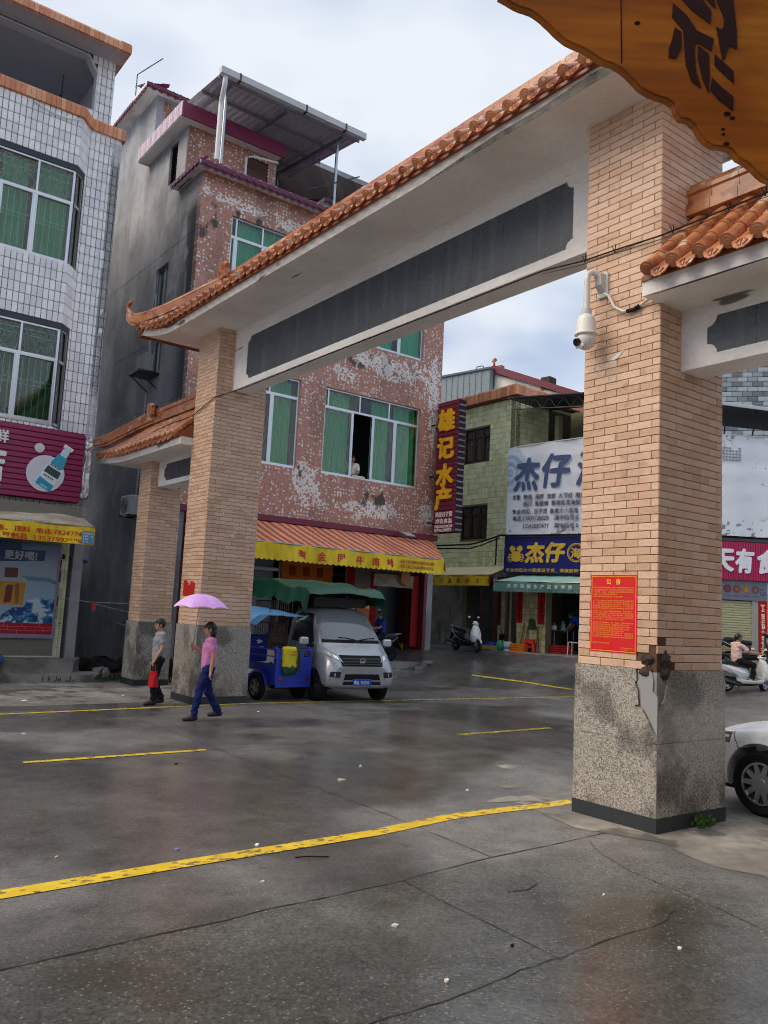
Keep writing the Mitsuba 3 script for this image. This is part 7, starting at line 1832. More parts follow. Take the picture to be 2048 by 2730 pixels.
def smooth_stations(st, k=6):
    st = np.array(st, float)
    t = np.arange(len(st))
    from scipy.interpolate import PchipInterpolator
    q = np.linspace(0, len(st) - 1, (len(st) - 1) * k + 1)
    return PchipInterpolator(t, st, axis=0)(q)


def prism(pts, axis, a, b):
    "polygon prism: axis y -> pts in (x, z); axis x -> pts in (y, z)"
    m = trimesh.creation.extrude_polygon(Polygon(pts), b - a, engine='earcut')
    v = m.vertices.copy()
    m.vertices = np.stack([v[:, 0], v[:, 2] + a, v[:, 1]], 1) if axis == 'y' else np.stack([v[:, 2] + a, v[:, 0], v[:, 1]], 1)
    m = trimesh.Trimesh(m.vertices, m.faces, process=True)
    trimesh.repair.fix_normals(m)
    return M3(m)


def wheel(parent, pl, x, y, r, w, spokes, rim='#b9bdc2', side=-1, tyre='#17171a', dark='#26282b', name='wheel'):
    k = uniq(f'{parent}__{name}')
    prof = [(r * .64, -w * .42), (r * .9, -w * .5), (r * .97, -w * .42), (r, -w * .28), (r, w * .28), (r * .97, w * .42), (r * .9, w * .5), (r * .64, w * .42)]
    t = trimesh.creation.revolve(np.array(prof + prof[:1]), sections=36)
    R = trimesh.transformations.rotation_matrix(np.pi / 2, [1, 0, 0])
    t.apply_transform(R)
    at = lambda m: pl(m.copy().apply_translation((x, y, r)))
    scene[k + '__tyre'] = shape(at(t), 'matte', tyre, 40)
    d = cyl((0, -w * .3, 0), (0, w * .3, 0), r * .66, 32)
    scene[k + '__hub'] = shape(at(d), 'matte', dark, 40)
    s = side
    parts = []
    rg_ = trimesh.creation.revolve(np.array([(r * .60, -.012), (r * .66, -.012), (r * .66, .012), (r * .60, .012), (r * .60, -.012)]), sections=36)
    rg_.apply_transform(R)
    rg_.apply_translation((0, s * w * .40, 0))
    parts.append(rg_)
    parts.append(cyl((0, s * w * .28, 0), (0, s * w * .44, 0), r * .16, 14))
    for i in range(spokes):
        a = 2 * np.pi * i / spokes
        u, q = np.array([math.cos(a), 0, math.sin(a)]), np.array([-math.sin(a), 0, math.cos(a)])
        wd = r * (.09 if spokes > 6 else .15)
        parts.append(hull([u * r * rr + q * e * wd * f_ + np.array([0, s * w * d_, 0]) for rr, f_ in ((.1, 1.2), (.63, .75)) for e in (-1, 1) for d_ in (.28, .40)]))
    scene[k + '__rim'] = shape(at(trimesh.util.concatenate(parts)), 'metal', rim, 40)
    return k


# -- silver small truck with a caged bed under a green tarpaulin
VP = Place(-15.68, 11.02, 0, -7.6, 1.09)
VAN = thing('small_truck', 'silver cab truck with a caged bed under a green tarpaulin and a blue number plate', 'truck')
vst = smooth_stations([(.60, .36, .60, .74, .52, .60, .50), (.555, .30, .62, .84, .66, .73, .62), (.44, .28, .70, .95, .72, .79, .68), (.28, .28, .82, 1.06, .73, .80, .70), (.12, .28, .95, 1.17, .73, .80, .70), (-.12, .28, 1.08, 1.44, .73, .80, .69), (-.38, .28, 1.12, 1.70, .73, .80, .67), (-.56, .28, 1.14, 1.83, .73, .80, .65), (-.85, .28, 1.15, 1.88, .73, .80, .64), (-1.45, .28, 1.15, 1.88, .73, .80, .64)])
body = M3(loft(vst))
for yy in (-1, 1):
    a = M3(cyl((0, yy * .5, .30), (0, yy * 1.0, .30), .355, 36))
    body = body - a
shell = M3(loft(vst, .007)) - body


def patch(parent, name, pr, bsdf, col, off=.007, st=None, bd=None, pl=None, smooth=40, label=None):
    m = ms(((M3(loft(st if st is not None else vst, off))) - (bd if bd is not None else body)) ^ pr)
    if len(m.faces):
        put(parent, name, (pl or VP)(m), bsdf, col, smooth=smooth, label=label)


bk = put(VAN, 'cab', VP(ms(body)), 'carpaint', '#a9adb1', smooth=35)
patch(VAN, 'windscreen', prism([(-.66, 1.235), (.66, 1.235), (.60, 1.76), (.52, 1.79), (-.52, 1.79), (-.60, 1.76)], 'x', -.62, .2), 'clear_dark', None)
for s, nm in ((-1, 'side_window'), (1, 'side_window')):
    patch(VAN, nm, prism([(-.13, 1.18), (-.22, 1.30), (-.52, 1.72), (-.60, 1.755), (-1.16, 1.755), (-1.22, 1.70), (-1.24, 1.15), (-.3, 1.12)], 'y', -1.0 if s < 0 else .3, -.3 if s < 0 else 1.0), 'tinted', None)
    patch(VAN, 'door_gap', prism([(-.02, .45), (-.01, .45), (.0, 1.12), (-.012, 1.12)], 'y', -1 if s < 0 else .3, -.3 if s < 0 else 1), 'matte', '#3b3d40', .004)
    patch(VAN, 'door_gap', prism([(-1.29, .45), (-1.28, .45), (-1.28, 1.78), (-1.29, 1.78)], 'y', -1 if s < 0 else .3, -.3 if s < 0 else 1), 'matte', '#3b3d40', .004)
    patch(VAN, 'door_handle', prism([(-1.2, .98), (-1.06, .98), (-1.06, 1.02), (-1.2, 1.02)], 'y', -1 if s < 0 else .3, -.3 if s < 0 else 1), 'satin', '#8d9195', .02)
    hl = uniq(f'{VAN}__headlight')
    pr = prism([(s * .43, .80), (s * .80, .98), (s * .80, 1.16), (s * .70, 1.10), (s * .48, .93)], 'x', .05, .7)
    m = ms((M3(loft(vst, .010)) - body) ^ pr)
    scene[hl + '__lens'] = shape(VP(m), 'gloss', '#8f979d', 40)
    m = ms((M3(loft(vst, .013)) - body) ^ prism([(s * .50, .84), (s * .60, .89), (s * .60, .96), (s * .52, .92)], 'x', .05, .7))
    scene[hl + '__reflector'] = shape(VP(m), 'metal', '#eef0f2', 40)
    m = ms((M3(loft(vst, .013)) - body) ^ prism([(s * .63, .92), (s * .72, .96), (s * .72, 1.04), (s * .64, .99)], 'x', .05, .7))
    scene[hl + '__lamp_cup'] = shape(VP(m), 'metal', '#dadada', 40)
    patch(VAN, 'fog_lamp', prism([(s * .50, .50), (s * .72, .52), (s * .70, .62), (s * .48, .62)], 'x', .2, .7), 'matte', '#2c2e31', .006)
    put(VAN, 'fog_lens', VP(cyl((.555, s * .58, .56), (.60, s * .58, .56), .045, 16)), 'gloss', '#c9cfd4', smooth=40)
    mr = uniq(f'{VAN}__mirror')
    scene[mr + '__housing'] = shape(VP(rbx(-.24, -.12, s * .98 - .10, s * .98 + .10, 1.10, 1.26, .03)), 'carpaint', '#c9ccd0')
    scene[mr + '__arm'] = shape(VP(hull([(-.2, s * .78, 1.06), (-.1, s * .78, 1.06), (-.2, s * .92, 1.08), (-.14, s * .92, 1.12), (-.2, s * .78, 1.14), (-.1, s * .78, 1.12)])), 'matte', '#1c1d1f')
patch(VAN, 'grille', prism([(-.46, .73), (.46, .73), (.50, .91), (.46, .945), (-.46, .945), (-.50, .91)], 'x', .2, .7), 'matte', '#141517', .006)
for z in (.765, .815, .87):
    patch(VAN, 'grille_bar', prism([(-.44, z), (.44, z), (.44, z + .018), (-.44, z + .018)], 'x', .2, .7), 'satin', '#33363a', .012)
patch(VAN, 'air_intake', prism([(-.42, .46), (.42, .46), (.38, .58), (-.38, .58)], 'x', .2, .7), 'matte', '#161719', .006)
patch(VAN, 'air_intake', prism([(-.44, .365), (.44, .365), (.42, .435), (-.42, .435)], 'x', .2, .7), 'matte', '#1d1f22', .005)
em = ext(Point(0, .835).buffer(.062).difference(Point(0, .835).buffer(.048)).union(Polygon([(-.035, .80), (.035, .80), (.018, .85), (0, .825), (-.018, .85)])), 0, .014, 'x')
em.apply_translation((.575, 0, 0))
put(VAN, 'emblem', VP(em), 'metal', '#e3e5e8')
npl = put(VAN, 'number_plate', VP(rbx(.605, .622, -.21, .21, .36, .485, .006)), 'satin', '#1d4fa8', label='blue number plate')
pf = Frame(VP.pt((.624, .20, .385)), -7.6 + 90)
write(VAN, Frame(VP.pt((.6225, -.195, .385)), -7.6 + 90), '粤Q T5310', 0, 0, .085, '#e9eef5', 0, .003, .008, width=.37, name='plate_lettering')
for s in (-1, 1):
    put(VAN, 'wiper', VP(tube([(.12, s * .05 + .1, 1.235), (.10, s * .25 + .1, 1.27), (.07, s * .42 + .1, 1.28)], .012, 5)), 'matte', '#141414')
patch(VAN, 'wiper_panel', prism([(-.68, 1.175), (.68, 1.175), (.66, 1.24), (-.66, 1.24)], 'x', -.1, .3), 'matte', '#1c1d20', .006)
for x, y, sd in ((0, -.70, -1), (0, .70, 1), (-2.35, -.70, -1), (-2.35, .70, 1)):
    wheel(VAN, VP, x, y, .30, .19, 5, '#74777b', sd, dark='#1d1e20')
bed = put(VAN, 'cargo_bed', VP([rbx(-3.55, -1.5, -.78, .78, .52, .86, .01), rbx(-3.4, -1.5, -.35, .35, .34, .52, .01)]), 'satin', '#9a9ea3')
for s in (-1, 1):
    for x in np.arange(-3.5, -1.5, .115):
        put(bed, 'cage_bar', VP(cyl((x, s * .77, .86), (x, s * .77, 1.98), .012, 6)), 'metal', '#6b6560')
    for z in (1.0, 1.45, 1.96):
        put(bed, 'cage_rail', VP(bx(-3.53, -1.5, s * .77 - .012, s * .77 + .012, z, z + .03)), 'metal', '#6f6a66')
for y in np.arange(-.7, .75, .15):
    put(bed, 'cage_bar', VP(cyl((-1.5, y, .86), (-1.5, y, 1.98), .012, 6)), 'metal', '#6b6560')
put(VAN, 'cargo', [VP(hull(np.random.default_rng(i).normal(0, .2, (18, 3)) * [1.2, 1, .9] + [-1.9 - .45 * (i % 4), -.35 + .7 * (i // 4), 1.1])) for i in range(8)], 'matte', '#5d4740', kind='stuff')
# tarpaulin: a draped sheet with folds
nu, nv = 90, 60
us, vs = np.linspace(0, 1, nu), np.linspace(0, 1, nv)
U, Vv = np.meshgrid(us, vs, indexing='ij')
x = -4.1 + 3.9 * U
s = (Vv - .5) * 2
y = np.sign(s) * np.minimum(np.abs(s) * 1.36, .90)
step_ = 1 / (1 + np.exp((U - .62) * 28))
top = 2.36 + .16 * step_ + .05 * np.cos(s * 2) * (1 - np.abs(s))
hang = np.clip(np.abs(s) * 1.36 - .90, 0, None)
nz = meshkit.fbm(np.stack([U * 7, Vv * 5, U * 0], -1), 4, 6) - .5
z = top - .06 - hang * (.88 - .10 * U) + .14 * nz * (.4 + np.abs(s)) - .16 * np.clip((U - .93) / .07, 0, 1) ** 1.5 - .05 * np.clip((.05 - U) / .05, 0, 1)
y = y + np.sign(s) * hang * .10 * (1 + np.sin(U * 34))
v = np.stack([x, y, z], -1).reshape(-1, 3)
f = []
for i in range(nu - 1):
    for j in range(nv - 1):
        a = i * nv + j
        f += [[a, a + nv, a + nv + 1], [a, a + nv + 1, a + 1]]
put(None, 'tarpaulin', VP(trimesh.Trimesh(v, f, process=False)), 'satin', '#17543d', smooth=True, cat='tarpaulin', label='green tarpaulin draped over the cage and cab of the silver truck')
put(VAN, 'roof_rack', [VP(bx(-3.9, -.25, yy - .02, yy + .02, 2.1, 2.14)) for yy in (-.6, 0, .6)] + [VP(bx(xx - .02, xx + .02, -.62, .62, 1.9, 2.1)) for xx in (-.6, -1.4)], 'metal', '#3c3c3e')

# -- blue electric cargo tricycle
TP = Place(-15.69, 9.57, 0, 185)
TR = thing('cargo_tricycle', 'blue cargo tricycle standing between the far pillar and the silver truck', 'tricycle')
blue, blue2 = '#1a34a8', '#152a86'
bedk = put(TR, 'bed', TP([bx(.0, 1.35, -.46, .46, .36, .42)]), 'satin', blue2)
put(TR, 'tail_panel', TP([rbx(-.02, .02, -.46, .46, .30, .70, .008), bx(-.028, -.018, -.44, .44, .40, .42), bx(-.028, -.018, -.44, .44, .55, .57)]), 'satin', blue)
gate = ext(sbox(-.46, .70, .46, 1.12).union(sbox(-.46, .7, .46, 1.0)).difference(sbox(-.40, .95, -.24, 1.08)).difference(sbox(-.1, .82, .36, 1.2)), -.015, .015, 'x')
put(TR, 'tail_frame', TP(gate), 'satin', blue)
put(TR, 'corner_post', TP(tube([(0, .44, .4), (0, .44, 1.06), (.03, .44, 1.12), (.1, .44, 1.14)], .03, 8)), 'satin', blue, smooth=50)
put(TR, 'corner_post', TP(tube([(0, -.44, .4), (0, -.44, 1.06), (.03, -.44, 1.12), (.1, -.44, 1.14)], .03, 8)), 'satin', blue, smooth=50)
for s in (-1, 1):
    put(TR, 'side_panel', TP([bx(.0, 1.35, s * .46 - .012, s * .46 + .012, .36, .80), bx(.0, 1.35, s * .46 - .02, s * .46 + .02, .62, .65)]), 'satin', blue2)
    put(TR, 'side_rail', TP([tube([(0, s * .45, 1.1), (1.3, s * .45, 1.1), (1.36, s * .45, 1.0), (1.36, s * .45, .7)], .018, 6), tube([(0, s * .45, .95), (1.35, s * .45, .95)], .014, 6)]), 'satin', blue, smooth=50)
    put(TR, 'mudguard', TP(tube([(.55 + .34 * math.cos(a), s * .54, .28 + .34 * math.sin(a)) for a in np.linspace(.1, 3.0, 12)], .04, 6)), 'satin', blue2, smooth=50)
    wheel(TR, TP, .55, s * .55, .27, .12, 5, '#8d8f92', s, dark='#2b2b2e')
    put(TR, 'tail_lamp', TP(rbx(-.04, -.02, s * .36 - .06, s * .36 + .06, .46, .52, .006)), 'gloss', '#7c1c18')
wheel(TR, TP, 2.25, 0, .25, .10, 5, '#8d8f92', -1)
put(TR, 'badge', TP(ext(Point(.85, .58).buffer(.10).union(Point(1.05, .58).buffer(.10)).intersection(sbox(.7, .53, 1.2, .63)), .475, .482)), 'satin', '#c3c9d6')
seat = put(TR, 'seat_back', TP(rbx(1.38, 1.46, -.25, .25, .75, 1.36, .03)), 'satin', blue2, label='dark blue seat back with a white badge')
bdg = ext(Polygon([(-.09, 1.20), (.0, 1.25), (.1, 1.22), (.03, 1.19), (.08, 1.15), (-.02, 1.17)]).union(marks(np.random.default_rng(2), -.13, .13, 1.04, 1.11, 1, 4)), 0, .006, 'x')
bdg.apply_translation((1.372, 0, 0))
put(seat, 'badge', TP(bdg), 'satin', '#dfe3ea')
put(TR, 'frame', TP([tube([(.0, 0, .34), (1.6, 0, .34), (2.0, 0, .55), (2.1, 0, .95)], .035, 8), tube([(2.25, 0, .25), (2.12, 0, .9), (2.05, 0, 1.08)], .03, 8), tube([(2.0, -.34, 1.12), (2.05, 0, 1.08), (2.0, .34, 1.12)], .016, 8), rbx(1.45, 1.85, -.2, .2, .55, .72, .03)]), 'satin', blue2, smooth=40)
put(TR, 'roof_stay', TP([tube([(1.4, s * .25, 1.3), (1.45, s * .3, 1.55), (1.5, s * .3, 1.72)], .014, 6) for s in (-1, 1)]), 'satin', blue)
bag2 = thing('delivery_bag', 'yellow and green cloth bag hung over the tail of the blue tricycle', 'bag')
bm = rbx(-.12, .05, -.02, .32, .58, 1.16, .04).subdivide().subdivide().subdivide()
bm.vertices += (meshkit.fbm(bm.vertices * 7, 3, 4)[:, None] - .5) * .05
gsel = bm.triangles_center[:, 2] < .76
put(bag2, 'lower', TP(trimesh.Trimesh(bm.vertices, bm.faces[gsel], process=False)), 'satin', '#14402a', smooth=40)
put(bag2, 'upper', TP(trimesh.Trimesh(bm.vertices, bm.faces[~gsel], process=False)), 'satin', '#d0bd1c', smooth=40)
put(bag2, 'strap', TP([tube([(-.14, -.05, .6), (-.15, -.05, 1.0), (-.08, -.04, 1.18), (.05, -.04, 1.16)], .022, 6), tube([(-.14, .0, .65), (-.15, .0, 1.1), (-.05, .0, 1.2)], .018, 6)]), 'satin', '#123020', smooth=50)
mk = marks(np.random.default_rng(3), .06, .26, .98, 1.10, 2, 4)
m = ext(mk, 0, .006, 'x')
m.apply_translation((-.148, 0, 0))
put(bag2, 'print', TP(m), 'satin', '#a8641c')
sunc = thing('blue_canopy', 'pale blue cloth canopy stretched over the tricycle and the truck door', 'canopy')
nu, nv = 40, 24
U, Vv = np.meshgrid(np.linspace(0, 1, nu), np.linspace(0, 1, nv), indexing='ij')
x = -16.0 - 2.2 * U
y = 8.75 + 1.35 * Vv
z = 1.82 + .16 * U - .22 * np.clip((.22 - Vv) / .22, 0, 1) - .16 * np.sin(math.pi * U) * (1 - Vv) + .05 * np.sin(U * 14) * (1 - Vv) + .04 * (meshkit.fbm(np.stack([U * 5, Vv * 5, U * 0], -1), 3, 2) - .5)
v = np.stack([x, y, z], -1).reshape(-1, 3)
f = []
for i in range(nu - 1):
    for j in range(nv - 1):
        a = i * nv + j
        f += [[a, a + nv, a + nv + 1], [a, a + nv + 1, a + 1]]
put(sunc, 'cloth', trimesh.Trimesh(v, f, process=False), 'satin', '#5f9bd0', smooth=True)
put(sunc, 'stay', [tube([TP.pt((1.5, s * .3, 1.7)), TP.pt((1.45, s * .3, 1.95))], .012, 5) for s in (-1, 1)], 'metal', '#777777')

# -- parked sedan
CPL = Place(0, 0, 0, 0)


def make_parked():
    wc = ground_at(2052, 2180)
    P = Place(wc[0] + .0, wc[1] + .83, rise(wc[0], wc[1]), 176)
    k = thing('parked_sedan', 'white parked sedan showing its headlamp and front alloy wheel by the near pillar', 'sedan')
    st = smooth_stations([(.93, .34, .50, .66, .48, .55, .44), (.88, .26, .54, .74, .66, .74, .60), (.74, .22, .62, .83, .76, .85, .72), (.50, .20, .74, .92, .80, .90, .78), (.1, .20, .84, .99, .82, .92, .78), (-.45, .20, .90, 1.06, .82, .92, .76), (-.75, .20, .94, 1.20, .82, .92, .72), (-1.3, .2, .98, 1.52, .82, .92, .66), (-1.8, .2, 1.0, 1.66, .82, .92, .62), (-2.6, .2, 1.0, 1.68, .82, .92, .62), (-3.3, .22, 1.0, 1.55, .80, .9, .60), (-3.7, .3, .95, 1.15, .72, .82, .6)])
    bd = M3(loft(st))
    for x in (0, -2.72):
        for s in (-1, 1):
            bd = bd - M3(cyl((x, s * .6, .355), (x, s * 1.1, .355), .42, 40))
    put(k, 'body', P(ms(bd)), 'gloss', '#f3f4f5', smooth=35)
    a = dict(st=st, bd=bd, pl=P)
    for s in (-1, 1):
        lo, hi = (-1.2, -.3) if s < 0 else (.3, 1.2)
        patch(k, 'headlight', prism([(s * .42, .66), (s * .95, .74), (s * .95, .88), (s * .62, .80), (s * .42, .74)], 'x', .38, 1.0), 'gloss', '#5b646b', .008, **a)
        patch(k, 'headlight_strip', prism([(s * .5, .70), (s * .93, .80), (s * .93, .83), (s * .5, .74)], 'x', .40, 1.0), 'metal', '#e9edf0', .012, **a)
        patch(k, 'side_window', prism([(-.75, 1.02), (-1.35, 1.46), (-3.1, 1.5), (-3.3, 1.05)], 'y', lo, hi), 'tinted', None, .007, **a)
        patch(k, 'panel_gap', prism([(.36, .86), (.37, .86), (.22, .62), (.21, .62)], 'y', lo, hi), 'matte', '#55585a', .004, **a)
        patch(k, 'door_gap', prism([(-.62, .3), (-.61, .3), (-.58, 1.0), (-.59, 1.0)], 'y', lo, hi), 'matte', '#55585a', .004, **a)
        patch(k, 'sill_trim', prism([(.9, .2), (.9, .27), (-3.4, .27), (-3.4, .2)], 'y', lo, hi), 'matte', '#1e1f21', .008, **a)
        for x in (0, -2.72):
            arch = M3(cyl((x, lo, .355), (x, hi, .355), .45, 40)) ^ M3(bx(x - .6, x + .6, lo, hi, .15, 1.0))
            m = ms(((M3(loft(st, .012)) - bd) ^ arch) - M3(cyl((x, lo - .1, .355), (x, hi + .1, .355), .415, 40)))
            if len(m.faces) and False:
                put(k, 'arch_trim', P(m), 'matte', '#222326')
            put(k, 'wheel_housing', P(cyl((x, s * .58, .36), (x, s * .86, .36), .405, 30)), 'matte', '#0d0d0e') if False else None
            wheel(k, P, x, s * .81, .345, .22, 10, '#c3c7ca', s, dark='#202225')
    patch(k, 'windscreen', prism([(-.74, 1.12), (.74, 1.12), (.6, 1.56), (-.6, 1.56)], 'x', -1.55, -.5), 'tinted', None, .007, **a)
    patch(k, 'grille', prism([(-.55, .36), (.55, .36), (.6, .62), (-.6, .62)], 'x', .5, 1.0), 'matte', '#151618', .006, **a)


scene['clear_dark'] = two({'type': 'principled', 'base_color': {'type': 'rgb', 'value': [0.16, 0.175, 0.19]}, 'roughness': 0.05, 'specular': 0.9})  # windscreen: sky reflection put into the grey base colour
make_parked()


# -- scooters
def scooter(label, P, paint, dark='#1d1d20', seat='#3a3f44', plate=None, steer=0, topbox=False, tail=None):
    k = thing('scooter', label, 'scooter')
    g = lambda *p: P(hull(p))
    for x, nm in ((.63, 'front'), (-.62, 'rear')):
        wheel(k, P, x, 0, .225, .09, 6, '#9aa0a4', -1)
    put(k, 'tail_fairing', P(loft(smooth_stations([(.02, .42, .52, .66, .10, .12, .08), (-.2, .40, .56, .72, .13, .16, .10), (-.5, .50, .66, .76, .14, .17, .10), (-.78, .62, .72, .80, .08, .10, .06), (-.9, .70, .75, .79, .03, .04, .02)], 4))), 'gloss', tail or paint, smooth=40)
    put(k, 'floorboard', P(loft(smooth_stations([(.46, .26, .30, .36, .12, .15, .10), (.2, .24, .28, .32, .15, .18, .12), (-.15, .24, .30, .40, .14, .17, .10), (-.35, .3, .38, .5, .10, .12, .06)], 3))), 'gloss', tail or paint, smooth=40)
    put(k, 'belly', P(loft(smooth_stations([(.3, .20, .24, .29, .10, .12, .08), (-.3, .18, .26, .42, .10, .13, .08), (-.7, .24, .30, .36, .06, .08, .05)], 3))), 'matte', dark, smooth=40)
    put(k, 'leg_shield', P(loft(smooth_stations([(.66, .42, .55, .62, .06, .09, .05), (.60, .36, .62, .84, .12, .19, .12), (.52, .33, .66, .93, .15, .21, .13), (.46, .32, .66, .95, .14, .20, .10), (.42, .34, .6, .88, .08, .1, .06)], 4))), 'gloss', paint, smooth=40)
    put(k, 'front_mudguard', P(tube([(.63 + .26 * math.cos(a), 0, .225 + .26 * math.sin(a)) for a in np.linspace(.35, 2.5, 12)], np.linspace(.03, .06, 12), 8)), 'gloss', paint, smooth=50)
    put(k, 'seat', P(loft(smooth_stations([(.05, .66, .70, .74, .07, .10, .07), (-.1, .68, .74, .79, .11, .14, .10), (-.35, .70, .76, .81, .12, .15, .11), (-.5, .74, .80, .86, .12, .14, .10), (-.78, .76, .82, .88, .08, .10, .07)], 4))), 'satin', seat, smooth=40)
    hb = uniq(f'{k}__handlebar')
    c, s_ = math.cos(steer), math.sin(steer)
    rotf = lambda p: (.46 + (p[0] - .46) * c - p[1] * s_, (p[0] - .46) * s_ + p[1] * c, p[2])
    scene[hb + '__cowl'] = shape(P(hull([rotf(p) for p in ((.42, -.13, .98), (.42, .13, .98), (.56, -.10, .97), (.56, .10, .97), (.46, -.11, 1.08), (.46, .11, 1.08), (.57, 0, .92), (.44, 0, .90))])), 'gloss', dark if topbox is None else paint)
    scene[hb + '__grips'] = shape(P(tube([rotf(p) for p in ((.36, -.34, 1.03), (.42, -.2, 1.03), (.46, 0, 1.02), (.42, .2, 1.03), (.36, .34, 1.03))], .018, 8)), 'matte', '#151517', 50)
    scene[hb + '__headlight'] = shape(P(hull([rotf(p) for p in ((.57, -.07, .93), (.57, .07, .93), (.585, -.06, 1.0), (.585, .06, 1.0), (.56, 0, 1.04))])), 'gloss', '#c8d0d4')
    for sgn in (-1, 1):
        mr = uniq(f'{k}__mirror')
        scene[mr + '__stalk'] = shape(P(tube([rotf(p) for p in ((.42, sgn * .2, 1.04), (.40, sgn * .27, 1.14), (.40, sgn * .30, 1.2))], .007, 5)), 'matte', '#161616')
        scene[mr + '__glass'] = shape(P(hull([rotf((.40 + dx, sgn * .30 + dy, 1.22 + dz)) for dx in (-.012, .012) for dy, dz in ((-.06, -.03), (.06, -.03), (.07, .02), (-.05, .035))])), 'satin', '#d5d9dc' if topbox is not None else '#222222')
        put(k, 'fork', P(cyl((.63, sgn * .06, .225), (.53, sgn * .05, .6), .02, 8)), 'metal', '#8f9498', smooth=40)
        put(k, 'trim_line', P(tube([(.10, sgn * .155, .36), (-.25, sgn * .17, .42), (-.55, sgn * .175, .60), (-.85, sgn * .06, .76)], .012, 5)), 'metal', '#d9dcde', smooth=50)
    put(k, 'exhaust', P([tube([(-.2, -.14, .24), (-.4, -.17, .24), (-.5, -.18, .27), (-.95, -.2, .36)], [.02, .03, .055, .05], 10)]), 'metal', '#4a4a4c', smooth=40)
    put(k, 'rear_rack', P([tube([(-.7, s * .1, .84), (-.95, s * .09, .88), (-1.0, 0, .88)], .012, 6) for s in (-1, 1)]), 'metal', '#9a9da0', smooth=50)
    put(k, 'tail_lamp', P(hull([(-.88, y, z) for y in (-.07, .07) for z in (.66, .74)] + [(-.93, 0, .7)])), 'gloss', '#8a1512')
    put(k, 'rear_mudguard', P(hull([(-.8, y, .62) for y in (-.07, .07)] + [(-.82, y, .70) for y in (-.07, .07)] + [(-1.0, y, .38) for y in (-.06, .06)])), 'matte', dark)
    if plate:
        put(k, 'number_plate', P(rbx(-1.02, -1.005, -.10, .10, .40, .56, .004)), 'satin', plate)
    put(k, 'side_stand', P(tube([(-.1, .12, .22), (-.12, .3, .0)], .012, 6)), 'metal', '#555558')
    return k


pp = ground_at(1218, 1737)
scooter('white and black scooter parked in front of the corner office', Place(-21.2, 19.75, rise(-21.2, 19.75), -6, .95), '#d3d7da', steer=.35, tail='#26292e')

# ---------------------------------------------------------------- people (local x = the way they face, y left; 1.70 m tall before scaling)
STAND = dict(hipc=(0, 0, .93), hipL=(0, .095, .90), hipR=(0, -.095, .90), kneeL=(.02, .10, .50), kneeR=(.02, -.10, .50), ankL=(-.02, .10, .09), ankR=(-.02, -.10, .09),
             waist=(0, 0, 1.08), chest=(.0, 0, 1.28), neck=(-.01, 0, 1.45), head=(.015, 0, 1.585), shL=(-.01, .175, 1.395), shR=(-.01, -.175, 1.395), elL=(-.02, .225, 1.12), elR=(-.02, -.225, 1.12), wrL=(.05, .235, .88), wrR=(.05, -.235, .88))


def limb(a, b, ra, rb, n=14):
    s1 = m3.Manifold.sphere(ra, n).translate(tuple(map(float, a)))
    s2 = m3.Manifold.sphere(rb, n).translate(tuple(map(float, b)))
    return m3.Manifold.batch_hull([s1, s2])


def union(parts):
    return m3.Manifold.batch_boolean(parts, m3.OpType.Add)


def soften(man, edge=.03, it=8):
    m = ms(man.refine_to_length(edge))
    m = trimesh.Trimesh(m.vertices, m.faces, process=True)
    trimesh.smoothing.filter_taubin(m, lamb=.5, nu=.53, iterations=it)
    return m


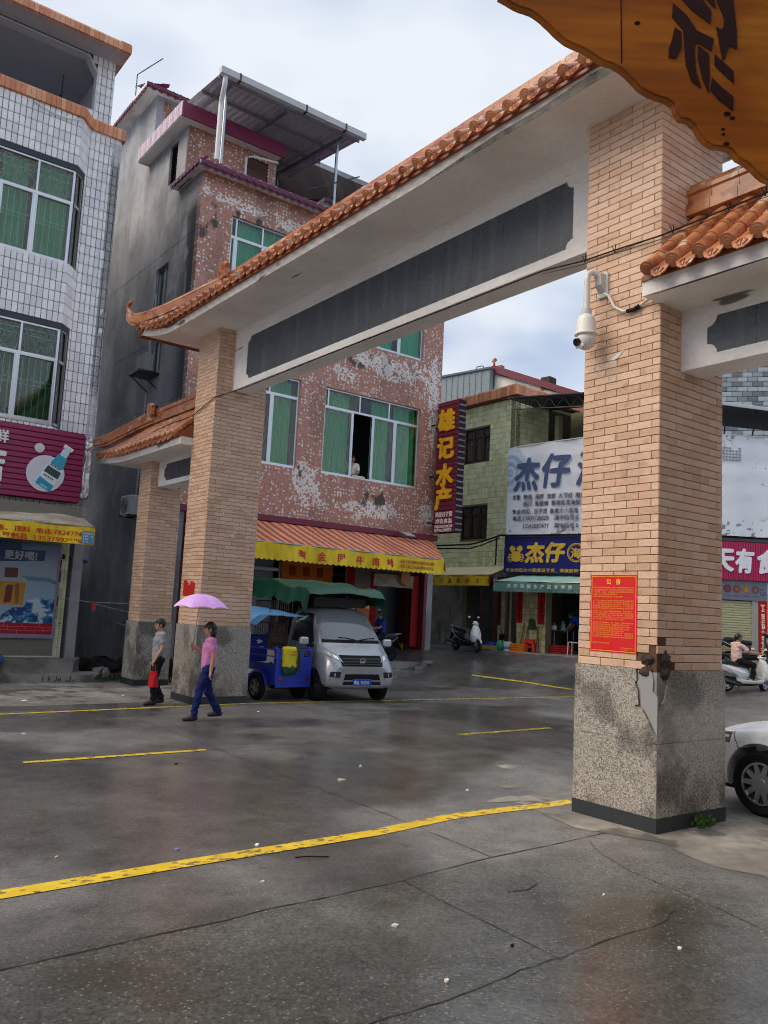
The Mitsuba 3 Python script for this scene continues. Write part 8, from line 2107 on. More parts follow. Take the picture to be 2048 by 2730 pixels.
def figure(label, P, pose=None, skin='#b98a6b', shirt='#cccccc', trousers='#222222', hair='#15120f', shoe='#222222', long_hair=False, sleeve=True, legs=True, shorts=False, look=0.0, skirt=None):
    J = {k: np.array(v, float) for k, v in {**STAND, **(pose or {})}.items()}
    k = thing('person', label, 'person')
    B = []
    T_ = [limb(J['hipc'], J['waist'], .115, .105), limb(J['waist'], J['chest'], .105, .12), limb(J['chest'], (J['shL'] + J['shR']) / 2 - [0, 0, .03], .12, .095), limb(J['shL'], J['shR'], .058, .058), limb(J['hipL'], J['hipR'], .10, .10),
          limb(J['chest'] + (J['shL'] - J['shR']) * .22, J['waist'] + (J['shL'] - J['shR']) * .16, .095, .085), limb(J['chest'] - (J['shL'] - J['shR']) * .22, J['waist'] - (J['shL'] - J['shR']) * .16, .095, .085)]
    B += T_ + [limb(J['neck'] - [0, 0, .06], J['head'] - [0, 0, .04], .055, .05)]
    hd = J['head']
    c, s_ = math.cos(look), math.sin(look)
    hp = lambda x, y, z: hd + np.array([x * c - y * s_, x * s_ + y * c, z])
    ell = lambda p, rx, ry, rz: m3.Manifold.sphere(1.0, 20).scale((rx, ry, rz)).rotate((0, 0, math.degrees(look))).translate(tuple(map(float, p)))
    head = [ell(hp(0, 0, .02), .098, .078, .105), ell(hp(.02, 0, -.045), .072, .06, .072), limb(hp(.09, 0, .0), hp(.108, 0, -.028), .011, .015, 8), ell(hp(.085, 0, -.065), .018, .026, .009), ell(hp(0, .08, -.005), .02, .012, .032), ell(hp(0, -.08, -.005), .02, .012, .032)]
    B += head
    Sl, Tr = [], []
    for s in 'LR':
        B += [limb(J['sh' + s], J['el' + s], .05, .04), limb(J['el' + s], J['wr' + s], .04, .028)]
        up = J['sh' + s] + (J['el' + s] - J['sh' + s]) * (.62 if sleeve else .2)
        Sl.append(limb(J['sh' + s], up, .066, .062))
        d = J['wr' + s] - J['el' + s]
        d /= np.linalg.norm(d)
        y = np.cross(d, [1, 0, 0.3])
        y /= np.linalg.norm(y) + 1e-9
        n_ = np.cross(d, y)
        w = J['wr' + s]
        B.append(m3.Manifold.batch_hull([m3.Manifold.sphere(.02, 8).translate(tuple(w + d * a + y * b)) for a, b in ((.0, .0), (.03, .02), (.03, -.02), (.085, .028), (.085, -.028))]))
        for q, L in zip((-.028, -.010, .009, .027), (.055, .068, .064, .05)):
            f0 = w + d * .085 + y * q
            f1 = f0 + d * L * .6 + n_ * .012
            f2 = f1 + d * L * .35 + n_ * .028
            B += [limb(f0, f1, .010, .009, 8), limb(f1, f2, .009, .008, 8)]
        t0 = w + d * .03 + y * .026
        t1 = t0 + d * .035 + y * .022 + n_ * .01
        B += [limb(t0, t1, .011, .010, 8), limb(t1, t1 + d * .028 + n_ * .012, .010, .008, 8)]
        if legs:
            B += [limb(J['hip' + s], J['knee' + s], .085, .055), limb(J['knee' + s], J['ank' + s], .055, .035)]
            Tr += [limb(J['hip' + s], J['knee' + s], .098, .072), limb(J['knee' + s], J['knee' + s] + (J['ank' + s] - J['knee' + s]) * (.1 if shorts else .93), .072, .062)]
            a = J['ank' + s]
            fw = np.array([1.0, 0, 0])
            B.append(limb(a, a + fw * .12 - [0, 0, .05], .035, .03))
            sh = m3.Manifold.batch_hull([m3.Manifold.sphere(r_, 10).translate(tuple(a + np.array(o))) for r_, o in ((.046, (-.03, 0, -.03)), (.042, (.08, 0, -.045)), (.034, (.16, 0, -.055)), (.044, (.0, 0, .0)))])
            sh = sh ^ m3.Manifold.cube((1, 1, 1)).translate((float(a[0]) - .5, float(a[1]) - .5, float(a[2]) - .088))
            put(k, 'shoe', P(soften(sh, .02, 2)), 'satin', shoe, smooth=True)
    put(k, 'body', P(soften(union(B), .02, 3)), 'satin', skin, smooth=True)
    infl = [limb(J['hipc'] + [0, 0, -.02], J['waist'], .134, .124), limb(J['waist'], J['chest'], .124, .134), limb(J['chest'], (J['shL'] + J['shR']) / 2 - [0, 0, .03], .134, .105), limb(J['shL'], J['shR'], .068, .068),
            limb(J['chest'] + (J['shL'] - J['shR']) * .22, J['hipc'] + (J['shL'] - J['shR']) * .16, .108, .112), limb(J['chest'] - (J['shL'] - J['shR']) * .22, J['hipc'] - (J['shL'] - J['shR']) * .16, .108, .112)]
    m = soften(union(infl + Sl), .025, 5)
    m.vertices += (meshkit.fbm(m.vertices * [10, 10, 22], 3, 5)[:, None] - .5) * .05 * m.vertex_normals
    put(k, 'shirt', P(m), 'matte', shirt, smooth=True)
    if legs:
        m = soften(union(Tr + [limb(J['hipL'], J['hipR'], .115, .115), limb(J['hipc'], (J['hipL'] + J['hipR']) / 2, .125, .12)]), .025, 5)
        m.vertices += (meshkit.fbm(m.vertices * [11, 11, 15], 3, 7)[:, None] - .5) * .06 * m.vertex_normals
        put(k, 'trousers', P(m), 'matte', trousers, smooth=True)
    hr = ell(hp(-.008, 0, .035), .108, .088, .108) - m3.Manifold.cube((.3, .3, .3)).translate((.045, -.15, -.27)).rotate((0, 0, math.degrees(look))).translate(tuple(map(float, hd)))
    hr = hr - m3.Manifold.cube((.6, .6, .3)).translate((-.3, -.3, -.37 if not long_hair else -.6)).translate(tuple(map(float, hd)))
    if long_hair:
        hr = hr + ell(hp(-.05, 0, -.06), .065, .085, .12)
    m = soften(hr, .015, 3)
    m.vertices += (meshkit.noise(m.vertices * 60, 3)[:, None] - .5) * .008 * m.vertex_normals
    put(k, 'hair', P(m), 'satin', hair, smooth=True)
    for s in (-1, 1):
        put(k, 'eye', P(ms(ell(hp(.086, s * .031, .012), .009, .013, .007))), 'gloss', '#1a1412', smooth=True)
    put(k, 'mouth', P(ms(ell(hp(.092, 0, -.066), .008, .022, .004))), 'satin', '#8a4a42', smooth=True)
    return k, P


def face_deg(x, y, tx, ty):
    return math.degrees(math.atan2(ty - y, tx - x))


# woman with the lavender umbrella, walking past the far pillar
q = ground_at(545, 1922)
w1, Pw = figure('woman in a pink top and navy trousers walking under a lavender umbrella', Place(q[0], q[1], q[2], 250, .98), pose=dict(kneeL=(.14, .09, .50), ankL=(.20, .09, .09), kneeR=(-.03, -.09, .50), ankR=(-.24, -.09, .15), elR=(.02, -.22, 1.14), wrR=(.22, -.14, 1.24), elL=(-.05, .24, 1.13), wrL=(-.02, .27, .88)), shirt='#c87fae', trousers='#141f56', long_hair=True, skin='#b0806a', shoe='#2a1c22')
um = thing('umbrella', 'lavender and pink umbrella with a red top panel held over the walking woman', 'umbrella')
UC = Pw.pt((.20, -.10, 0))
PAN = ['#d7a6ec', '#dcb2ee', '#e8c3f0', '#c95a4a', '#d59ee8', '#e3b6d2', '#d9aeed', '#cf9fe6']
for i in range(8):
    v, f, na, nr = [], [], 7, 8
    for a in range(na):
        for r in range(nr):
            t = r / (nr - 1)
            an = 2 * np.pi * (i + a / (na - 1)) / 8
            sc = 1 - .10 * math.sin(math.pi * a / (na - 1)) * t
            v.append([UC[0] + .50 * t * sc * math.cos(an), UC[1] + .50 * t * sc * math.sin(an), 2.16 - .24 * t ** 2 + .03 * math.sin(math.pi * a / (na - 1)) * t])
    for a in range(na - 1):
        for r in range(nr - 1):
            b = a * nr + r
            f += [[b, b + 1, b + nr + 1], [b, b + nr + 1, b + nr]]
    put(um, 'panel', trimesh.Trimesh(v, f, process=False), 'satin', PAN[i], smooth=True)
    an = 2 * np.pi * i / 8
    put(um, 'rib', tube([(UC[0] + .5 * t * math.cos(an), UC[1] + .5 * t * math.sin(an), 2.155 - .24 * t ** 2) for t in np.linspace(0, 1, 6)], .004, 4), 'metal', '#bbbbbb')
hand = Pw.pt((.29, -.12, 1.28))
put(um, 'shaft', [cyl((UC[0], UC[1], 2.22), hand, .008, 8), cyl(hand, hand + (hand - np.array([UC[0], UC[1], 2.22])) * .12, .014, 8)], 'metal', '#9a9a9a', smooth=40)

q = ground_at(412, 1880)
w2, P2 = figure('person in a grey top and black trousers with a red bag by the far pillar', Place(q[0], q[1], q[2], 262, .97), pose=dict(kneeL=(.08, .09, .5), ankL=(.06, .09, .09), kneeR=(.03, -.09, .5), ankR=(-.14, -.09, .11), wrL=(.12, .25, .93), elL=(.0, .24, 1.13)), shirt='#8b8b92', trousers='#15151a', skin='#a97f68', shoe='#1a1a1a')
rbg = thing('shopping_bag', 'red shopping bag carried beside the person in grey', 'bag')
hb_ = P2.pt((.13, .26, .82))
put(rbg, 'bag', hull([hb_ + np.array([dx, dy, dz]) for dx, dy, dz in ((-.13, -.06, -.42), (.13, -.06, -.42), (-.13, .06, -.42), (.13, .06, -.42), (-.12, -.02, -.13), (.12, -.02, -.13), (-.12, .02, -.13), (.12, .02, -.13))]), 'satin', '#a8101c')
put(rbg, 'handle', tube([hb_ + np.array([.1, 0, -.14]), hb_ + np.array([.04, 0, .0]), hb_ + np.array([-.04, 0, .0]), hb_ + np.array([-.1, 0, -.14])], .007, 5), 'satin', '#8a0c16')

# woman leaning at the open window
figure('woman in a white shirt leaning at the open window with her hand at her chin', Place(-22.33, 15.38, 5.42, -28, .97), pose=dict(elR=(.20, -.2, 1.10), wrR=(.20, -.06, 1.34), elL=(.2, .2, 1.10), wrL=(.26, .0, 1.02), head=(.05, 0, 1.58)), shirt='#d9d3d0', legs=False, skin='#9a6f5b', sleeve=True)
put(None, 'sill_cushion', rbx(-22.3, -22.06, 15.25, 15.75, 6.28, 6.40, .03), 'matte', '#d9d4c8', cat='cushion', label='pale cushion on the sill of the open window')

# man riding the white scooter
rs = ground_at(1990, 1846)
RP = Place(rs[0], rs[1], rs[2], 62)
scooter('white scooter ridden past the shutter by a man in a pale pink shirt', RP, '#e2e4e4', seat='#2c2f33')
figure('man in a pale pink shirt and dark trousers riding the white scooter', Place(*(RP.pt((-.30, 0, .0))), 62, 1.0), pose=dict(hipc=(0, 0, .88), hipL=(.02, .10, .86), hipR=(.02, -.10, .86), kneeL=(.43, .16, .78), kneeR=(.43, -.16, .78), ankL=(.40, .14, .40), ankR=(.40, -.14, .40), waist=(-.02, 0, 1.02), chest=(.0, 0, 1.20), neck=(.02, 0, 1.37), head=(.06, 0, 1.50), shL=(.0, .18, 1.32), shR=(.0, -.18, 1.32), elL=(.26, .27, 1.12), elR=(.26, -.27, 1.12), wrL=(.58, .29, 1.09), wrR=(.58, -.29, 1.09)), shirt='#d9b9b4', trousers='#15131a', skin='#a5775c', shoe='#8a6a40')
scooter('dark motor scooter parked by the red strip behind the rider', Place(*(RR.pt(3.05, .75, 0)[:2]), FL + .02, 40), '#26282c', steer=-.3)
# rider waiting on a dark scooter beside the stall entrance
MP = Place(-21.35, 15.9, .47, 262)
scooter('black motor scooter with a yellow number plate beside the stall entrance', MP, '#2a1518', plate='#b59a2c', dark='#141416')
figure('person in a blue jacket sitting on the black motor scooter', Place(*(MP.pt((-.28, 0, 0))), 262, .97), pose=dict(hipc=(0, 0, .88), hipL=(.02, .10, .86), hipR=(.02, -.10, .86), kneeL=(.36, .22, .70), kneeR=(.36, -.22, .70), ankL=(.26, .24, .30), ankR=(.26, -.24, .30), waist=(-.02, 0, 1.02), chest=(.02, 0, 1.20), neck=(.05, 0, 1.37), head=(.09, 0, 1.50), shL=(.03, .18, 1.32), shR=(.03, -.18, 1.32), elL=(.22, .26, 1.08), elR=(.22, -.26, 1.08), wrL=(.5, .28, 1.06), wrR=(.5, -.28, 1.06)), shirt='#273a86', trousers='#1a1f30', skin='#8f6a58')

# people at the shop: one bending in blue, two sitting in the dark
z = FL
figure('person in a blue shirt bending over in the dark shop under the grey-green canopy', Place(*RL.pt(2.75, -1.2, z), 200, .98), pose=dict(chest=(.22, 0, 1.22), waist=(.06, 0, 1.08), neck=(.36, 0, 1.32), head=(.46, 0, 1.38), shL=(.30, .17, 1.28), shR=(.30, -.17, 1.28), elL=(.42, .2, 1.02), elR=(.42, -.2, 1.02), wrL=(.58, .16, .86), wrR=(.58, -.16, .86)), shirt='#1f3f9a', trousers='#14161e')
SIT = dict(hipc=(0, 0, .50), hipL=(.02, .1, .48), hipR=(.02, -.1, .48), kneeL=(.42, .12, .48), kneeR=(.42, -.12, .48), ankL=(.40, .12, .09), ankR=(.40, -.12, .09), waist=(-.02, 0, .65), chest=(-.02, 0, .85), neck=(0, 0, 1.02), head=(.02, 0, 1.15), shL=(-.02, .175, .965), shR=(-.02, -.175, .965), elL=(.1, .22, .72), elR=(.1, -.22, .72), wrL=(.35, .14, .62), wrR=(.35, -.14, .62))
for (u, n), d, sh_c, lb in (((-.25, -1.3), 300, '#3a3a40', 'person sitting in the dark behind the glass office door'), ((.50, -1.0), 240, '#24282a', 'person sitting in the shadow just left of the tiled pier')):
    figure(lb, Place(*RL.pt(u, n, z), d, .97), pose=SIT, shirt=sh_c, trousers='#1a1a1e')
    stl = thing('wooden_stool', 'dark stool under the ' + lb, 'stool')
    labels[stl]['label'] = 'dark stool under the ' + ('sitter behind the glass door' if u < 0 else 'sitter by the tiled pier')
    p = RL.pt(u, n, z)
    put(stl, 'seat', rbx(p[0] - .17, p[0] + .17, p[1] - .17, p[1] + .17, p[2] + .33, p[2] + .38, .01), 'satin', '#3a241a')
    for sx in (-1, 1):
        for sy in (-1, 1):
            put(stl, 'leg', bx(p[0] + sx * .14 - .02, p[0] + sx * .14 + .02, p[1] + sy * .14 - .02, p[1] + sy * .14 + .02, p[2], p[2] + .33), 'satin', '#3a241a')

# ---------------------------------------------------------------- small things
# dome camera on the near pillar
cf = Frame((PX0, PY0, 0), 0)
CC = thing('security_camera', 'white dome security camera on a bracket on the near pillar', 'camera')
put(CC, 'back_plate', rbx(.19, .325, .0, .03, 5.61, 5.90, .008), 'satin', '#c9c9c4', fr=cf)
put(CC, 'bracket', [hull([(u, n, z) for u in (.21, .30) for n, z in ((.03, 5.66), (.03, 5.88), (.10, 5.74), (.12, 5.86))])], 'satin', '#bdbdb8', fr=cf)
put(CC, 'arm', tube([(.26, .04, 5.80), (.245, .10, 5.86), (.22, .17, 5.88), (.195, .205, 5.85), (.19, .21, 5.78), (.19, .21, 5.42)], .034, 12), 'satin', '#d3d3cd', fr=cf, smooth=50)
R_ = lambda prof: trimesh.creation.revolve(np.array(prof), sections=36).apply_translation((.19, .21, 0))
put(CC, 'collar', [R_([(0, 5.45), (.055, 5.45), (.058, 5.40), (.05, 5.36), (0, 5.36)])], 'satin', '#c6c6c0', fr=cf, smooth=40)
put(CC, 'housing', R_([(0, 5.385), (.055, 5.38), (.085, 5.36), (.105, 5.30), (.115, 5.19), (.128, 5.165), (.128, 5.15), (.112, 5.145), (0, 5.145)]), 'satin', '#dcdcd6', fr=cf, smooth=40)
ball = trimesh.creation.icosphere(subdivisions=3, radius=.108).apply_translation((.19, .21, 5.09))
put(CC, 'ball', ball, 'satin', '#d2d2cc', fr=cf, smooth=True)
put(CC, 'lens', [cyl((.165, .295, 5.06), (.153, .34, 5.045), .042, 18)], 'gloss', '#0c0d10', fr=cf, smooth=40)
put(CC, 'lens_surround', rbx(.105, .225, .275, .305, 4.99, 5.12, .02), 'satin', '#e6e6e2', fr=cf)
put(CC, 'cable', tube([(.30, .05, 5.64), (.36, .05, 5.60), (.44, .05, 5.45), (.55, .04, 5.37), (.68, .03, 5.36), (.80, .03, 5.40), (.92, .06, 5.43)], .017, 8), 'satin', '#c9c7bf', fr=cf, smooth=50)
put(CC, 'cable_tape', tube([(.60, .037, 5.363), (.68, .03, 5.36), (.76, .03, 5.385)], .024, 8), 'matte', '#1e1e20', fr=cf, smooth=50)
put(CC, 'cable', [tube([(-5.10, 7.19, 5.42), (-4.98, 7.01, 5.37), (-4.4, 7.0, 5.36), (-3.4, 7.0, 5.37), (-1.5, 7.0, 5.36)], .012, 6)], 'satin', '#3c3a3a', smooth=50)

gw = thing('overhead_wire', 'black wire with barbed ties strung along the gateway across both pillars', 'wire')
wp = [(-1.0, 7.05, 6.02), (-3.2, 7.12, 6.07), (-4.5, 7.18, 6.07), (-5.0, 7.22, 6.08), (-5.56, 7.235, 6.12), (-6.05, 7.24, 6.14), (-7.0, 7.6, 6.42), (-8.0, 7.62, 6.43), (-12.0, 7.62, 6.44), (-15.2, 7.62, 6.42), (-15.62, 7.45, 6.35), (-15.66, 7.235, 6.24), (-16.3, 7.235, 6.1), (-16.7, 7.24, 6.02), (-18.0, 7.2, 6.0), (-20.0, 7.2, 5.9)]
put(gw, 'wire', tube(wp, .009, 5), 'matte', '#17171a')
put(gw, 'second_wire', tube([(a, b - .015, c - .05) for a, b, c in wp[1:7]], .004, 4), 'matte', '#26262a')
for x, y, z in ((-3.83, 7.15, 6.07), (-4.2, 7.16, 6.07), (-5.6, 7.235, 6.12), (-6.02, 7.24, 6.14), (-4.85, 7.21, 6.08)):
    for k_ in range(2):
        put(gw, 'tie', tube([(x, y, z - .03), (x + .03 - .05 * k_, y - .03, z + .05)], .005, 4), 'matte', '#1a1a1c')

# carved wooden board hanging close above the camera
e = lambda a, b: (1300 + .4509 * a, .4509 * b)
edge = [(60, -20), (100, 0), (190, 45), (250, 65), (320, 110), (390, 180), (440, 225), (500, 262), (560, 285), (620, 315), (680, 360), (735, 378), (790, 410), (850, 470), (900, 512), (960, 548), (1060, 588), (1105, 618), (1115, 660), (1140, 700), (1190, 712), (1225, 745), (1250, 790), (1290, 838), (1330, 866), (1400, 868), (1440, 880), (1480, 938), (1530, 960), (1560, 985), (1600, 1020), (1640, 1060), (1720, 1100), (1900, 1130), (2150, 1060), (2300, 800), (2350, 300), (2200, -200), (1800, -420), (1100, -430), (500, -330), (180, -180)]
WD = 1.75
az = np.array([FW[0], FW[1], 0]) / np.hypot(FW[0], FW[1])
BO = EYE + FW * WD + RT * .55 + UP * .75                # a corner of the board's own plane, which stands upright
BU = np.array([-az[1], az[0], 0]) * -1.0
TILT = math.radians(10)
BV = np.array([0, 0, 1.0]) * math.cos(TILT) + az * math.sin(TILT) * -1.0
BN_ = np.cross(BU, BV)


def on_board(pts):
    out = []
    for a, b in pts:
        px, py = e(a, b)
        d = FW * FOC + RT * (px - 1024) - UP * (py - 1365)
        t = ((BO - EYE) @ BN_) / (d @ BN_)
        p = EYE + d * t - BO
        out.append((p @ BU, p @ BV))
    return out


def board_mesh(poly, n0, n1):
    m = ext(poly, 0, abs(n1 - n0), 'z')
    v = m.vertices
    sgn = 1 if BN_ @ FW < 0 else -1
    w = BO + v[:, :1] * BU + v[:, 1:2] * BV + (min(n0, n1) + v[:, 2:3]) * sgn * BN_
    return trimesh.Trimesh(w, m.faces if sgn > 0 else m.faces[:, ::-1], process=False), v[:, :2]


op = Polygon(on_board(edge)).buffer(0)
cc = np.array([op.exterior.interpolate(t, True).coords[0] for t in np.linspace(0, 1, 500)[:-1]])
cc += .006 * (meshkit.fbm(np.column_stack([cc * 22, cc[:, :1] * 0]), 3, 3)[:, None] - .5)
op = Polygon(cc).buffer(0)
WBD = thing('carved_wooden_board', 'varnished live-edge wooden board with dark carved strokes hanging close above', 'board')
m, uv = board_mesh(op.buffer(-.002), 0, .006)
put_uv(WBD, 'face', m, 'varnished_wood', uv)
m, uv = board_mesh(op, -.022, 0)
put_uv(WBD, 'slab', m, 'varnished_wood', uv)
strokes = [[(1100, 170), (1140, 200), (1140, 290), (1110, 355), (1065, 350), (1065, 300), (1085, 240)],
           [(1090, 30), (1170, 100), (1230, 190), (1330, 240), (1315, 310), (1230, 258), (1215, 290), (1225, 430), (1255, 530), (1200, 490), (1165, 390), (1150, 190), (1085, 110)],
           [(1120, -20), (1240, -20), (1315, 75), (1310, 150), (1200, 70)], [(1240, 280), (1300, 330), (1305, 450), (1300, 560), (1262, 470), (1235, 350)],
           [(1335, 330), (1385, 375), (1445, 430), (1448, 500), (1390, 450), (1335, 395)], [(1320, 470), (1380, 530), (1445, 580), (1442, 660), (1360, 600), (1310, 540)],
           [(1270, -20), (1330, -20), (1340, 60), (1300, 20)], [(1345, -20), (1440, -20), (1465, 190), (1465, 300), (1420, 275), (1395, 355), (1380, 360), (1345, 170), (1385, 190), (1392, 120), (1350, 20)]]
for s in strokes:
    p = Polygon(on_board(s)).buffer(0).buffer(.006).buffer(-.006)
    m, uv = board_mesh(p, .006, .0085)
    put(WBD, 'carved_stroke', m, 'satin', '#2e0d0c')
for a, b, r in ((880, 145, 13), (1410, 680, 16), (1440, 705, 12), (1385, 770, 8), (1388, 800, 8), (1405, 858, 14)):
    p = Polygon(on_board([(a + r * math.cos(t) * 1.3, b + r * math.sin(t) * .8) for t in np.linspace(0, 6.2, 12)])).buffer(0)
    m, uv = board_mesh(p, .006, .0075)
    put(WBD, 'knot', m, 'matte', '#1b0d0a')
m, uv = board_mesh(Polygon(on_board([(781, -40), (785, -40), (790, 380), (784, 380)])), .006, .0075)
put(WBD, 'split', m, 'matte', '#22100b')

# weed at the foot of the near pillar
wd = thing('weed', 'small green weed at the foot of the near pillar', 'plant')
rg = np.random.default_rng(15)
lv = []
for i in range(24):
    a = rg.uniform(-.3, 2.4)
    L = rg.uniform(.04, .15)
    b0 = np.array([-4.93 + rg.normal(0, .03), 7.86 + rg.normal(0, .06), .0])
    d = np.array([math.cos(a) * .55, math.sin(a) * .5 - .15, rg.uniform(.5, 1.1)])
    d /= np.linalg.norm(d)
    for t in np.linspace(.2, 1, 6):
        c0 = b0 + d * L * t
        s_ = np.cross(d, rg.normal(0, 1, 3))
        s_ /= np.linalg.norm(s_)
        lv.append(([c0, c0 + s_ * .022 + d * .012, c0 + s_ * .03 + d * .03, c0 + d * .022]))
v = np.array(lv).reshape(-1, 3)
f = np.vstack([[[4 * i, 4 * i + 1, 4 * i + 2], [4 * i, 4 * i + 2, 4 * i + 3]] for i in range(len(lv))])
put(wd, 'leaves', trimesh.Trimesh(v, f, process=False), 'matte', '#3c5a1e', kind='stuff')
for (x, y, n_) in ((-20.35, 5.9, 60), (-20.5, 7.35, 60), (-19.9, 8.3, 50)):
    wk = thing('weed', 'patch of green weeds', 'plant')
    v, f = [], []
    for i in range(n_):
        b0 = np.array([x + rg.normal(0, .1), y + rg.normal(0, .22), .01])
        d = rg.normal(0, .4, 3) + [0, 0, 1]
        d = d / np.linalg.norm(d) * rg.uniform(.08, .22)
        s_ = np.cross(d, [1, .3, 0])
        s_ = s_ / np.linalg.norm(s_) * .018
        k0 = len(v)
        v += [b0, b0 + d * .5 + s_, b0 + d, b0 + d * .5 - s_]
        f += [[k0, k0 + 1, k0 + 2], [k0, k0 + 2, k0 + 3]]
    put(wk, 'leaves', trimesh.Trimesh(v, f, process=False), 'matte', '#3d5a24', kind='stuff')
    labels[wk]['label'] = {5.9: 'green weeds on the lower step of the white building', 7.35: 'green weeds at the broken end of the steps by the alley', 8.3: 'green weeds on the ground at the alley mouth'}[y]

# goods in front of the shops
def at_row(u, n):
    p = RL.pt(u, n, 0)
    return p[0], p[1], FL


def crate(label, u, n, w, d, h, col, fill=None):
    k = thing('crate', label, 'crate')
    p = Place(*at_row(u, n), 18)
    put(k, 'base', p(bx(-w / 2, w / 2, -d / 2, d / 2, 0, .02)), 'satin', col)
    for s in (-1, 1):
        for j in range(4):
            put(k, 'slat', p(bx(-w / 2, w / 2, s * d / 2 - .008, s * d / 2 + .008, .01 + j * h / 4, .01 + (j + .75) * h / 4)), 'satin', col)
            put(k, 'slat', p(bx(s * w / 2 - .008, s * w / 2 + .008, -d / 2, d / 2, .01 + j * h / 4, .01 + (j + .75) * h / 4)), 'satin', col)
    if fill:
        put(k, 'contents', p(bx(-w / 2 + .02, w / 2 - .02, -d / 2 + .02, d / 2 - .02, .03, h * .9)), 'matte', fill)


crate('orange plastic crate at the foot of the tiled pier', 1.05, .35, .5, .36, .28, '#d9781c', '#5a3a1c')
crate('red plastic crate on the shop floor right of the stool', 2.1, -.5, .42, .34, .30, '#b81f1c', '#3a1414')
crate('second red plastic crate beside the bending person', 2.45, -.45, .40, .34, .30, '#a81a18', '#3a1414')
st = thing('red_stool', 'bright red plastic stool between the orange crate and the shop', 'stool')
p = Place(*at_row(1.42, .3), 30)
put(st, 'seat', p(rbx(-.15, .15, -.15, .15, .42, .46, .012)), 'satin', '#d21f18')
for sx in (-1, 1):
    for sy in (-1, 1):
        put(st, 'leg', p(hull([(sx * (.13 + o) + dx, sy * (.13 + o) + dy, z) for o, z in ((0, .42), (.05, 0)) for dx in (-.03, .03) for dy in (-.012, .012)])), 'satin', '#c91c16')
put(st, 'skirt', p([bx(-.14, .14, s * .145 - .006, s * .145 + .006, .34, .42) for s in (-1, 1)]), 'satin', '#c91c16')
put(st, 'ring', p([bx(-.16, .16, s * .16 - .006, s * .16 + .006, .18, .22) for s in (-1, 1)] + [bx(s * .16 - .006, s * .16 + .006, -.16, .16, .18, .22) for s in (-1, 1)]), 'satin', '#c91c16')
bs = thing('basin', 'blue basin in a cardboard box on the pavement under the glass door', 'basin')
p = Place(*at_row(-.05, .35), 18)
put(bs, 'basin', p(trimesh.creation.revolve(np.array([(0, .17), (.14, .17), (.2, .27), (.215, .27), (.15, .155), (0, .155)]), sections=28)), 'satin', '#2a62c0', smooth=30)
cbx = thing('cardboard_box', 'flat cardboard box under the blue basin', 'box')
put(cbx, 'box', p(rbx(-.3, .3, -.18, .18, .0, .15, .01)), 'matte', '#9a7a55')
gb = thing('green_bag', 'green net bag beside the white bucket', 'bag')
m = trimesh.creation.icosphere(subdivisions=3, radius=1).apply_scale((.17, .16, .19))
m.vertices += (meshkit.fbm(m.vertices * 9, 3, 2)[:, None] - .5) * .08
put(gb, 'bag', Place(*at_row(.33, .35), 0)(m.apply_translation((0, 0, .17))), 'satin', '#1e8a62', smooth=True)
bk_ = thing('paint_bucket', 'white paint bucket with a blue print beside the tiled pier', 'bucket')
p = Place(*at_row(.62, .38), 0)
put(bk_, 'bucket', p(trimesh.creation.revolve(np.array([(0, 0), (.13, 0), (.155, .30), (.16, .30), (.16, .32), (.145, .32), (.12, .03), (0, .03)]), sections=28)), 'satin', '#cfd4d4', smooth=30)
put(bk_, 'print', p(trimesh.creation.revolve(np.array([(.137, .06), (.1385, .06), (.146, .16), (.1445, .16)]), sections=28)), 'satin', '#5a86b8', smooth=30)
wc_ = thing('green_cloth', 'dark green cloth hanging on the tiled pier', 'cloth')
put(wc_, 'cloth', hull([(u, n, z_) for n in (.02, .05) for u, z_ in ((1.24, 2.0), (1.36, 2.06), (1.48, 2.0), (1.53, 1.68), (1.23, 1.66))]), 'matte', '#2f4a26', fr=RL)
tl_ = thing('hanging_tools', 'brooms and tools leaning against the tiled pier', 'tools')
for i, (u, t, h, c) in enumerate(((.95, .12, 1.0, '#4a3a2a'), (1.05, .2, .9, '#6a4a35'), (1.3, -.1, .85, '#3a3a3c'), (1.55, .08, .95, '#55463a'), (1.7, -.15, .9, '#2c2c30'))):
    put(tl_, 'handle', tube([(u, .12, 0.0 + FL), (u + t, .03, FL + h)], .014, 6), 'satin', c, fr=RL)
put(tl_, 'head', [hull([(u + dx, .12 + dy, FL + z_) for dx in (-.09, .09) for dy in (-.03, .03) for z_ in (.02, .3)]) for u in (1.3, )], 'matte', '#2e2a2a', fr=RL)
tb = thing('work_table', 'small steel table with pots inside the shop', 'table')
p = Place(*at_row(1.95, -.9), 18)
put(tb, 'top', p(rbx(-.3, .5, -.3, .3, .78, .82, .008)), 'metal', '#8a8d92')
for sx in (-.26, .46):
    for sy in (-.26, .26):
        put(tb, 'leg', p(cyl((sx, sy, 0), (sx, sy, .78), .018, 8)), 'metal', '#9a9da0', smooth=40)
for dx, r, h, c, nm in ((-.15, .12, .14, '#d8d4d0', 'white pot with a red lid on the work table'), (.2, .09, .2, '#5f9a8c', 'green jug on the work table')):
    pt = thing('pot', nm, 'pot')
    q_ = p.pt((dx, -.05, .82))
    put(pt, 'pot', cyl(q_, q_ + [0, 0, h], r, 20, r * .9), 'satin', c, smooth=40)
    put(pt, 'lid', cyl(q_ + [0, 0, h], q_ + [0, 0, h + .12], r * .8, 16, r * .5), 'satin', '#b02a22' if dx < 0 else '#4b7a70', smooth=40)
fan = thing('wall_fan', 'dark wall fan beside the glass office door', 'fan')
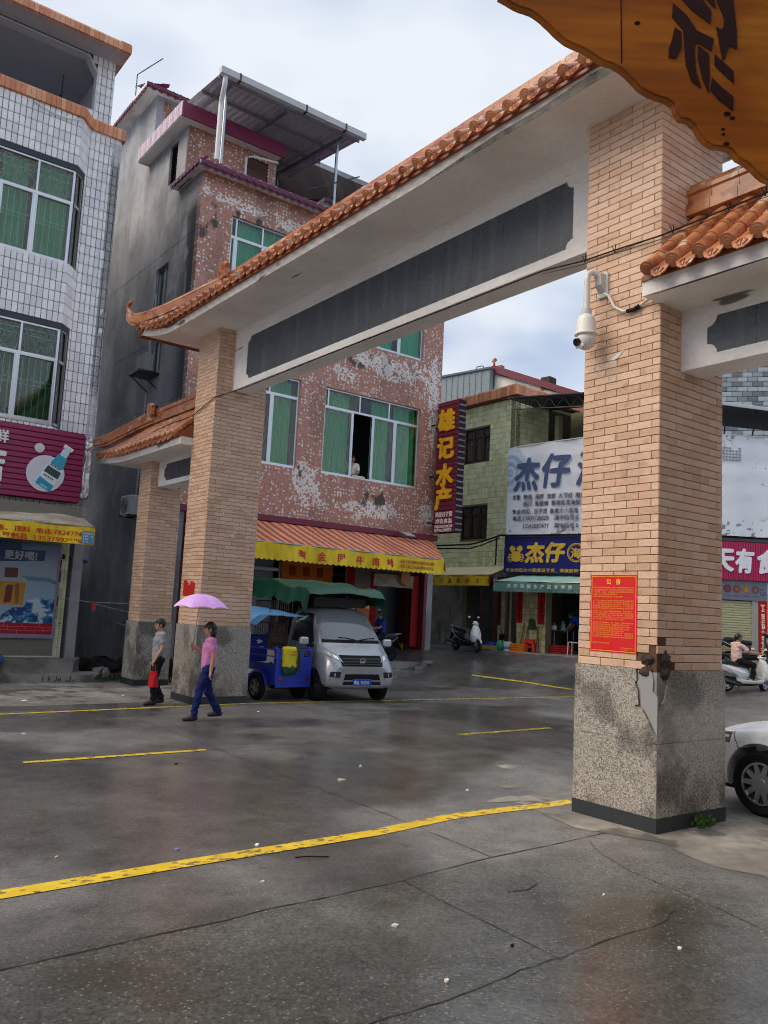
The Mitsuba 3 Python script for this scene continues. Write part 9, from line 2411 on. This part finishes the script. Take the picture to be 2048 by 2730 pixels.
put(fan, 'cage', [tube([(-22.95 + r * math.cos(a), 22.2, 2.55 + r * math.sin(a)) for a in np.linspace(0, 2 * np.pi, 25)], .012, 5) for r in (.2, .13, .06)] + [tube([(-22.95 + .2 * math.cos(a), 22.2, 2.55 + .2 * math.sin(a)), (-22.95 - .2 * math.cos(a), 22.2, 2.55 - .2 * math.sin(a))], .006, 4) for a in np.linspace(0, 2.8, 7)], 'matte', '#2c2e30')
put(fan, 'motor', cyl((-22.95, 22.25, 2.55), (-22.95, 22.5, 2.55), .07, 12), 'matte', '#232526', smooth=40)
chs = thing('white_chair', 'white plastic chair just left of the near pillar in the dark shop', 'chair')
p = Place(*at_row(3.0, .1), 200)
put(chs, 'seat', p(rbx(-.2, .2, -.2, .2, .42, .45, .01)), 'satin', '#cfd2d4')
put(chs, 'backrest', p([bx(-.2, -.17, y - .02, y + .02, .45, .85) for y in (-.18, -.06, .06, .18)] + [bx(-.21, -.165, -.2, .2, .83, .88)]), 'satin', '#cfd2d4')
for sx in (-1, 1):
    for sy in (-1, 1):
        put(chs, 'leg', p(cyl((sx * .2, sy * .2, 0), (sx * .18, sy * .18, .42), .018, 8)), 'satin', '#cfd2d4', smooth=40)

# unseen blocks added outside the frame to keep light off faces turned that way
hs = thing('roadside_house', 'plain unseen blocks added out of view to shade the near pillar', 'building')
put(hs, 'wall', bx(-2.2, 6, 11.6, 19, 0, 6.2), 'matte', '#8d8a84')
put(hs, 'roof', bx(-2.4, 6.2, 11.4, 19.2, 6.2, 6.45), 'matte', '#7a7670')
put(hs, 'shop', [bx(-.75, 9, 2.4, 6.9, 0, 5.6), bx(2.2, 9, -9, 2.4, 0, 5.6)], 'matte', '#7d7468')
for y in (12.2, 14.6, 16.8):
    for z_ in (1.2, 4.2):
        put(hs, 'window', bx(-2.23, -2.2, y, y + 1.6, z_, z_ + 1.5), 'tinted')
put(hs, 'canopy', [hull([(2.2, y, z_) for y in (-3, 4) for z_ in (3.3, 3.36)] + [(.3, y, z_) for y in (-3, 4) for z_ in (3.05, 3.09)])], 'matte', '#5a5d60')
